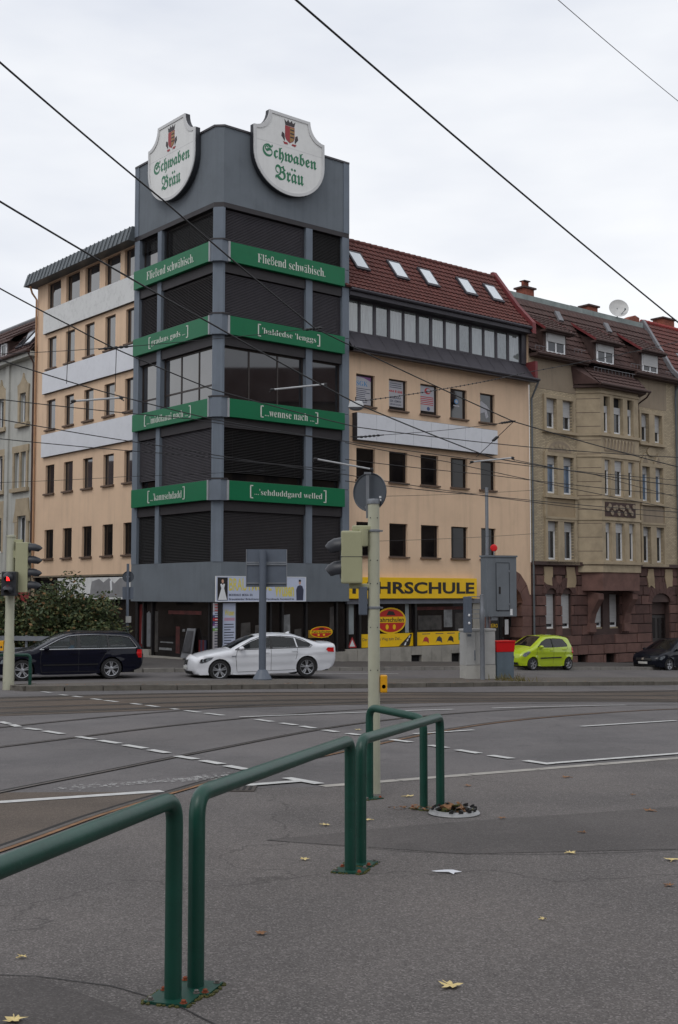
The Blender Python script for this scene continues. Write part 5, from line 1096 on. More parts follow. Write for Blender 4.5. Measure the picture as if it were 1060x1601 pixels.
# ================================================================== green tube barriers
M_GPAINT = M('barrier_green', srgb(15, 66, 54), .4, .16, 4, dirt=.5, dscale=16, bmp=.08, bscale=25, chip=srgb(70, 104, 94))
M_BOLT = M('bolt_steel', srgb(120, 116, 112), .5, .2, 20, metal=.6); M_BRUST = M('bolt_rust', srgb(128, 62, 34), .8, .3, 20)
M_MOSS = M('moss', srgb(74, 74, 34), .95, .35, 40, dirt=.5, dscale=60, bmp=.6, bscale=120)
def barrier(a, b, ha, hb, r, lab, plates, bend=.11, group='green tube barriers'):
    """inverted U of bent tube between ground points a and b; ha/hb = height of the tube axis"""
    za, zb = gz(*a) + .008, gz(*b) + .008; A0, B0 = Vector((*a, za)), Vector((*b, zb)); A1, B1 = Vector((*a, za + ha)), Vector((*b, zb + hb))
    d = (B1 - A1).normalized(); pts = [A0, A0 + Vector((0, 0, (ha - bend) * .5)), A1 - Vector((0, 0, bend))]
    def arc(c, p0, p1, n=7):
        return [p0 * (1 - t) ** 2 + c * 2 * t * (1 - t) + p1 * t * t for t in [i / n for i in range(1, n + 1)]]
    pts += arc(A1, A1 - Vector((0, 0, bend)), A1 + d * bend)
    L = (B1 - A1).length
    for k in range(1, 8): pts.append(A1 + d * (bend + (L - 2 * bend) * k / 8))
    pts.append(B1 - d * bend); pts += arc(B1, B1 - d * bend, B1 - Vector((0, 0, bend)))
    pts += [B0 + Vector((0, 0, (hb - bend) * .5)), B0]
    t = thing('barrier', lab, 'barrier', A0, group)
    part('tube', MB().tube(pts, r, 20), M_GPAINT, t, True)
    hd = Vector((d.x, d.y)).normalized(); hn = Vector((-hd.y, hd.x))
    for (P0, sgn) in ((A0, 1), (B0, -1)):
        if P0 is A0 and 'a' not in plates or P0 is B0 and 'b' not in plates: continue
        def Q(u, w, z=0): p = Vector((P0.x, P0.y)) + hd * u + hn * w; return (p.x, p.y, gz(p.x, p.y) + .008 + z)
        u0, u1 = (-.10, .085) if sgn > 0 else (-.085, .10)
        w0, w1 = -.10, .10
        m = MB(); m.hexa([Q(u0, w0), Q(u1, w0), Q(u1, w1), Q(u0, w1), Q(u0, w0, .012), Q(u1, w0, .012), Q(u1, w1, .012), Q(u0, w1, .012)])
        pl = part('base_plate', m, M_GPAINT, t)
        for i, (u, w) in enumerate(((u0 + .022, w0 + .022), (u1 - .022, w0 + .022), (u0 + .022, w1 - .022), (u1 - .022, w1 - .022))):
            p = Q(u, w, .012); bm_ = MB().lathe([(.017, 0), (.017, .003), (.011, .003), (.011, .013), (.006, .016)], p, 'z', 6)
            part('bolt', bm_, M_BRUST if i % 3 == 0 else M_BOLT, pl)
        m = MB(); rnd = random.Random(int(P0.x * 100))
        for k in range(60):
            e = rnd.randrange(4); f = rnd.random()
            u, w = ((u0 + (u1 - u0) * f, w0 - .005), (u0 + (u1 - u0) * f, w1 + .005), (u0 - .005, w0 + (w1 - w0) * f), (u1 + .005, w0 + (w1 - w0) * f))[e]
            m.ell(Q(u + rnd.uniform(-.006, .006), w + rnd.uniform(-.008, .008), .003), rnd.uniform(.006, .014), rnd.uniform(.006, .014), rnd.uniform(.004, .009), 5, 3)
        part('moss_edge', m, M_MOSS, t, kind='stuff')
    return t
barrier((-1.48, 2.65), (-.725, 5.27), .86, .865, .038, 'nearest green tube barrier, cut off by the left edge', 'b')
barrier((-.645, 5.43), (.075, 7.95), .86, .86, .038, 'middle green tube barrier between its near and far base plates', 'ab')
barrier((.15, 8.2), (.9, 10.6), .84, .82, .038, 'green tube barrier ending beside the discarded hubcap', 'ab')
barrier((.29, 11.32), (.76, 10.70), .86, .80, .036, 'farthest short green tube barrier in front of the beige pole', 'ab')
barrier((-12.5, 31.0), (-8.42, 32.3), .92, .92, .045, 'green tube barrier on the island beside the left traffic light', 'ab')
# ================================================================== foreground signal pole
M_BEP = M('pole_beige', srgb(176, 176, 156), .5, .06, 2, dirt=.18, dscale=5); M_BEB = M('signal_box_beige', srgb(164, 164, 132), .5, .06, 2, dirt=.15, dscale=4)
M_VIS = M('signal_visor', srgb(44, 46, 52), .42, .12, 4); M_GALV = M('galvanised', srgb(128, 132, 138), .5, .12, 4, metal=.4); M_SIGNB = M('sign_back_grey', srgb(70, 76, 84), .5, .1, 1.5); M_YBOX = M('push_button_yellow', srgb(222, 160, 20), .45, .06, 4)
M_GBOX = M('grey_box', srgb(88, 96, 108), .5, .08, 3)
px_, py_ = .345, 11.68; pz = gz(px_, py_) + .008
t = thing('signal_pole', 'beige traffic signal pole behind the foreground barriers', 'pole', (px_, py_, pz))
part('shaft', MB().lathe([(.062, 0), (.06, .1), (.057, 2.85)], (px_, py_, pz), 'z', 24), M_BEP, t, True)
part('cap', MB().lathe([(.064, 0), (.066, .03), (.06, .05), (.0, .055)], (px_, py_, pz + 2.84), 'z', 24), M_GALV, t, True)
for h in (1.80, 2.03 + .53): part('band_clamp', MB().lathe([(.06, 0), (.066, .004), (.066, .022), (.06, .026)], (px_, py_, pz + h), 'z', 24).box(px_ + .055, px_ + .09, py_ - .012, py_ + .012, pz + h + .004, pz + h + .02).box(px_ - .09, px_ - .055, py_ - .012, py_ + .012, pz + h + .004, pz + h + .02), M_GALV, t)
m = MB()
for h in (2.7, 2.28, 2.05, 1.62, 1.2): 
    for dx in (-.035, .035): m.ell((px_ + dx, py_ - .05, pz + h), .006, .006, .006, 6, 4)
part('rivets', m, M_VIS, t)
part('sign_stub', MB().box(px_ - .075, px_ - .045, py_ + .01, py_ + .04, pz + 2.7, pz + 3.15).box(px_ - .095, px_ - .025, py_ + .0, py_ + .04, pz + 3.14, pz + 3.16), M_GALV, t)
s_ = thing('round_sign', 'round traffic sign seen from behind on the beige pole', 'sign', (px_ - .06, py_ + .09, pz + 2.6))
part('plate', MB().lathe([(.0, 0), (.18, 0), (.19, -.012), (.195, -.012), (.195, .004), (.0, .004)], (px_ - .035, py_ + .075, pz + 2.965), 'y', 40, Matrix.Rotation(math.radians(-34), 3, 'Z')), M_SIGNB, s_, True)
part('bracket', MB().box(px_ - .085, px_ - .035, py_ + .02, py_ + .08, pz + 2.80, pz + 2.82), M_GALV, s_)
part('sticker', MB().box(px_ + .055, px_ + .08, py_ + .0, py_ + .004, pz + 2.90, pz + 2.92), M_BWH, s_); part('sticker', MB().box(px_ + .06, px_ + .085, py_ + .0, py_ + .004, pz + 2.87, pz + 2.89), M_BWH, s_)
def visor(c, r, L, direction, tube=True):
    """half-open lamp hood; c centre at lens, direction unit xy"""
    m = MB(); d = Vector((direction[0], direction[1], 0)); n = Vector((-d.y, d.x, 0)); seg = 14; rows = []
    for (f, ex) in ((0, 1.0), (.45, .97), (.8, .8), (1, .5)):
        ring = []
        for k in range(seg + 1):
            a = math.radians(-25 + 230 * k / seg); top = .5 + .5 * math.sin(a)
            ring.append(Vector(c) + n * math.cos(a) * r * ex + Vector((0, 0, math.sin(a) * r * ex)) + d * (L * f * (.5 + .5 * top)) + Vector((0, 0, -.42 * r * f * f)))
        rows.append(ring)
    m.add([p for r_ in rows for p in r_], [(q_ * (seg + 1) + k, q_ * (seg + 1) + k + 1, (q_ + 1) * (seg + 1) + k + 1, (q_ + 1) * (seg + 1) + k) for q_ in range(3) for k in range(seg)])
    return m
sg = thing('traffic_signal', 'beige two-lamp signal head seen from behind on the near pole', 'traffic light', (px_ - .2, py_, pz + 2.08))
bx0, bx1 = px_ - .325, px_ - .115; bz0 = pz + 2.05; bh = .52
part('housing', MB().box(bx0, bx1, py_ - .10, py_ + .10, bz0, bz0 + bh), M_BEB, sg, bev=.018)
part('housing_seam', MB().box(bx0 - .001, bx1 + .001, py_ - .101, py_ + .101, bz0 + bh * .5, bz0 + bh * .5 + .006), M_VIS, sg)
for k, zz in enumerate((bz0 + bh * .70, bz0 + bh * .26)):
    lens = part('lens', MB().lathe([(.0, -.012), (.085, -.008), (.09, 0)], (bx0 - .003, py_, zz), 'x', 20), M_VIS, sg, True)
    part('visor', visor((bx0, py_, zz), .095, .16, (-1, 0)), M_VIS, lens, True)
part('bracket', MB().box(bx0 + .11, px_ - .03, py_ - .05, py_ + .05, bz0 + bh, bz0 + bh + .055), M_BEB, sg, bev=.012)
part('bracket_cup', MB().lathe([(.0, 0), (.04, .01), (.045, .03), (.045, .18), (.0, .18)], (px_ - .10, py_ - .06, bz0 + bh - .16), 'z', 16), M_BEB, sg, True)
part('bracket_foot', MB().box(bx0 + .08, px_ - .04, py_ - .035, py_ + .035, bz0 - .05, bz0), M_BEB, sg, bev=.01)
gb = part('control_box', MB().box(px_ - .15, px_ - .065, py_ - .06, py_ + .06, pz + 1.74, pz + 2.02), M_GBOX, bev=.01, label='small grey box on the near signal pole below the signal head', cat='box')
yb = thing('push_button', 'yellow pedestrian button box on the near beige pole', 'push button', (px_ + .1, py_, pz + .98)); part('housing', MB().box(px_ + .06, px_ + .13, py_ - .035, py_ + .05, pz + .98, pz + 1.15), M_YBOX, yb, bev=.012); part('button', MB().lathe([(.0, 0), (.02, 0), (.02, .008), (0, .012)], (px_ + .095, py_ - .035, pz + 1.04), 'y', 14, None), M_VIS, yb)
# ================================================================== left traffic light
lx, ly = -8.92, 32.0; lz = gz(lx, ly); sc = 32.0 / 33.3
t = thing('signal_pole', 'pale traffic light pole at the left edge beside the dark car', 'pole', (lx, ly, lz))
part('shaft', MB().lathe([(.155, 0), (.145, 1.2), (.125, 1.3), (.115, 4.12)], (lx, ly, lz), 'z', 16), M_BEP, t, True); part('cap', MB().lathe([(.13, 0), (.13, .05), (0, .07)], (lx, ly, lz + 4.12), 'z', 16), M_BEP, t, True)
sg = thing('traffic_signal', 'four-lamp signal head facing right on the left pole', 'traffic light', (lx + .4, ly, lz + 3.0))
part('housing', MB().box(lx + .16, lx + .5, ly - .16, ly + .16, lz + 2.62, lz + 3.98), M_BEB, sg, bev=.02)
for k in range(4):
    zz = lz + 3.82 - k * .34
    ln = part('lens', MB().lathe([(.0, .015), (.12, .01), (.13, 0)], (lx + .503, ly, zz), 'x', 18), M_VIS, sg, True); part('visor', visor((lx + .5, ly, zz), .14, .36, (1, 0)), M_VIS, ln, True)
part('bracket', MB().box(lx + .05, lx + .3, ly - .06, ly + .06, lz + 3.98, lz + 4.06).box(lx + .05, lx + .2, ly - .08, ly + .08, lz + 3.55, lz + 3.75), M_BEB, sg, bev=.01)
ps = thing('pedestrian_signal', 'black pedestrian signal showing a red standing figure', 'traffic light', (lx, ly - .3, lz + 2.5))
part('housing', MB().box(lx - .13, lx + .26, ly - .42, ly - .17, lz + 2.53, lz + 3.18), M_VIS, ps, bev=.02)
M_RED = bpy.data.materials.new('red_lamp'); M_RED.use_nodes = True; b_ = M_RED.node_tree.nodes['Principled BSDF']; b_.inputs['Base Color'].default_value = (.6, .02, .02, 1); b_.inputs['Emission Color'].default_value = (1, .03, .03, 1); b_.inputs['Emission Strength'].default_value = 2.2
for k, zz in enumerate((lz + 3.03, lz + 2.69)):
    cxx = lx + .06
    ln = part('lens', MB().lathe([(.0, -.01), (.12, -.005), (.13, 0)], (cxx, ly - .422, zz), 'y', 20), M_BLK, ps, True)
    part('visor', visor((cxx, ly - .42, zz), .14, .2, (0, -1)), M_VIS, ln, True)
    if k == 0:
        m = MB(); f = Fr((cxx, ly - .435), (1, 0), (0, -1)); m.fprism(f, [(-.045, zz - .1), (-.012, zz - .1), (0, zz - .02), (.012, zz - .1), (.045, zz - .1), (.045, zz + .0), (.06, zz + .05), (-.06, zz + .05), (-.045, zz)], 0, .006)
        m.add(*(lambda q_: (q_.v, q_.f))(disc(f, 0, zz + .08, .032, .032, 0, .006, 10))); part('red_figure', m, M_RED, ln)
yb = thing('push_button', 'small yellow button box on the left traffic light pole', 'push button', (lx - .2, ly - .1, lz + 1.05)); part('housing', MB().box(lx - .24, lx - .13, ly - .1, ly + .06, lz + 1.05, lz + 1.32), M_YBOX, yb, bev=.015); part('button', MB().lathe([(0, 0), (.03, 0), (.03, .01), (0, .014)], (lx - .185, ly - .102, lz + 1.15), 'y', 12), M_VIS, yb)
# ================================================================== sign seen from behind on the island
sx, sy = -2.40, 37.1; sz = gz(sx, sy) + .12; e = 37.1 / 39.01
t = thing('sign_post', 'grey post on the island in front of the white car', 'post', (sx, sy, sz)); part('post', MB().tube([(sx, sy, sz), (sx, sy, sz + 4.05)], .115, 14), M_GBOX, t, True); part('foot', MB().lathe([(.3, 0), (.3, .03), (.14, .3), (.1, .32)], (sx, sy, sz), 'z', 16), M_GBOX, t)
t = thing('road_sign', 'two-piece rectangular road sign seen from behind above the white car', 'sign', (sx, sy + .2, sz + 2.9))
zs = 1.75 + (1.97 - 1.75) * e; zt = 1.75 + (3.22 - 1.75) * e; zm = zs + (zt - zs) * .62
part('panel', MB().box(sx - .52, sx + .74, sy + .16, sy + .2, zs, zm - .015), M_GBOX, t); part('panel', MB().box(sx - .52, sx + .74, sy + .16, sy + .2, zm + .015, zt), M_GBOX, t)
for z in (zm - .05, zm + .02, zs + .1): part('rail', MB().box(sx - .53, sx + .75, sy + .125, sy + .16, z, z + .035), M_GALV, t)
for x in (sx - .54, sx + .735): part('edge', MB().box(x, x + .02, sy + .13, sy + .21, zs, zt), M_GALV, t)
# ================================================================== cabinet, bin, control box, posts on the island
M_CAB = M('cabinet_grey', srgb(168, 168, 166), .55, .06, 2, dirt=.2, dscale=3, streak=.2); M_CABB = M('cabinet_base', srgb(176, 174, 168), .7, .08, 2, dirt=.4, dscale=2)
M_BINR = M('bin_red', srgb(206, 18, 22), .4, .06, 2); M_BING = M('bin_body', srgb(92, 106, 116), .7, .12, 2, dirt=.3, streak=.3)
cx_, cy_ = 4.9, 41.3; cz_ = gz(cx_, cy_) + .11
class FrZ(Fr):
    def __call__(self, s, o, z): return super().__call__(s, o, z + cz_)
cr = FrZ((cx_, cy_), (math.cos(.42), math.sin(.42)), (math.sin(.42), -math.cos(.42)))
t = thing('street_cabinet', 'pale grey utility cabinet on the island beside the red bin', 'cabinet', (cx_, cy_, cz_))
part('base', MB().fbox(cr, -.62, .55, -.3, .16, 0, .48), M_CABB, t); part('body', MB().fbox(cr, -.62, .55, -.3, .15, .485, 1.66), M_CAB, t); part('lid', MB().fbox(cr, -.65, .58, -.33, .18, 1.66, 1.74), M_CAB, t, bev=.015)
for a, b in ((-.6, -.25), (-.23, .53)): part('door', MB().fbox(cr, a, b, .15, .162, .5, 1.64), M_CAB, t)
part('label_plate', MB().fbox(cr, -.57, -.42, .162, .166, 1.48, 1.56), M_GBOX, t); part('handle', MB().fbox(cr, -.30, -.275, .162, .18, .65, 1.0), M_GBOX, t)
t = thing('litter_bin', 'grey bin with a bright red top on the island', 'bin', cr(.93, -.02, 0))
part('body', MB().fbox(cr, .6, 1.28, -.28, .2, 0, .98), M_BING, t, bev=.01); m = MB(); a = .04
m.hexa([cr(.59, -.29, .92 + 0), cr(1.29, -.29, .92), cr(1.29, .21, .92), cr(.59, .21, .92), cr(.56, -.32, 1.27), cr(1.32, -.32, 1.27), cr(1.32, .24, 1.27), cr(.56, .24, 1.27)])
part('red_top', m, M_BINR, t, bev=.012); part('rim', MB().fbox(cr, .54, 1.34, -.34, .26, 1.27, 1.31), M_BINR, t, bev=.01)
t = thing('signal_mast', 'tall thin grey mast behind the hanging grey control box', 'mast', cr(.62, -.45, 0))
part('mast', MB().tube([cr(.62, -.45, 0), cr(.62, -.45, 6.75)], .06, 10), M_GALV, t, True)
t = thing('control_box', 'big grey metal cabinet mounted on the thin mast', 'cabinet', cr(.9, -.3, 2.2))
M_PBOX = M('control_box_grey', srgb(108, 114, 120), .55, .08, 2, dirt=.25, streak=.3)
part('body', MB().fbox(cr, .30, 1.52, -.38, .05, 2.15, 4.25), M_PBOX, t, bev=.015); part('door', MB().fbox(cr, .68, 1.2, .05, .065, 2.38, 4.03), M_PBOX, t); part('lock', MB().fbox(cr, .77, .84, .065, .08, 2.95, 3.2), M_BLK, t)
part('roof', MB().fbox(cr, .27, 1.55, -.41, .08, 4.25, 4.31), M_PBOX, t); part('hinges', MB().fbox(cr, 1.17, 1.22, .065, .085, 2.55, 2.62).fbox(cr, 1.17, 1.22, .065, .085, 3.72, 3.79), M_GALV, t)
part('antenna', MB().tube([cr(.36, -.1, 4.3), cr(.36, -.1, 4.72)], .018, 6), M_GALV, t); part('clamp', MB().fbox(cr, .5, .75, -.1, .0, 2.02, 2.15), M_GALV, t)
part('door_outline', MB().fbox(cr, .66, .675, .05, .068, 2.36, 4.05).fbox(cr, 1.205, 1.22, .05, .068, 2.36, 4.05).fbox(cr, .68, 1.2, .05, .068, 2.355, 2.37).fbox(cr, .68, 1.2, .05, .068, 4.04, 4.055), M_VIS, t)
part('graffiti_mark', MB().fbox(cr, 1.24, 1.34, .05, .053, 2.2, 2.42), M_BWH, t)
t = thing('red_lamp', 'small round red lamp above the grey control box', 'lamp', cr(.78, -.2, 4.4)); part('disc', MB().lathe([(0, -.03), (.11, -.02), (.13, .02), (0, .05)], cr(.78, -.25, 4.58), 'y', 18), M_BINR, t, True); part('stalk', MB().tube([cr(.78, -.25, 4.3), cr(.78, -.25, 4.5)], .02, 6), M_GALV, t)
t = thing('signal_post', 'short grey post in front of the cabinet with a narrow signal', 'post', cr(-.15, .45, 0)); part('post', MB().lathe([(.085, 0), (.08, 1.9), (.09, 1.92), (.09, 2.4), (.075, 2.45), (.075, 2.92), (.0, 2.94)], cr(-.15, .45, 0), 'z', 14), M_GALV, t, True)
for h in (2.1, 2.25, 2.4): part('arm', MB().fbox(cr, -.62, -.05, .40, .43, h, h + .025), M_GALV, t)
part('arm', MB().fbox(cr, -.7, -.1, .42, .46, 2.84, 2.87), M_GALV, t)
t = thing('tram_signal', 'narrow grey tram signal beside the short island post', 'traffic light', cr(-.72, .4, 1.6)); part('housing', MB().fbox(cr, -.82, -.58, .3, .5, 1.62, 2.86), M_GBOX, t, bev=.02)
for h in (1.95, 2.22): part('lens', MB().lathe([(0, -.02), (.04, -.01), (.045, 0)], cr(-.70, .505, h), 'y', 12), M_BWH, t)
# round sign on the far pavement by the tower
rx, ry = -7.74, 43.2; rz = gz(rx, ry) + .12
t = thing('sign_post', 'thin post with parking plate by the left tower shop', 'post', (rx, ry, rz)); part('post', MB().tube([(rx, ry, rz), (rx, ry, rz + 3.7)], .05, 10), M_GBOX, t, True)
t = thing('round_sign', 'small round sign seen from behind beside the tower base', 'sign', (rx, ry, rz + 3)); part('plate', MB().lathe([(0, .03), (.2, .03), (.21, .0), (.21, .04), (0, .04)], (rx, ry + .05, rz + 3.22), 'y', 24), M_SIGNB, t, True); part('bracket', MB().box(rx - .06, rx + .06, ry - .04, ry + .08, rz + 3.2, rz + 3.24), M_GALV, t)
t = thing('parking_plate', 'small plates on the thin post below the round sign', 'sign', (rx, ry, rz + 2.2)); part('plate', MB().box(rx - .2, rx + .2, ry + .05, ry + .07, rz + 2.4, rz + 2.85), M_GBOX, t); part('box', MB().box(rx - .04, rx + .14, ry - .1, ry + .02, rz + 1.55, rz + 1.78), M_CAB, t)
# guard rail in front of the bush
t = thing('guard_rail', 'grey metal guard rail behind the dark estate car', 'guard rail', (-11, 41, gz(-11, 41)))
g0, g1 = Vector((-16.5, 43.2)), Vector((-9.2, 40.9))
for h in (.55, .95):
    p = lambda q_, dz: (q_.x, q_.y, gz(q_.x, q_.y) + .12 + dz)
    part('beam', MB().hexa([p(g0, h), p(g1, h), p(g1 + Vector((.02, .08)), h), p(g0 + Vector((.02, .08)), h), p(g0, h + .16), p(g1, h + .16), p(g1 + Vector((.02, .08)), h + .16), p(g0 + Vector((.02, .08)), h + .16)]), M_GALV, t)
for k in range(5):
    q_ = g0.lerp(g1, k / 4) + Vector((.03, .12)); part('post', MB().box(q_.x - .04, q_.x + .04, q_.y, q_.y + .08, gz(q_.x, q_.y), gz(q_.x, q_.y) + 1.25), M_GALV, t)
# ================================================================== cars
M_TYRE = M('tyre', (.016, .016, .017), .85, .2, 8); M_RIMM = M('alloy', srgb(168, 170, 174), .35, .06, 6, metal=.7); M_DARKP = M('black_plastic', (.014, .014, .015), .55, .2, 5)
M_CHR = M('chrome_trim', srgb(196, 198, 200), .2, .04, 3, metal=.8); M_LAMP = M('lamp_clear', srgb(120, 126, 132), .08, .5, 14, spec=.8, ior=1.7); M_TAIL = M('tail_red', srgb(196, 16, 18), .2, .12, 12)
M_PLATE = M('number_plate', srgb(204, 204, 200), .5, .05, 3); GL_CAR = sheer('car_glass', (.012, .014, .016), .86); GL_CARD = sheer('car_glass_dark', (.008, .008, .009), .9); GL_CARL = sheer('car_glass_clear', (.022, .030, .032), .60)
M_SEAT = M('seat_fabric', (.03, .03, .033), .8, .2, 8)
def carpaint(name, col, coat=1.0, spec=.3): return M(name, col, .4, .03, 3, coat=coat, spec=spec)
def build_wheel(parent, x, y, r, side, spokes, w=.21):
    """wheel > tyre, rim ; local coordinates of the car"""
    o = bpy.data.objects.new('wheel', None); COL.objects.link(o); o.parent = parent; o.location = (x, y, r); WL[o.name] = Vector((0, 0, 0))
    s = side; h = w / 2
    def lp(name, mb, mat): me = mesh(name, mb, mat, True); q_ = bpy.data.objects.new(name, me); COL.objects.link(q_); q_.parent = o; return q_
    lp('tyre', MB().lathe([(r * .68, -h), (r * .95, -h), (r, -h * .75), (r, h * .75), (r * .95, h), (r * .70, h), (r * .68, h * .8), (r * .68, -h)], (0, 0, 0), 'y', 36, None, False), M_TYRE)
    m = MB().lathe([(r * .71, s * h * .9), (r * .70, s * h * 1.0), (r * .66, s * h * .95), (r * .645, s * h * .3)], (0, 0, 0), 'y', 36, None, False)
    for k in range(spokes):
        a = 2 * math.pi * k / spokes + .3
        for da in ((-.17, .17) if spokes == 5 else (0,)):
            ca, sa = math.cos(a + da), math.sin(a + da); nx, nz = -sa, ca; hw_ = r * (.055 if spokes == 5 else .075); p = []
            for rad, off in ((r * .14, s * h * .75), (r * .68, s * h * .9)):
                for e in (-1, 1): p.append((rad * ca + e * hw_ * nx, off, rad * sa + e * hw_ * nz))
            q_ = [(v[0], v[1] - s * .03, v[2]) for v in p]
            m.hexa([q_[0], q_[1], q_[3], q_[2], p[0], p[1], p[3], p[2]])
    m.lathe([(r * .2, s * h * .6), (r * .2, s * h * .82), (r * .06, s * h * .9), (0.0, s * h * .9)], (0, 0, 0), 'y', 16)
    lp('rim', m, M_RIMM)
    lp('brake_disc', MB().lathe([(0, s * h * .2), (r * .69, s * h * .2), (r * .69, -s * h * .6)], (0, 0, 0), 'y', 24, None, False), M_DARKP)
def car(name, label, loc, yaw, spec, paint, glass):
    zg = loc[2]; root = bpy.data.objects.new(name, None); COL.objects.link(root); root.location = loc; root.rotation_euler = (spec.get('roll', 0), spec.get('pitch', 0), yaw); root['label'] = label; root['category'] = 'car'; WL[root.name] = Vector(loc)
    HW, belt, th = spec['hw'], spec['belt'], spec['tumble']; top = spec['top']      # top: (x, z, tag) rear-bottom .. front-bottom over the roof
    fx, rx_, wr = spec['front'], spec['rear'], spec['wr']; ar = wr + .045; sill = spec['sill']
    # dense silhouette
    key = [Vector((p[0], p[1])) for p in top]; tags = [p[2] for p in top]; sil = []; stag = []
    P = [key[0] * 2 - key[1]] + key + [key[-1] * 2 - key[-2]]
    for i in range(1, len(P) - 2):
        for k in range(5):
            t = k / 5; a, b, c, d = P[i - 1:i + 3]
            sil.append(.5 * ((2 * b) + (c - a) * t + (2 * a - 5 * b + 4 * c - d) * t * t + (3 * b - a - 3 * c + d) * t ** 3)); stag.append(tags[i - 1])
    sil.append(key[-1]); stag.append('b')
    ntop = len(sil)
    def arch(cx):                          # front to rear, under side
        zc = wr; r = []
        a0 = math.asin(max(-1, min(1, (sill - zc) / ar)))
        for k in range(15):
            a = a0 + (math.pi - 2 * a0) * k / 14; r.append(Vector((cx + ar * math.cos(a), zc + ar * math.sin(a))))
        return r
    bot = [Vector((fx + ar + .25, sill))] + arch(fx) + [Vector((fx - ar - .3, sill - .03)), Vector(((fx + rx_) / 2, sill - .03)), Vector((rx_ + ar + .3, sill - .03))] + arch(rx_) + [Vector((rx_ - ar - .15, sill))]
    loop = sil + bot; ltag = stag + ['u'] * len(bot)
    xr, xf = min(p.x for p in sil), max(p.x for p in sil); topl = [(p.x, p.y) for p in sil]
    def dist(x, z):
        b = 9
        for i in range(0, ntop - 1):
            ax, ay = topl[i]; bx, by = topl[i + 1]; dx, dy = bx - ax, by - ay; l2 = dx * dx + dy * dy
            t = 0 if l2 < 1e-9 else max(0, min(1, ((x - ax) * dx + (z - ay) * dy) / l2)); ex, ez = x - ax - t * dx, z - ay - t * dy; d = ex * ex + ez * ez
            if d < b: b = d
        return math.sqrt(b)
    def hw(x, z):
        w = HW
        f = max(0, (x - (xf - 1.0)) / 1.0); w -= spec.get('ftap', .17) * f ** 2.4
        f = max(0, ((xr + .9) - x) / .9); w -= spec.get('rtap', .11) * f ** 2.4
        if z > belt: w -= (z - belt) * th
        if z < .55: w -= (.55 - z) * .10
        w += .018 * math.exp(-((z - belt + .17) / .05) ** 2) - .012 * math.exp(-((z - .42) / .09) ** 2)
        for cx in (fx, rx_):                # flared arches
            d = math.hypot(x - cx, z - wr)
            if d < ar + .14: w += .022 * (1 - max(0, d - ar) / .14)
        r = .10; d = dist(x, z)
        if d < r: w -= r - math.sqrt(max(0, r * r - (r - d) ** 2))
        return w
    def lp(nm, mb, mat, smooth=True, parent=root, **kw):
        me = mesh(nm, mb, mat, smooth); q_ = bpy.data.objects.new(nm, me); COL.objects.link(q_); q_.parent = parent
        for k, v in kw.items(): q_[k] = v
        return q_
    wins = spec['windows']; body = MB()
    v2, f2 = cdt([tuple(p) for p in loop], .055, [dens(w, .06) for w in wins], True, False)
    ys = [hw(p.x, p.y) for p in v2]
    for s in (1, -1): body.add([(p.x, s * y, p.y) for p, y in zip(v2, ys)], f2)
    glassmb = {'g': MB(), 'h': MB()}
    n = len(loop); NT = 10; tt = [-1 + 2 * k / NT for k in range(NT + 1)]; cr_ = {'b': .05, 'g': .07, 'h': .07, 'u': 0, 'f': .13, 'r': .10}
    rows = []
    for i in range(n):
        p = loop[i]; a, b = loop[i - 1], loop[(i + 1) % n]; t = (b - a).normalized(); nn = Vector((-t.y, t.x)); w = hw(p.x, p.y) if ltag[i] != 'u' else hw(p.x, p.y)
        c = cr_[ltag[i]] if ltag[i] == ltag[i - 1] else .5 * (cr_[ltag[i]] + cr_[ltag[i - 1]])
        if i in (0, ntop - 1): c *= .5
        rows.append([Vector((p.x + nn.x * c * (1 - u * u), w * u, p.y + nn.y * c * (1 - u * u))) for u in tt])
    for i in range(n):
        j = (i + 1) % n; tg = ltag[i]
        for k in range(NT):
            q_ = [rows[i][k], rows[i][k + 1], rows[j][k + 1], rows[j][k]]
            dst = glassmb[tg] if tg in ('g', 'h') and 0 < k < NT - 1 else body
            dst.add(q_, [(0, 1, 2, 3)])
    lp('body', body, paint)
    lp('windscreen', glassmb['g'], glass); lp('rear_window', glassmb['h'], GL_CARD)
    def patch(poly, off, step=.05):
        v, f = cdt(poly, step); return [(p.x, hw(p.x, p.y) + off, p.y) for p in v], f
    def both(nm, poly, off, mat, step=.05, par=None):
        for s in (1, -1):
            v, f = patch(poly, off, step); lp(nm, MB().add([(a, s * b, c) for a, b, c in v], f), mat)
    for w in wins: both('side_window', w, -.012, spec.get('side_glass', glass))
    if spec.get('trim'):
        for s in (1, -1):
            m = MB()
            for w in [spec['trim']]: 
                d_ = dens(w, .1); d_.append(d_[0]); m.tube([(p[0], s * (hw(p[0], p[1]) + .002), p[1]) for p in d_], .013, 5)
            lp('window_trim', m, spec.get('trimmat', M_CHR))
    for w in spec.get('pillars', []): both('door_pillar', w, .003, M_DARKP)
    for ln in spec.get('lines', []):
        for s in (1, -1):
            m = MB(); pts = dens(ln, .05, False); v = []
            for i, p in enumerate(pts):
                t = (Vector(pts[min(i + 1, len(pts) - 1)]) - Vector(pts[max(i - 1, 0)])).normalized(); nn = Vector((-t.y, t.x)) * .006
                for e in (1, -1): x, z = p[0] + nn.x * e, p[1] + nn.y * e; v.append((x, s * (hw(x, z) + .003), z))
            m.add(v, [(2 * i, 2 * i + 1, 2 * i + 3, 2 * i + 2) for i in range(len(pts) - 1)]); lp('door_gap', m, M_DARKP)
    for h in spec.get('handles', []):
        for s in (1, -1): y = hw(h[0], h[1]); lp('door_handle', MB().box(h[0] - .1, h[0] + .1, s * (y - .005), s * (y + .028), h[1] - .016, h[1] + .016), spec.get('handlemat', paint))
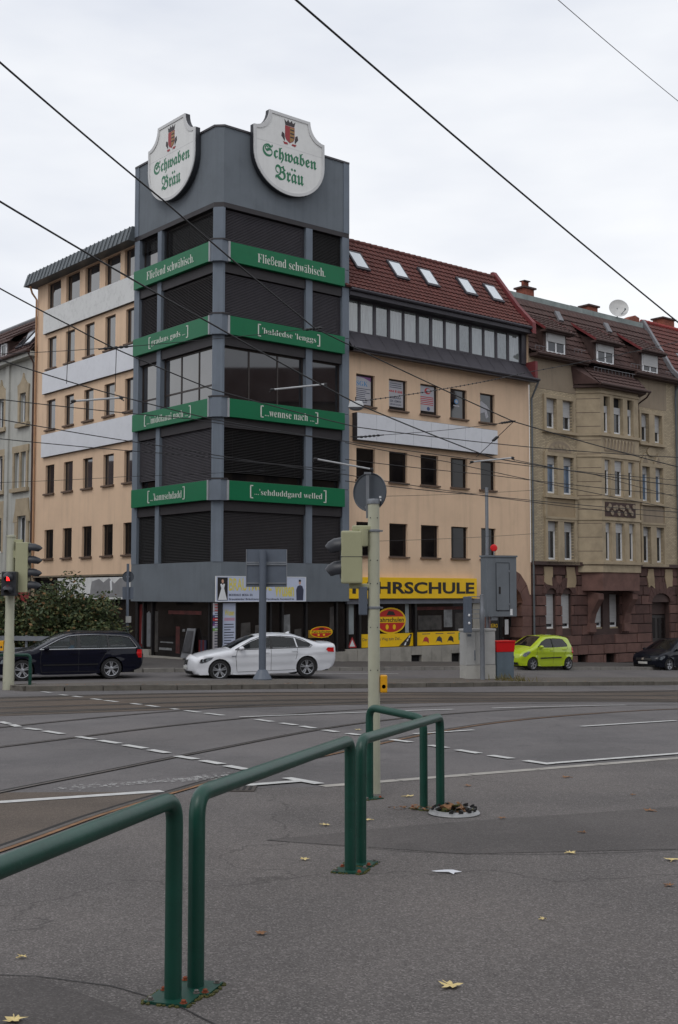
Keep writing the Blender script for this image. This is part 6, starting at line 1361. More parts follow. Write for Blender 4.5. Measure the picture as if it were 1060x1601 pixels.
    for poly in spec.get('headlight', []): both('headlight', poly, .008, M_LAMP, .03)
    for poly in spec.get('taillight', []): both('taillight', poly, .010, M_TAIL, .03)
    for poly in spec.get('moulding', []): both('side_moulding', poly, .012, M_DARKP)
    def front_x(z, end=1):
        best = None
        for a, b in zip(sil, sil[1:]):
            if (a.y - z) * (b.y - z) <= 0 and abs(a.y - b.y) > 1e-6:
                x = a.x + (b.x - a.x) * (z - a.y) / (b.y - a.y)
                if best is None or (x > best if end > 0 else x < best): best = x
        return best if best is not None else (xf if end > 0 else xr)
    def fpatch(y0, y1, z0, z1, mat, nm, end=1, off=.02, shape=None):
        v = []; f = []; ny, nz = 8, 4
        for i in range(nz + 1):
            for j in range(ny + 1):
                z = z0 + (z1 - z0) * i / nz; y = y0 + (y1 - y0) * j / ny; x = front_x(z, end); w = hw(x - end * .02, z); u = y / max(w, .1)
                v.append((x + end * ((.13 if end > 0 else .10) * (1 - u * u) + off), y, z))
        f = [(i * (ny + 1) + j, i * (ny + 1) + j + 1, (i + 1) * (ny + 1) + j + 1, (i + 1) * (ny + 1) + j) for i in range(nz) for j in range(ny)]
        lp(nm, MB().add(v, f), mat)
    for (nm, mat, y0, y1, z0, z1, *rest) in spec.get('front_bits', []): fpatch(y0, y1, z0, z1, mat, nm, 1, rest[0] if rest else .02)
    for (nm, mat, y0, y1, z0, z1) in spec.get('rear_bits', []): fpatch(y0, y1, z0, z1, mat, nm, -1)
    mx_, mz_ = spec['mirror']
    for s in (1, -1):
        y = hw(mx_, mz_) + .09; lp('mirror', MB().ell((mx_, s * y, mz_ + .03), .09, .11, .07, 12, 8).box(mx_ - .03, mx_ + .04, s * (y - .12), s * (y - .02), mz_ - .03, mz_ + .01), spec.get('mirrormat', paint))
    for x in (fx, rx_):
        for s in (1, -1): build_wheel(root, x, s * (HW - .105), wr, s, spec.get('spokes', 5))
    lp('underbody', MB().box(xr + .25, xf - .3, -HW + .32, HW - .32, sill - .02, .62), M_DARKP, False)
    lp('floor', MB().box(rx_ - .3, fx - .4, -HW + .1, HW - .1, sill + .03, sill + .1), M_DARKP, False)
    lp('dashboard', MB().box(fx - .75, fx - .35, -HW + .16, HW - .16, .5, belt - .03), M_DARKP, False)
    for x in spec['seats']:
        for s in (1, -1):
            lp('seat', MB().box(x, x + .5, s * .38 - .24, s * .38 + .24, .32, .5).hexa([(x - .02, s * .38 - .24, .45), (x + .12, s * .38 - .24, .45), (x + .12, s * .38 + .24, .45), (x - .02, s * .38 + .24, .45), (x - .2, s * .38 - .22, 1.02), (x - .08, s * .38 - .22, 1.02), (x - .08, s * .38 + .22, 1.02), (x - .2, s * .38 + .22, 1.02)]).box(x - .2, x - .1, s * .38 - .12, s * .38 + .12, 1.05, 1.2), M_SEAT, False)
    for fnc in spec.get('extra', []): fnc(lp, hw, front_x)
    return root
# white saloon
W_PAINT = carpaint('paint_white', srgb(218, 220, 225)); 
saloon = dict(hw=.925, belt=.98, tumble=.46, front=1.60, rear=-1.37, wr=.335, sill=.20, seats=(.0, -.9), mirror=(.88, 1.0), spokes=5,
  top=[(-2.30, .28, 'r'), (-2.40, .42, 'r'), (-2.44, .62, 'r'), (-2.44, .82, 'r'), (-2.43, 1.0, 'b'), (-2.36, 1.075, 'b'), (-2.1, 1.10, 'b'), (-1.80, 1.118, 'h'), (-1.10, 1.36, 'b'), (-.9, 1.405, 'b'), (-.55, 1.435, 'b'), (-.2, 1.44, 'b'), (.10, 1.415, 'b'), (.30, 1.375, 'g'), (.75, 1.20, 'g'), (1.17, .995, 'b'), (1.35, .965, 'b'), (1.75, .905, 'b'), (2.1, .825, 'b'), (2.28, .755, 'f'), (2.385, .66, 'f'), (2.42, .52, 'f'), (2.42, .36, 'f'), (2.36, .22, 'f')],
  windows=[[(1.02, 1.0), (.52, 1.005), (-.10, 1.01), (-.10, 1.365), (.20, 1.34), (.50, 1.245)], [(-.19, 1.01), (-.19, 1.37), (-.5, 1.365), (-.95, 1.315), (-1.02, 1.01)], [(-1.06, 1.01), (-1.0, 1.305), (-1.2, 1.235), (-1.48, 1.10), (-1.52, 1.04), (-1.46, 1.01)]],
  trim=[(1.08, .985), (-1.50, .995), (-1.57, 1.05), (-1.24, 1.255), (-.95, 1.34), (-.5, 1.385), (-.1, 1.385), (.22, 1.36), (.52, 1.26)], trimmat=M_DARKP,
  pillars=[[(-.10, 1.0), (-.19, 1.0), (-.19, 1.395), (-.10, 1.395)]],
  lines=[[(1.0, .98), (1.06, .75), (1.02, .26)], [(-.14, 1.0), (-.13, .26)], [(-1.05, 1.0), (-1.02, .72), (-.98, .6)], [(1.0, .26), (-.95, .26)]], handles=[(.02, .86), (-.95, .88)],
  headlight=[[(2.26, .60), (2.20, .69), (2.0, .755), (1.80, .775), (1.86, .70), (2.02, .615), (2.18, .575)]], taillight=[[(-2.34, .80), (-2.34, .95), (-2.12, .96), (-2.05, .90), (-2.12, .82)]],
  front_bits=[('kidney_grille', M_DARKP, .03, .24, .53, .70), ('kidney_grille', M_DARKP, -.24, -.03, .53, .70), ('number_plate', M_PLATE, -.26, .26, .38, .49, .03), ('intake', M_DARKP, -.62, .62, .22, .33)], rear_bits=[('number_plate', M_PLATE, -.26, .26, .72, .84)],
  extra=[lambda lp, hw, fx_: lp('antenna_fin', MB().hexa([(-1.0, -.03, 1.40), (-.8, -.03, 1.42), (-.8, .03, 1.42), (-1.0, .03, 1.40), (-1.03, -.01, 1.50), (-.97, -.01, 1.50), (-.97, .01, 1.50), (-1.03, .01, 1.50)]), W_PAINT),
         lambda lp, hw, fx_: [lp('indicator', MB().box(1.05, 1.2, s * (hw(1.12, .78) - .01), s * (hw(1.12, .78) + .006), .77, .795), M_LAMP, False) for s in (1, -1)],
         lambda lp, hw, fx_: [lp('headlight_ring', MB().lathe([(.035, 0), (.06, .012), (.06, .0)], (2.06 + k * .11, s * (hw(2.06 + k * .11, .67) + .01), .675 - k * .015), 'y', 14), M_DARKP) for s in (1, -1) for k in (0, 1)]])
def gcar(x, y): return gz(x, y) + .002
a = Vector((-3.90, 38.70)); b = Vector((-1.05, 39.65)); d = (a - b).normalized(); nrm = Vector((-d.y, d.x))   # d points forward
mid = a - d * 1.60 - nrm * 0
# car's left side faces the camera: centre lies to the right of its left wheels
c = mid + Vector((d.y, -d.x)) * .85
yaw = math.atan2(d.y, d.x); saloon['pitch'] = 0.02
car('white_saloon', 'white saloon car driving left on the street before the tower', (c.x, c.y, gcar(c.x, c.y) + .0), yaw, saloon, W_PAINT, GL_CAR)
# dark blue estate
N_PAINT = carpaint('paint_navy', srgb(10, 12, 28), .55, .05)
estate = dict(hw=.905, belt=.95, tumble=.42, front=1.52, rear=-1.24, wr=.33, sill=.20, seats=(-.05, -.95), mirror=(.80, .97), spokes=5, side_glass=GL_CARL,
  top=[(-2.36, .30, 'r'), (-2.46, .42, 'r'), (-2.48, .62, 'r'), (-2.46, .84, 'r'), (-2.42, .98, 'h'), (-2.22, 1.22, 'h'), (-2.0, 1.385, 'b'), (-1.85, 1.425, 'b'), (-1.3, 1.455, 'b'), (-.7, 1.47, 'b'), (-.2, 1.46, 'b'), (.15, 1.42, 'g'), (.6, 1.24, 'g'), (1.10, .99, 'b'), (1.3, .95, 'b'), (1.75, .87, 'b'), (2.1, .78, 'b'), (2.27, .70, 'f'), (2.36, .56, 'f'), (2.36, .36, 'f'), (2.30, .22, 'f')],
  windows=[[(.93, .98), (.3, .985), (-.16, .985), (-.16, 1.37), (.1, 1.345), (.4, 1.235)], [(-.26, .985), (-.26, 1.375), (-.7, 1.38), (-1.10, 1.365), (-1.12, .985)], [(-1.20, .985), (-1.14, 1.36), (-1.6, 1.34), (-1.92, 1.285), (-2.18, 1.0), (-2.12, .985)]],
  trim=[(1.0, .965), (-2.18, .968), (-2.23, 1.0), (-1.95, 1.305), (-1.6, 1.365), (-.7, 1.405), (-.16, 1.395), (.12, 1.365), (.42, 1.255)],
  pillars=[[(-.16, .975), (-.26, .975), (-.26, 1.39), (-.16, 1.385)], [(-1.12, .98), (-1.20, .98), (-1.14, 1.375), (-1.10, 1.375)]],
  lines=[[(.93, .96), (.98, .7), (.94, .26)], [(-.21, .98), (-.2, .26)], [(-1.16, .98), (-.98, .7), (-.86, .5)], [(.94, .255), (-.8, .255)]], handles=[(-.05, .83), (-.98, .85)],
  headlight=[[(2.2, .54), (2.14, .66), (1.95, .71), (1.92, .6), (2.05, .53)]], taillight=[[(-2.42, .66), (-2.42, .92), (-2.24, .92), (-2.2, .80), (-2.28, .66)]],
  moulding=[[(.9, .46), (-.82, .46), (-.82, .50), (.9, .50)]], mirrormat=N_PAINT,
  front_bits=[('grille', M_DARKP, -.4, .4, .45, .66), ('number_plate', M_PLATE, -.26, .26, .36, .46, .03)], rear_bits=[('number_plate', M_PLATE, -.26, .26, .62, .74)],
  extra=[lambda lp, hw, fx_: [lp('roof_rail', MB().tube([(-1.85, s * .60, 1.41), (-1.7, s * .60, 1.475), (-.2, s * .60, 1.50), (.0, s * .6, 1.44)], .016, 6), M_DARKP) for s in (1, -1)]])
def squeeze(v):                          # shorter rear overhang
    if isinstance(v, list): return [squeeze(x) for x in v]
    return ((-1.24 + (v[0] + 1.24) * .84) if v[0] < -1.24 else v[0],) + tuple(v[1:])
for k_ in ('top', 'windows', 'trim', 'pillars', 'lines', 'taillight'): estate[k_] = squeeze(estate[k_])
a = Vector((-9.70, 36.75)); b = Vector((-7.12, 38.12)); d = (a - b).normalized(); c = a - d * 1.52 + Vector((d.y, -d.x)) * .82
d = (Vector((-9.70, 37.0)) - Vector((-7.12, 38.0))).normalized()
car('dark_estate_car', 'dark navy estate car with chrome window trim at the left', (c.x, c.y, gcar(c.x, c.y)), math.atan2(d.y, d.x), estate, N_PAINT, GL_CARL)
EST = (c, math.atan2(d.y, d.x))
# lime hatchback
Y_PAINT = carpaint('paint_lime', srgb(170, 192, 20))
hatch = dict(hw=.79, belt=.95, tumble=.38, front=1.08, rear=-1.29, wr=.275, sill=.20, seats=(-.1, -.85), mirror=(.66, .98), spokes=6, ftap=.2, rtap=.12,
  top=[(-1.66, .30, 'r'), (-1.74, .45, 'r'), (-1.76, .66, 'r'), (-1.73, .92, 'r'), (-1.68, 1.02, 'h'), (-1.52, 1.36, 'b'), (-1.40, 1.43, 'b'), (-1.0, 1.475, 'b'), (-.5, 1.485, 'b'), (0, 1.455, 'b'), (.18, 1.42, 'g'), (.6, 1.20, 'g'), (1.0, .99, 'b'), (1.2, .93, 'b'), (1.5, .82, 'b'), (1.66, .70, 'f'), (1.74, .54, 'f'), (1.74, .36, 'f'), (1.68, .22, 'f')],
  windows=[[(.82, .99), (.3, .98), (-.22, .98), (-.22, 1.385), (.1, 1.36), (.42, 1.24)], [(-.30, .985), (-.30, 1.385), (-.8, 1.37), (-1.02, 1.34), (-1.26, 1.10), (-1.2, 1.02)]],
  lines=[[(.84, .95), (.86, .7), (.80, .28)], [(-.26, .98), (-.25, .28)], [(-1.24, 1.02), (-1.02, .75), (-.95, .6)]], handles=[(-.1, .86), (-.95, .9)], pillars=[[(-.22, .985), (-.30, .985), (-.30, 1.37), (-.22, 1.37)]],
  headlight=[[(1.64, .62), (1.55, .74), (1.36, .82), (1.25, .80), (1.34, .68), (1.5, .58)]], taillight=[[(-1.68, .72), (-1.64, 1.02), (-1.54, 1.0), (-1.54, .74)]], moulding=[[(.62, .50), (-.78, .53), (-.78, .58), (.62, .55)]],
  front_bits=[('grille', M_DARKP, -.35, .35, .50, .60), ('number_plate', M_PLATE, -.26, .26, .38, .48, .03), ('intake', M_DARKP, -.5, .5, .24, .34)], rear_bits=[('number_plate', M_PLATE, -.26, .26, .6, .72)])
for_d = Vector((-uR[0], -uR[1]))
def place(ax, ay, front, half): a = Vector((ax, ay)); c = a - for_d * front + Vector((for_d.y, -for_d.x)) * half; return c
c = place(8.30, 50.9, 1.08, .72)
hatch['pitch'] = -.03
car('lime_hatchback', 'small lime green hatchback parked before the red stone house', (c.x, c.y, gcar(c.x, c.y)), math.atan2(for_d.y, for_d.x), hatch, Y_PAINT, GL_CARD)
# dark hatchback at the right edge
D_PAINT = carpaint('paint_midnight', srgb(14, 18, 28), .55, .05)
golf = dict(hw=.88, belt=.93, tumble=.40, front=1.30, rear=-1.28, wr=.31, sill=.20, seats=(-.05, -.95), mirror=(.72, .97), spokes=5,
  top=[(-2.0, .30, 'r'), (-2.08, .45, 'r'), (-2.10, .66, 'r'), (-2.06, .92, 'h'), (-1.82, 1.36, 'b'), (-1.6, 1.44, 'b'), (-1.0, 1.485, 'b'), (-.5, 1.49, 'b'), (-.05, 1.46, 'b'), (.1, 1.42, 'g'), (.55, 1.22, 'g'), (1.02, .985, 'b'), (1.25, .94, 'b'), (1.7, .85, 'b'), (1.95, .74, 'f'), (2.08, .60, 'f'), (2.1, .42, 'f'), (2.04, .22, 'f')],
  windows=[[(.84, .975), (.3, .975), (-.22, .975), (-.22, 1.39), (.05, 1.36), (.4, 1.235)], [(-.30, .975), (-.30, 1.39), (-.9, 1.38), (-1.3, 1.32), (-1.55, 1.05), (-1.5, .99)]],
  lines=[[(.86, .95), (.88, .7), (.84, .28)], [(-.26, .97), (-.25, .28)]], handles=[(-.1, .84)],
  headlight=[[(1.97, .58), (1.9, .70), (1.72, .76), (1.6, .74), (1.68, .64), (1.85, .55)]], taillight=[[(-2.02, .75), (-1.98, .98), (-1.88, .96), (-1.88, .76)]],
  front_bits=[('grille', M_DARKP, -.42, .42, .52, .64), ('number_plate', M_PLATE, -.26, .26, .36, .47, .03), ('intake', M_DARKP, -.6, .6, .22, .33), ('emblem', M_CHR, -.06, .06, .55, .65, .03)], rear_bits=[('number_plate', M_PLATE, -.26, .26, .6, .72)])
c = place(15.85, 57.0, 1.30, .80)
car('dark_hatchback', 'dark hatchback parked at the right edge of the photo', (c.x, c.y, gcar(c.x, c.y)), math.atan2(for_d.y, for_d.x), golf, D_PAINT, GL_CARD)
# driver of the estate: one skinned figure
def driver(loc, yaw):
    me = bpy.data.meshes.new('person'); bm = bmesh.new(); lay = bm.verts.layers.skin.verify()
    J = {'pel': ((-.02, .38, .55), .15), 'wst': ((-.06, .38, .72), .14), 'chs': ((-.11, .38, .92), .16), 'nck': ((-.10, .38, 1.06), .06), 'hd0': ((-.08, .38, 1.14), .075), 'hd1': ((-.07, .38, 1.24), .095), 'hd2': ((-.07, .38, 1.32), .07),
         'sl': ((-.08, .56, .98), .075), 'el': ((.12, .60, .80), .05), 'wl': ((.36, .50, .88), .036), 'hl': ((.44, .48, .90), .04), 'sr': ((-.08, .20, .98), .075), 'er': ((.12, .16, .80), .05), 'wr': ((.36, .26, .88), .036), 'hr': ((.44, .28, .90), .04),
         'kl': ((.40, .48, .58), .08), 'fl': ((.62, .48, .34), .05), 'kr': ((.40, .28, .58), .08), 'fr': ((.62, .28, .34), .05)}
    V = {}
    for k, (p, r) in J.items(): v = bm.verts.new(p); v[lay].radius = (r, r); v[lay].use_root = (k == 'pel'); V[k] = v
    for a, b in [s.split() for s in ('pel wst', 'wst chs', 'chs nck', 'nck hd0', 'hd0 hd1', 'hd1 hd2', 'chs sl', 'sl el', 'el wl', 'wl hl', 'chs sr', 'sr er', 'er wr', 'wr hr', 'pel kl', 'kl fl', 'pel kr', 'kr fr')]: bm.edges.new((V[a], V[b]))
    bm.to_mesh(me); bm.free()
    o = bpy.data.objects.new('person', me); COL.objects.link(o); o.location = loc; o.rotation_euler = (0, 0, yaw)
    o.modifiers.new('skin', 'SKIN'); sd = o.modifiers.new('sub', 'SUBSURF'); sd.levels = 1; sd.render_levels = 2
    m, t, b = new_mat('driver_cloth')       # skin above the collar, blue jumper below
    tc_ = t.nodes.new('ShaderNodeTexCoord'); s = t.nodes.new('ShaderNodeSeparateXYZ'); t.links.new(tc_.outputs['Object'], s.inputs[0])
    mt = t.nodes.new('ShaderNodeMath'); mt.operation = 'GREATER_THAN'; mt.inputs[1].default_value = 1.07; t.links.new(s.outputs[2], mt.inputs[0])
    t.links.new(mixc(t, mt.outputs[0], srgb(36, 140, 190), srgb(190, 146, 122)), b.inputs['Base Color']); b.inputs['Roughness'].default_value = .8
    me.materials.append(m); o['label'] = 'driver in a bright blue top inside the dark estate car'; o['category'] = 'person'
    hr = mesh('hair', MB().ell((-.09, .38, 1.28), .10, .095, .10, 12, 8), M('hair_grey', (.12, .10, .09), .8, .3, 30), True); h = bpy.data.objects.new('hair', hr); COL.objects.link(h); h.parent = o
driver((EST[0].x, EST[0].y, gcar(EST[0].x, EST[0].y)), EST[1])
# ================================================================== overhead wires
WIRES = [
  ('thick black cable crossing the upper right sky', 0.014, [(-0.658, 13, 8.661), (6.662, 22, 6.68)]) ,
  ('thin pale wire at the top right corner', 0.005, [(2.518, 14, 9.193), (5.474, 18, 9.346)]) ,
  ('cable from the left sky past the left shield to the tower corner insulator', 0.013, [(-4.004, 13, 7.908), (-2.594, 17, 7.538), (-0.46, 22, 6.766)]) ,
  ('cable from the tower insulator across the beige wing to the right edge', 0.012, [(-0.46, 22, 6.766), (3.888, 26, 5.571), (9.011, 30, 4.905)]) ,
  ('cable from the left sky over the top green signs to the beige wing', 0.013, [(-4.275, 14, 6.596), (-2.093, 19, 6.156), (0.378, 23, 5.474), (3.541, 27, 4.871)]) ,
  ('lower continuation of the second left cable to the right edge', 0.012, [(3.541, 27, 4.871), (9.602, 32, 4.641)]) ,
  ('cable over the roof edge of the left wing to the span insulator', 0.011, [(-5.164, 17, 6.321), (-4.417, 19, 6.135), (-3.851, 20, 5.953)]) ,
  ('cable from the span insulator across the tower face', 0.011, [(-3.851, 20, 5.953), (-2.415, 22, 5.604), (0.427, 26, 5.442), (5.086, 30, 5.482), (9.919, 33, 5.564)]) ,
  ('sagging wire from the left edge over the lower boards', 0.01, [(-5.746, 19, 5.627), (-4.263, 21, 5.382), (-2.52, 23, 5.181), (0.142, 26, 5.127)]) ,
  ('contact wire crossing the tower at sign height', 0.009, [(-6.033, 20, 5.099), (-2.898, 23, 5.181), (0.142, 26, 5.127), (5.08, 30, 4.987), (9.906, 33, 4.912)]) ,
  ('contact wire crossing below the blank boards', 0.009, [(-6.026, 20, 4.767), (-3.522, 23, 4.649), (0.142, 26, 4.384), (5.069, 30, 4.066), (9.884, 33, 3.83)]) ,
  ('low contact wire over the second window row', 0.008, [(-6.019, 20, 4.414), (-2.892, 23, 4.459), (0.142, 26, 4.484)]) ,
  ('upper of the paired wires on the right brick facade', 0.009, [(0.142, 26, 5.098), (2.601, 28, 4.894), (9.888, 33, 4.046)]) ,
  ('lower of the paired wires on the right brick facade', 0.009, [(0.142, 26, 4.727), (3.642, 29, 4.688), (9.897, 33, 4.479)]) ,
  ('third wire on the right facade above the round sign', 0.009, [(0.131, 24, 4.05), (3.386, 27, 3.997), (9.588, 32, 3.941)]) ,
  ('thin span wire from the left house to the tower insulator', 0.006, [(-6.351, 21, 6.058), (-4.137, 20, 5.953), (-2.658, 21, 6.304), (-0.46, 22, 6.766)]) ,
  ('twisted span wire rising from the hanging lamp to the right', 0.009, [(0.356, 25, 5.853), (2.612, 28, 6.671), (4.938, 31, 7.611), (10.898, 36, 9.617)]) ,
  ('thin wire over the lower left windows', 0.005, [(-6.603, 22, 3.822), (-4.324, 24, 4.142), (-1.562, 26, 4.484)]) ,
  ('thin wire in front of the beige wing behind the pole', 0.005, [(0.883, 27, 3.982), (5.242, 31, 4.483)]) ,
  ('thin low wire in front of the beige wing bottom windows', 0.005, [(0.852, 27, 2.951), (5.229, 31, 3.332)]) ,
  ('diagonal stay between the insulator and the right rod', 0.008, [(3.888, 26, 5.571), (3.114, 26.5, 4.842)]) ,
  ('wire over the white board of the right wing', 0.007, [(0.246, 25, 5.094), (2.513, 27, 5.525), (3.888, 26, 5.571)]) ,
  ('wire from the rod towards the right facade', 0.008, [(3.984, 27, 4.841), (6.552, 30, 4.789), (9.895, 33, 4.37)]) ,
  ('short steep drop wire left of the tower', 0.006, [(-4.417, 19, 6.135), (-4.537, 19.4, 5.235)]) ,
  ('second steep drop wire left of the tower', 0.006, [(-3.829, 20, 5.953), (-3.918, 20.4, 5.279)]) ,
]
RODS = [('pale insulating rod in front of the left windows', (-4.519, 20, 5.043), (-3.887, 20.6, 5.199)), ('pale insulating rod in front of the tower windows', (-1.315, 23.5, 5.854), (-0.323, 24.5, 6.137)), ('pale insulating rod in front of the right wing', (3.041, 26.5, 4.726), (3.969, 27, 4.871)), ('pale rod beside the tower edge above the round sign', (-0.455, 24.5, 4.555), (0.655, 25, 4.406))]
INS = [('dark insulator at the tower edge', (-0.672, 21.8, 6.684), (-0.293, 22.2, 6.824)), ('dark insulator on the left span wire', (-4.116, 19.9, 5.921), (-3.578, 20.2, 6.041)), ('dark insulator on the right wing wire', (3.56, 26, 5.528), (3.93, 26, 5.586)), ('small dark insulator on the diagonal stay', (3.44, 26.2, 5.153), (3.57, 26.2, 5.269)), ('dark insulator over the white board', (0.356, 25, 5.08), (0.977, 25.5, 5.203))]
LAMP = (0.356, 25, 5.797)
M_WIRE = M('wire_dark', (.016, .016, .018), .6, .2, 3); M_ROD = M('insulating_rod', srgb(176, 178, 180), .5, .06, 4)
for lab, r, pts in WIRES:
    P = [Vector(p) for p in pts]; Q = []
    for a, b in zip(P, P[1:]):
        n = 10; sag = (b - a).length * .004
        for k in range(n): t = k / n; Q.append(a.lerp(b, t) - Vector((0, 0, sag * 4 * t * (1 - t))))
    Q.append(P[-1]); m = MB().tube(Q, r, 6)
    if 'twisted' in lab:
        for k in range(1, 60):
            i = k / 60 * (len(Q) - 1); a = Q[int(i)].lerp(Q[min(int(i) + 1, len(Q) - 1)], i % 1); m.ell(a, .02, .02, .02, 6, 4)
    part('overhead_wire', m, M_WIRE, None, True, label=lab, cat='wire', group='overhead wires')
for lab, a, b in RODS:
    a, b = Vector(a), Vector(b); t = thing('insulating_rod', lab, 'insulator', a, 'tram wire insulators'); part('rod', MB().tube([a, b], .018, 8), M_ROD, t, True)
    for p, d in ((a, -1), (b, 1)): part('clamp', MB().ell(p + (b - a).normalized() * d * .04, .05, .03, .03, 8, 6).tube([p, p + Vector((d * .09, 0, -.05))], .012, 6), M_WIRE, t)
for lab, a, b in INS:
    a, b = Vector(a), Vector(b); m = MB().tube([a, b], .014, 6); L = (b - a).length
    for k in range(5): c = a.lerp(b, .2 + .15 * k); m.ell(c, .045, .03, .026, 8, 6)
    part('wire_insulator', m, M_WIRE, None, True, label=lab, cat='insulator', group='tram wire insulators')
lp_ = Vector(LAMP); t = thing('hanging_lamp', 'pale flat street lamp hanging on the span wire before the beige wing', 'street lamp', lp_)
part('housing', MB().hexa([lp_ + Vector(p) for p in ((-.16, -.12, -.08), (.18, -.12, -.08), (.18, .12, -.08), (-.16, .12, -.08), (-.12, -.08, .06), (.14, -.08, .06), (.14, .08, .06), (-.12, .08, .06))]), M_ROD, t, bev=.015); part('bowl', MB().ell(lp_ + Vector((.01, 0, -.09)), .14, .1, .05, 12, 6), M_GALV, t); part('hook', MB().tube([lp_ + Vector((0, 0, .05)), lp_ + Vector((0, 0, .16))], .012, 6), M_WIRE, t)
# ================================================================== bush at the left
M_LEAF = [M('leaf_green', (.058, .082, .027), .7, .4, 2.5), M('leaf_dark', (.032, .050, .018), .7, .4, 2.5), M('leaf_olive', (.10, .10, .032), .7, .4, 2.5), M('leaf_rust', (.16, .085, .03), .7, .4, 2.5)]
M_TWIG = M('twig', (.05, .038, .028), .9, .3, 5)
def bush(cx, cy, rx, ry, h, n, lab, seed):
    R = random.Random(seed); z0 = gz(cx, cy) + .1; t = thing('bush', lab, 'bush', (cx, cy, z0), 'bushes behind the guard rail')
    m = MB(); tips = []
    for k in range(26):
        a = R.uniform(0, 6.283); r = math.sqrt(R.random()); p = Vector((cx + rx * r * math.cos(a), cy + ry * r * math.sin(a), z0 + h * R.uniform(.5, 1.05) * (1 - .45 * r * r)))
        b = Vector((cx + rx * .4 * r * math.cos(a), cy + ry * .4 * r * math.sin(a), z0)); q_ = b.lerp(p, .5) + Vector((R.uniform(-.2, .2), R.uniform(-.2, .2), .2)); m.tube([b, q_, p], [.03, .018, .007], 5); tips += [(p, .55), (q_.lerp(p, .5), .7), (q_, .75)]
    part('stems', m, M_TWIG, t)
    mbs = [MB() for _ in M_LEAF]
    for k in range(n):
        p, s = R.choice(tips); d = Vector((R.gauss(0, 1), R.gauss(0, 1), R.gauss(0, .8))).normalized() * s * R.random() ** .45; c = p + d
        if c.z < z0: c.z = z0 + R.random() * .3
        L = R.uniform(.05, .10); u = Vector((R.gauss(0, 1), R.gauss(0, 1), R.gauss(0, .6))).normalized(); v = u.cross(Vector((R.gauss(0, 1), R.gauss(0, 1), R.gauss(0, 1)))).normalized() * L * .5
        w = R.random(); i = 0 if w < .42 else 1 if w < .76 else 2 if w < .93 else 3
        mbs[i].add([c - u * L, c + v, c + u * L, c - v], [(0, 1, 2, 3)])
    for i, q_ in enumerate(mbs): part('foliage', q_, M_LEAF[i], t)
bush(-12.0, 43.0, 1.8, 1.1, 3.3, 12000, 'dense green bush behind the left traffic light', 3)
bush(-9.7, 42.4, 1.9, 1.0, 3.0, 11000, 'green and rust bush behind the roof of the dark estate', 5)
bush(-14.2, 44.3, 1.6, 1.2, 3.2, 7000, 'bush at the left edge behind the guard rail', 9)
# ================================================================== litter, leaves, hubcap
M_LY = M('fallen_leaf_yellow', srgb(206, 186, 130), .8, .15, 25); M_LB = M('fallen_leaf_brown', srgb(128, 92, 62), .85, .2, 25)
def fallen(x, y, r, mat, lab, seed):
    R = random.Random(seed); n = 5; pts = []; a0 = R.uniform(0, 6.28); z = gz(x, y) + .012
    for k in range(n * 4):
        a = a0 + 2 * math.pi * k / (n * 4); rr = r * (1.0 if k % 4 == 0 else .62 if k % 2 else .42) * R.uniform(.85, 1.1); pts.append((x + rr * math.cos(a), y + rr * math.sin(a) * .95, z + .004 + R.uniform(0, .016) * (1 if k % 4 == 0 else .5)))
    m = MB(); m.add([(x, y, z + .008)] + pts, [(0, i + 1, (i + 1) % (n * 4) + 1) for i in range(n * 4)])
    t = part('fallen_leaf', m, mat, None, label=lab, cat='leaf', group='fallen leaves on the pavement'); 
    part('stalk', MB().tube([(x, y, z + .008), (x + r * 1.3 * math.cos(a0 + .4), y + r * 1.3 * math.sin(a0 + .4), z + .004)], .0025, 4), mat, t)
LV = [(.5, 5.44, .062, 0, 'largest yellow leaf, at the bottom right of centre'), (-1.34, 4.99, .055, 0, 'yellow leaf in the bottom left corner'), (2.31, 8.31, .055, 0, 'pale leaf at the right edge of the pavement'), (2.74, 10.54, .06, 1, 'brown leaf on the right, near the road edge'), (-.11, 9.77, .05, 0, 'yellow leaf left of the middle barrier post'), (-.41, 6.34, .04, 1, 'small brown leaf below the middle barrier'), (.67, 11.44, .06, 0, 'pale leaf beside the beige pole'), (2.06, 7.5, .04, 1, 'brown leaf near the right edge, lower one'), (1.13, 6.64, .022, 0, 'tiny pale leaf right of the foreground centre'), (1.66, 8.57, .04, 0, 'small pale leaf in the middle right of the pavement'), (2.84, 11.52, .035, 1, 'dark leaf just behind the other right leaf'), (1.38, 10.12, .045, 1, 'brown leaf right of the hubcap'), (.23, 10.02, .05, 0, 'yellow leaf beyond the second barrier base plate'), (1.92, 9.41, .035, 1, 'small curled leaf right of the hubcap, farther away'), (-1.55, 5.9, .025, 0, 'tiny pale scrap left of the near post'), (-.24, 8.33, .04, 0, 'flat pale leaf left of the second base plate'), (1.32, 12.2, .05, 1, 'brown leaf at the kerb right of the pole'), (2.45, 12.9, .06, 1, 'brown leaf on the pale kerb to the right'), (.30, 19.0, .07, 0, 'yellow leaf on the road behind the barrier')]
for i, (x, y, r, k, lab) in enumerate(LV): fallen(x, y, r, (M_LY, M_LB)[k], lab, i + 3)
x, y = .72, 7.9; z = gz(x, y) + .012; M_PAP = M('paper_white', srgb(200, 202, 208), .6, .06, 10)
m = MB(); m.add([(x - .11, y + .02, z + .006), (x - .02, y + .028, z + .012), (x + .03, y + .012, z + .016), (x + .09, y - .012, z + .008), (x + .04, y - .026, z + .006), (x + .03, y - .06, z + .003), (x - .0, y - .02, z + .009), (x - .08, y + .0, z + .005)], [(0, 1, 6, 7), (1, 2, 6), (2, 3, 4), (2, 4, 6), (4, 5, 6)]); part('paper_scrap', m, M_PAP, None, label='crumpled white scrap of paper on the pavement', cat='litter')
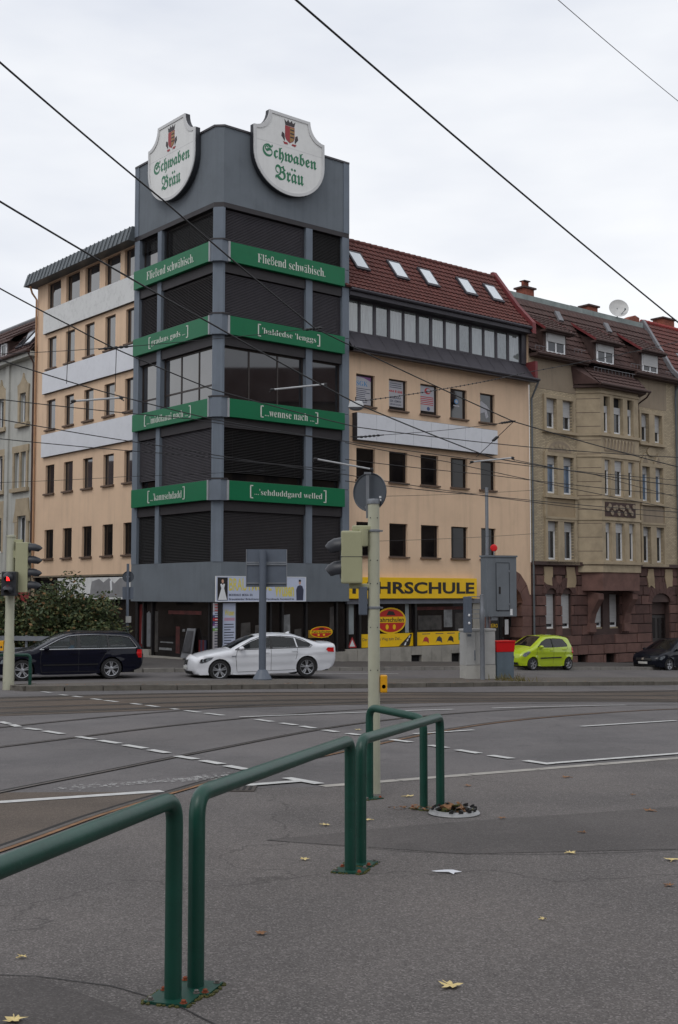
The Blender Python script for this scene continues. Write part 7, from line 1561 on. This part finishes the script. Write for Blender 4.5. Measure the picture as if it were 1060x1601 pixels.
# hubcap with leaves, by the third barrier
hx, hy = 1.0, 10.38; hz = gz(hx, hy) + .012; M_HUB = M('hubcap_silver', srgb(150, 150, 150), .4, .25, 14, metal=.4, dirt=.85, dscale=14)
t = thing('hubcap', 'upturned silver hubcap with dead leaves beside a barrier post', 'hubcap', (hx, hy, hz))
part('ring', MB().lathe([(.205, .0), (.225, .008), (.212, .026), (.178, .04), (.165, .036), (.175, .012)], (hx, hy, hz), 'z', 40, None, False), M_HUB, t, True)
for k in range(14):
    if k in (3, 8, 9): continue
    a = 2 * math.pi * k / 14; c = Vector((hx + .185 * math.cos(a), hy + .185 * math.sin(a), hz + .03)); m = MB(); u = Vector((-math.sin(a), math.cos(a), 0)); w = Vector((math.cos(a), math.sin(a), 0)); p = [c + u * e * .018 + w * g * .012 for e, g in ((-1, -1), (1, -1), (1, 1), (-1, 1))]
    m.hexa([v for v in p] + [v + Vector((0, 0, random.uniform(.015, .04))) for v in p]); part('clip', m, M_DARKP, t)
for k in range(34):
    a = random.uniform(0, 6.28); r = random.uniform(.02, .17); part('dead_leaf', MB().add([(hx + r * math.cos(a) + random.uniform(-.05, .05), hy + r * math.sin(a) + random.uniform(-.05, .05), hz + random.uniform(.01, .085)) for _ in range(4)], [(0, 1, 2), (1, 3, 2)]), random.choice((M_LB, M_MOSS, M_DARKP)), t)
# dead leaves drifted round the far posts and along the island
m = MB(); R = random.Random(11)
for k in range(140):
    if k < 60: x, y, dz = .70 + R.gauss(0, .09), 10.66 + R.gauss(0, .07), .014
    else: f = R.random(); P0 = [Vector(p) for p in ISL[1:6]]; i = int(f * 4); p = P0[i].lerp(P0[i + 1], f * 4 % 1); x, y, dz = p.x + R.uniform(.0, .7), p.y + R.uniform(.25, .9), .13
    L = R.uniform(.02, .04) if k < 60 else R.uniform(.04, .09); z = gz(x, y) + dz
    m.add([(x + R.uniform(-L, L), y + R.uniform(-L, L), z + R.uniform(.004, .02)) for _ in range(4)], [(0, 1, 2), (1, 3, 2)])
part('leaf_drift', m, M_LB, None, kind='stuff', label='dead leaves drifted along the island and the barrier foot', cat='leaves')
m = MB(); R = random.Random(5)
for k in range(90):
    x, y = 5.9 + R.gauss(0, .35), 40.75 + R.gauss(0, .15); z = gz(x, y) + .12; h = R.uniform(.08, .3); d = R.uniform(-.12, .12); m.add([(x, y, z), (x + .03, y, z), (x + d, y + R.uniform(-.1, .1), z + h)], [(0, 1, 2)])
part('weeds', m, M('weed', (.12, .10, .035), .9, .4, 6), None, kind='stuff', label='dry weeds at the island kerb below the bin', cat='weeds')
# chalky paint smear on the road behind the barriers
m = MB(); R = random.Random(21)
for k in range(260):
    f = R.random() ** .7; x = -2.9 + 1.75 * f + R.gauss(0, .05); y = 11.95 + 1.15 * f + R.gauss(0, .10); L = R.uniform(.008, .03); z = gz(x, y) + .0125
    m.add([(x, y, z), (x + L * 1.6, y + L * .3, z), (x + L * 1.4, y + L * .8, z), (x + L * .2, y + L * .6, z)], [(0, 1, 2, 3)])
part('paint_smear', m, M_PAINT, None, kind='stuff', label='scattered white paint smear on the road by the curved rail', cat='paint smear')
# drain cover left of the middle barrier
dx, dy = -1.1, 12.0; t = thing('drain_grate', 'rusty drain grate in the road behind the middle barrier', 'drain', (dx, dy, gz(dx, dy))); M_IRON = M('cast_iron', (.05, .04, .034), .75, .3, 12)
g = lambda u, v, z=0: (dx + u, dy + v, gz(dx + u, dy + v) + .018 + z)
part('frame', MB().hexa([g(-.26, -.2, -.03), g(.26, -.2, -.03), g(.26, .2, -.03), g(-.26, .2, -.03), g(-.26, -.2), g(.26, -.2), g(.26, .2), g(-.26, .2)]), M_IRON, t)
for k in range(8): u = -.21 + k * .06; part('slot', MB().hexa([g(u - .014, -.15, .001), g(u + .014, -.15, .001), g(u + .014, .15, .001), g(u - .014, .15, .001), g(u - .014, -.15, .003), g(u + .014, -.15, .003), g(u + .014, .15, .003), g(u - .014, .15, .003)]), M_GROOVE, t)
# ================================================================== houses round the junction, seen only as reflections and as shade of the sky
M_OPP = M('opposite_render', srgb(120, 108, 96), .9, .15, .5, streak=.3); M_OPPW = M('opposite_window', (.02, .02, .024), .2, .3, 2)
def block(P, ang, length, height, depth, label):
    u = (math.cos(ang), math.sin(ang)); fr = Fr(P, u, (u[1], -u[0])); z0 = gz(max(-60, min(60, P[0])), max(-10, min(100, P[1]))) - 3.0
    t = thing('street_house', label, 'building', fr(length / 2, 0, z0))
    ops = []; z = 1.0
    while z < height - 2.2:
        s = 1.0
        while s < length - 2: ops.append((s, s + 1.2, z, z + 1.7)); s += 2.6
        z += 3.2
    def rest(m):
        m.add([fr(0, 0, z0), fr(0, -depth, z0), fr(0, -depth, height), fr(0, 0, height)], [(0, 1, 2, 3)]); m.add([fr(length, 0, z0), fr(length, -depth, z0), fr(length, -depth, height), fr(length, 0, height)], [(0, 1, 2, 3)])
        m.add([fr(0, -depth, z0), fr(length, -depth, z0), fr(length, -depth, height), fr(0, -depth, height)], [(0, 1, 2, 3)])
    wall(fr, 0, length, z0, height, 0, ops, .25, M_OPP, t, 'wall', rest)
    f0 = F0(fr)
    for (a, b, c, d) in ops: shared((label, 'w'), 'window', lambda: MB().fbox(f0, 0, 1.2, 0, .05, 0, 1.7), M_OPPW, fr(a, -.24, c), t)
    rf = MB(); rf.add([fr(-.4, .5, height), fr(length + .4, .5, height), fr(length + .4, -depth / 2, height + 4), fr(-.4, -depth / 2, height + 4), fr(length + .4, -depth - .5, height), fr(-.4, -depth - .5, height)], [(0, 1, 2, 3), (3, 2, 4, 5), (0, 3, 5), (1, 2, 4)]); part('roof', rf, M_ROOFB, t)
block((44, 52), math.radians(-100), 46, 17, 12, 'tall house out of frame on the right, reflected in the tower panes')
block((-32, 22), math.radians(95), 52, 7.5, 12, 'low house out of frame on the left, reflected in the lower left windows')
block((28, -20), math.radians(180), 60, 15, 12, 'house row behind the photographer, reflected in the car sides')
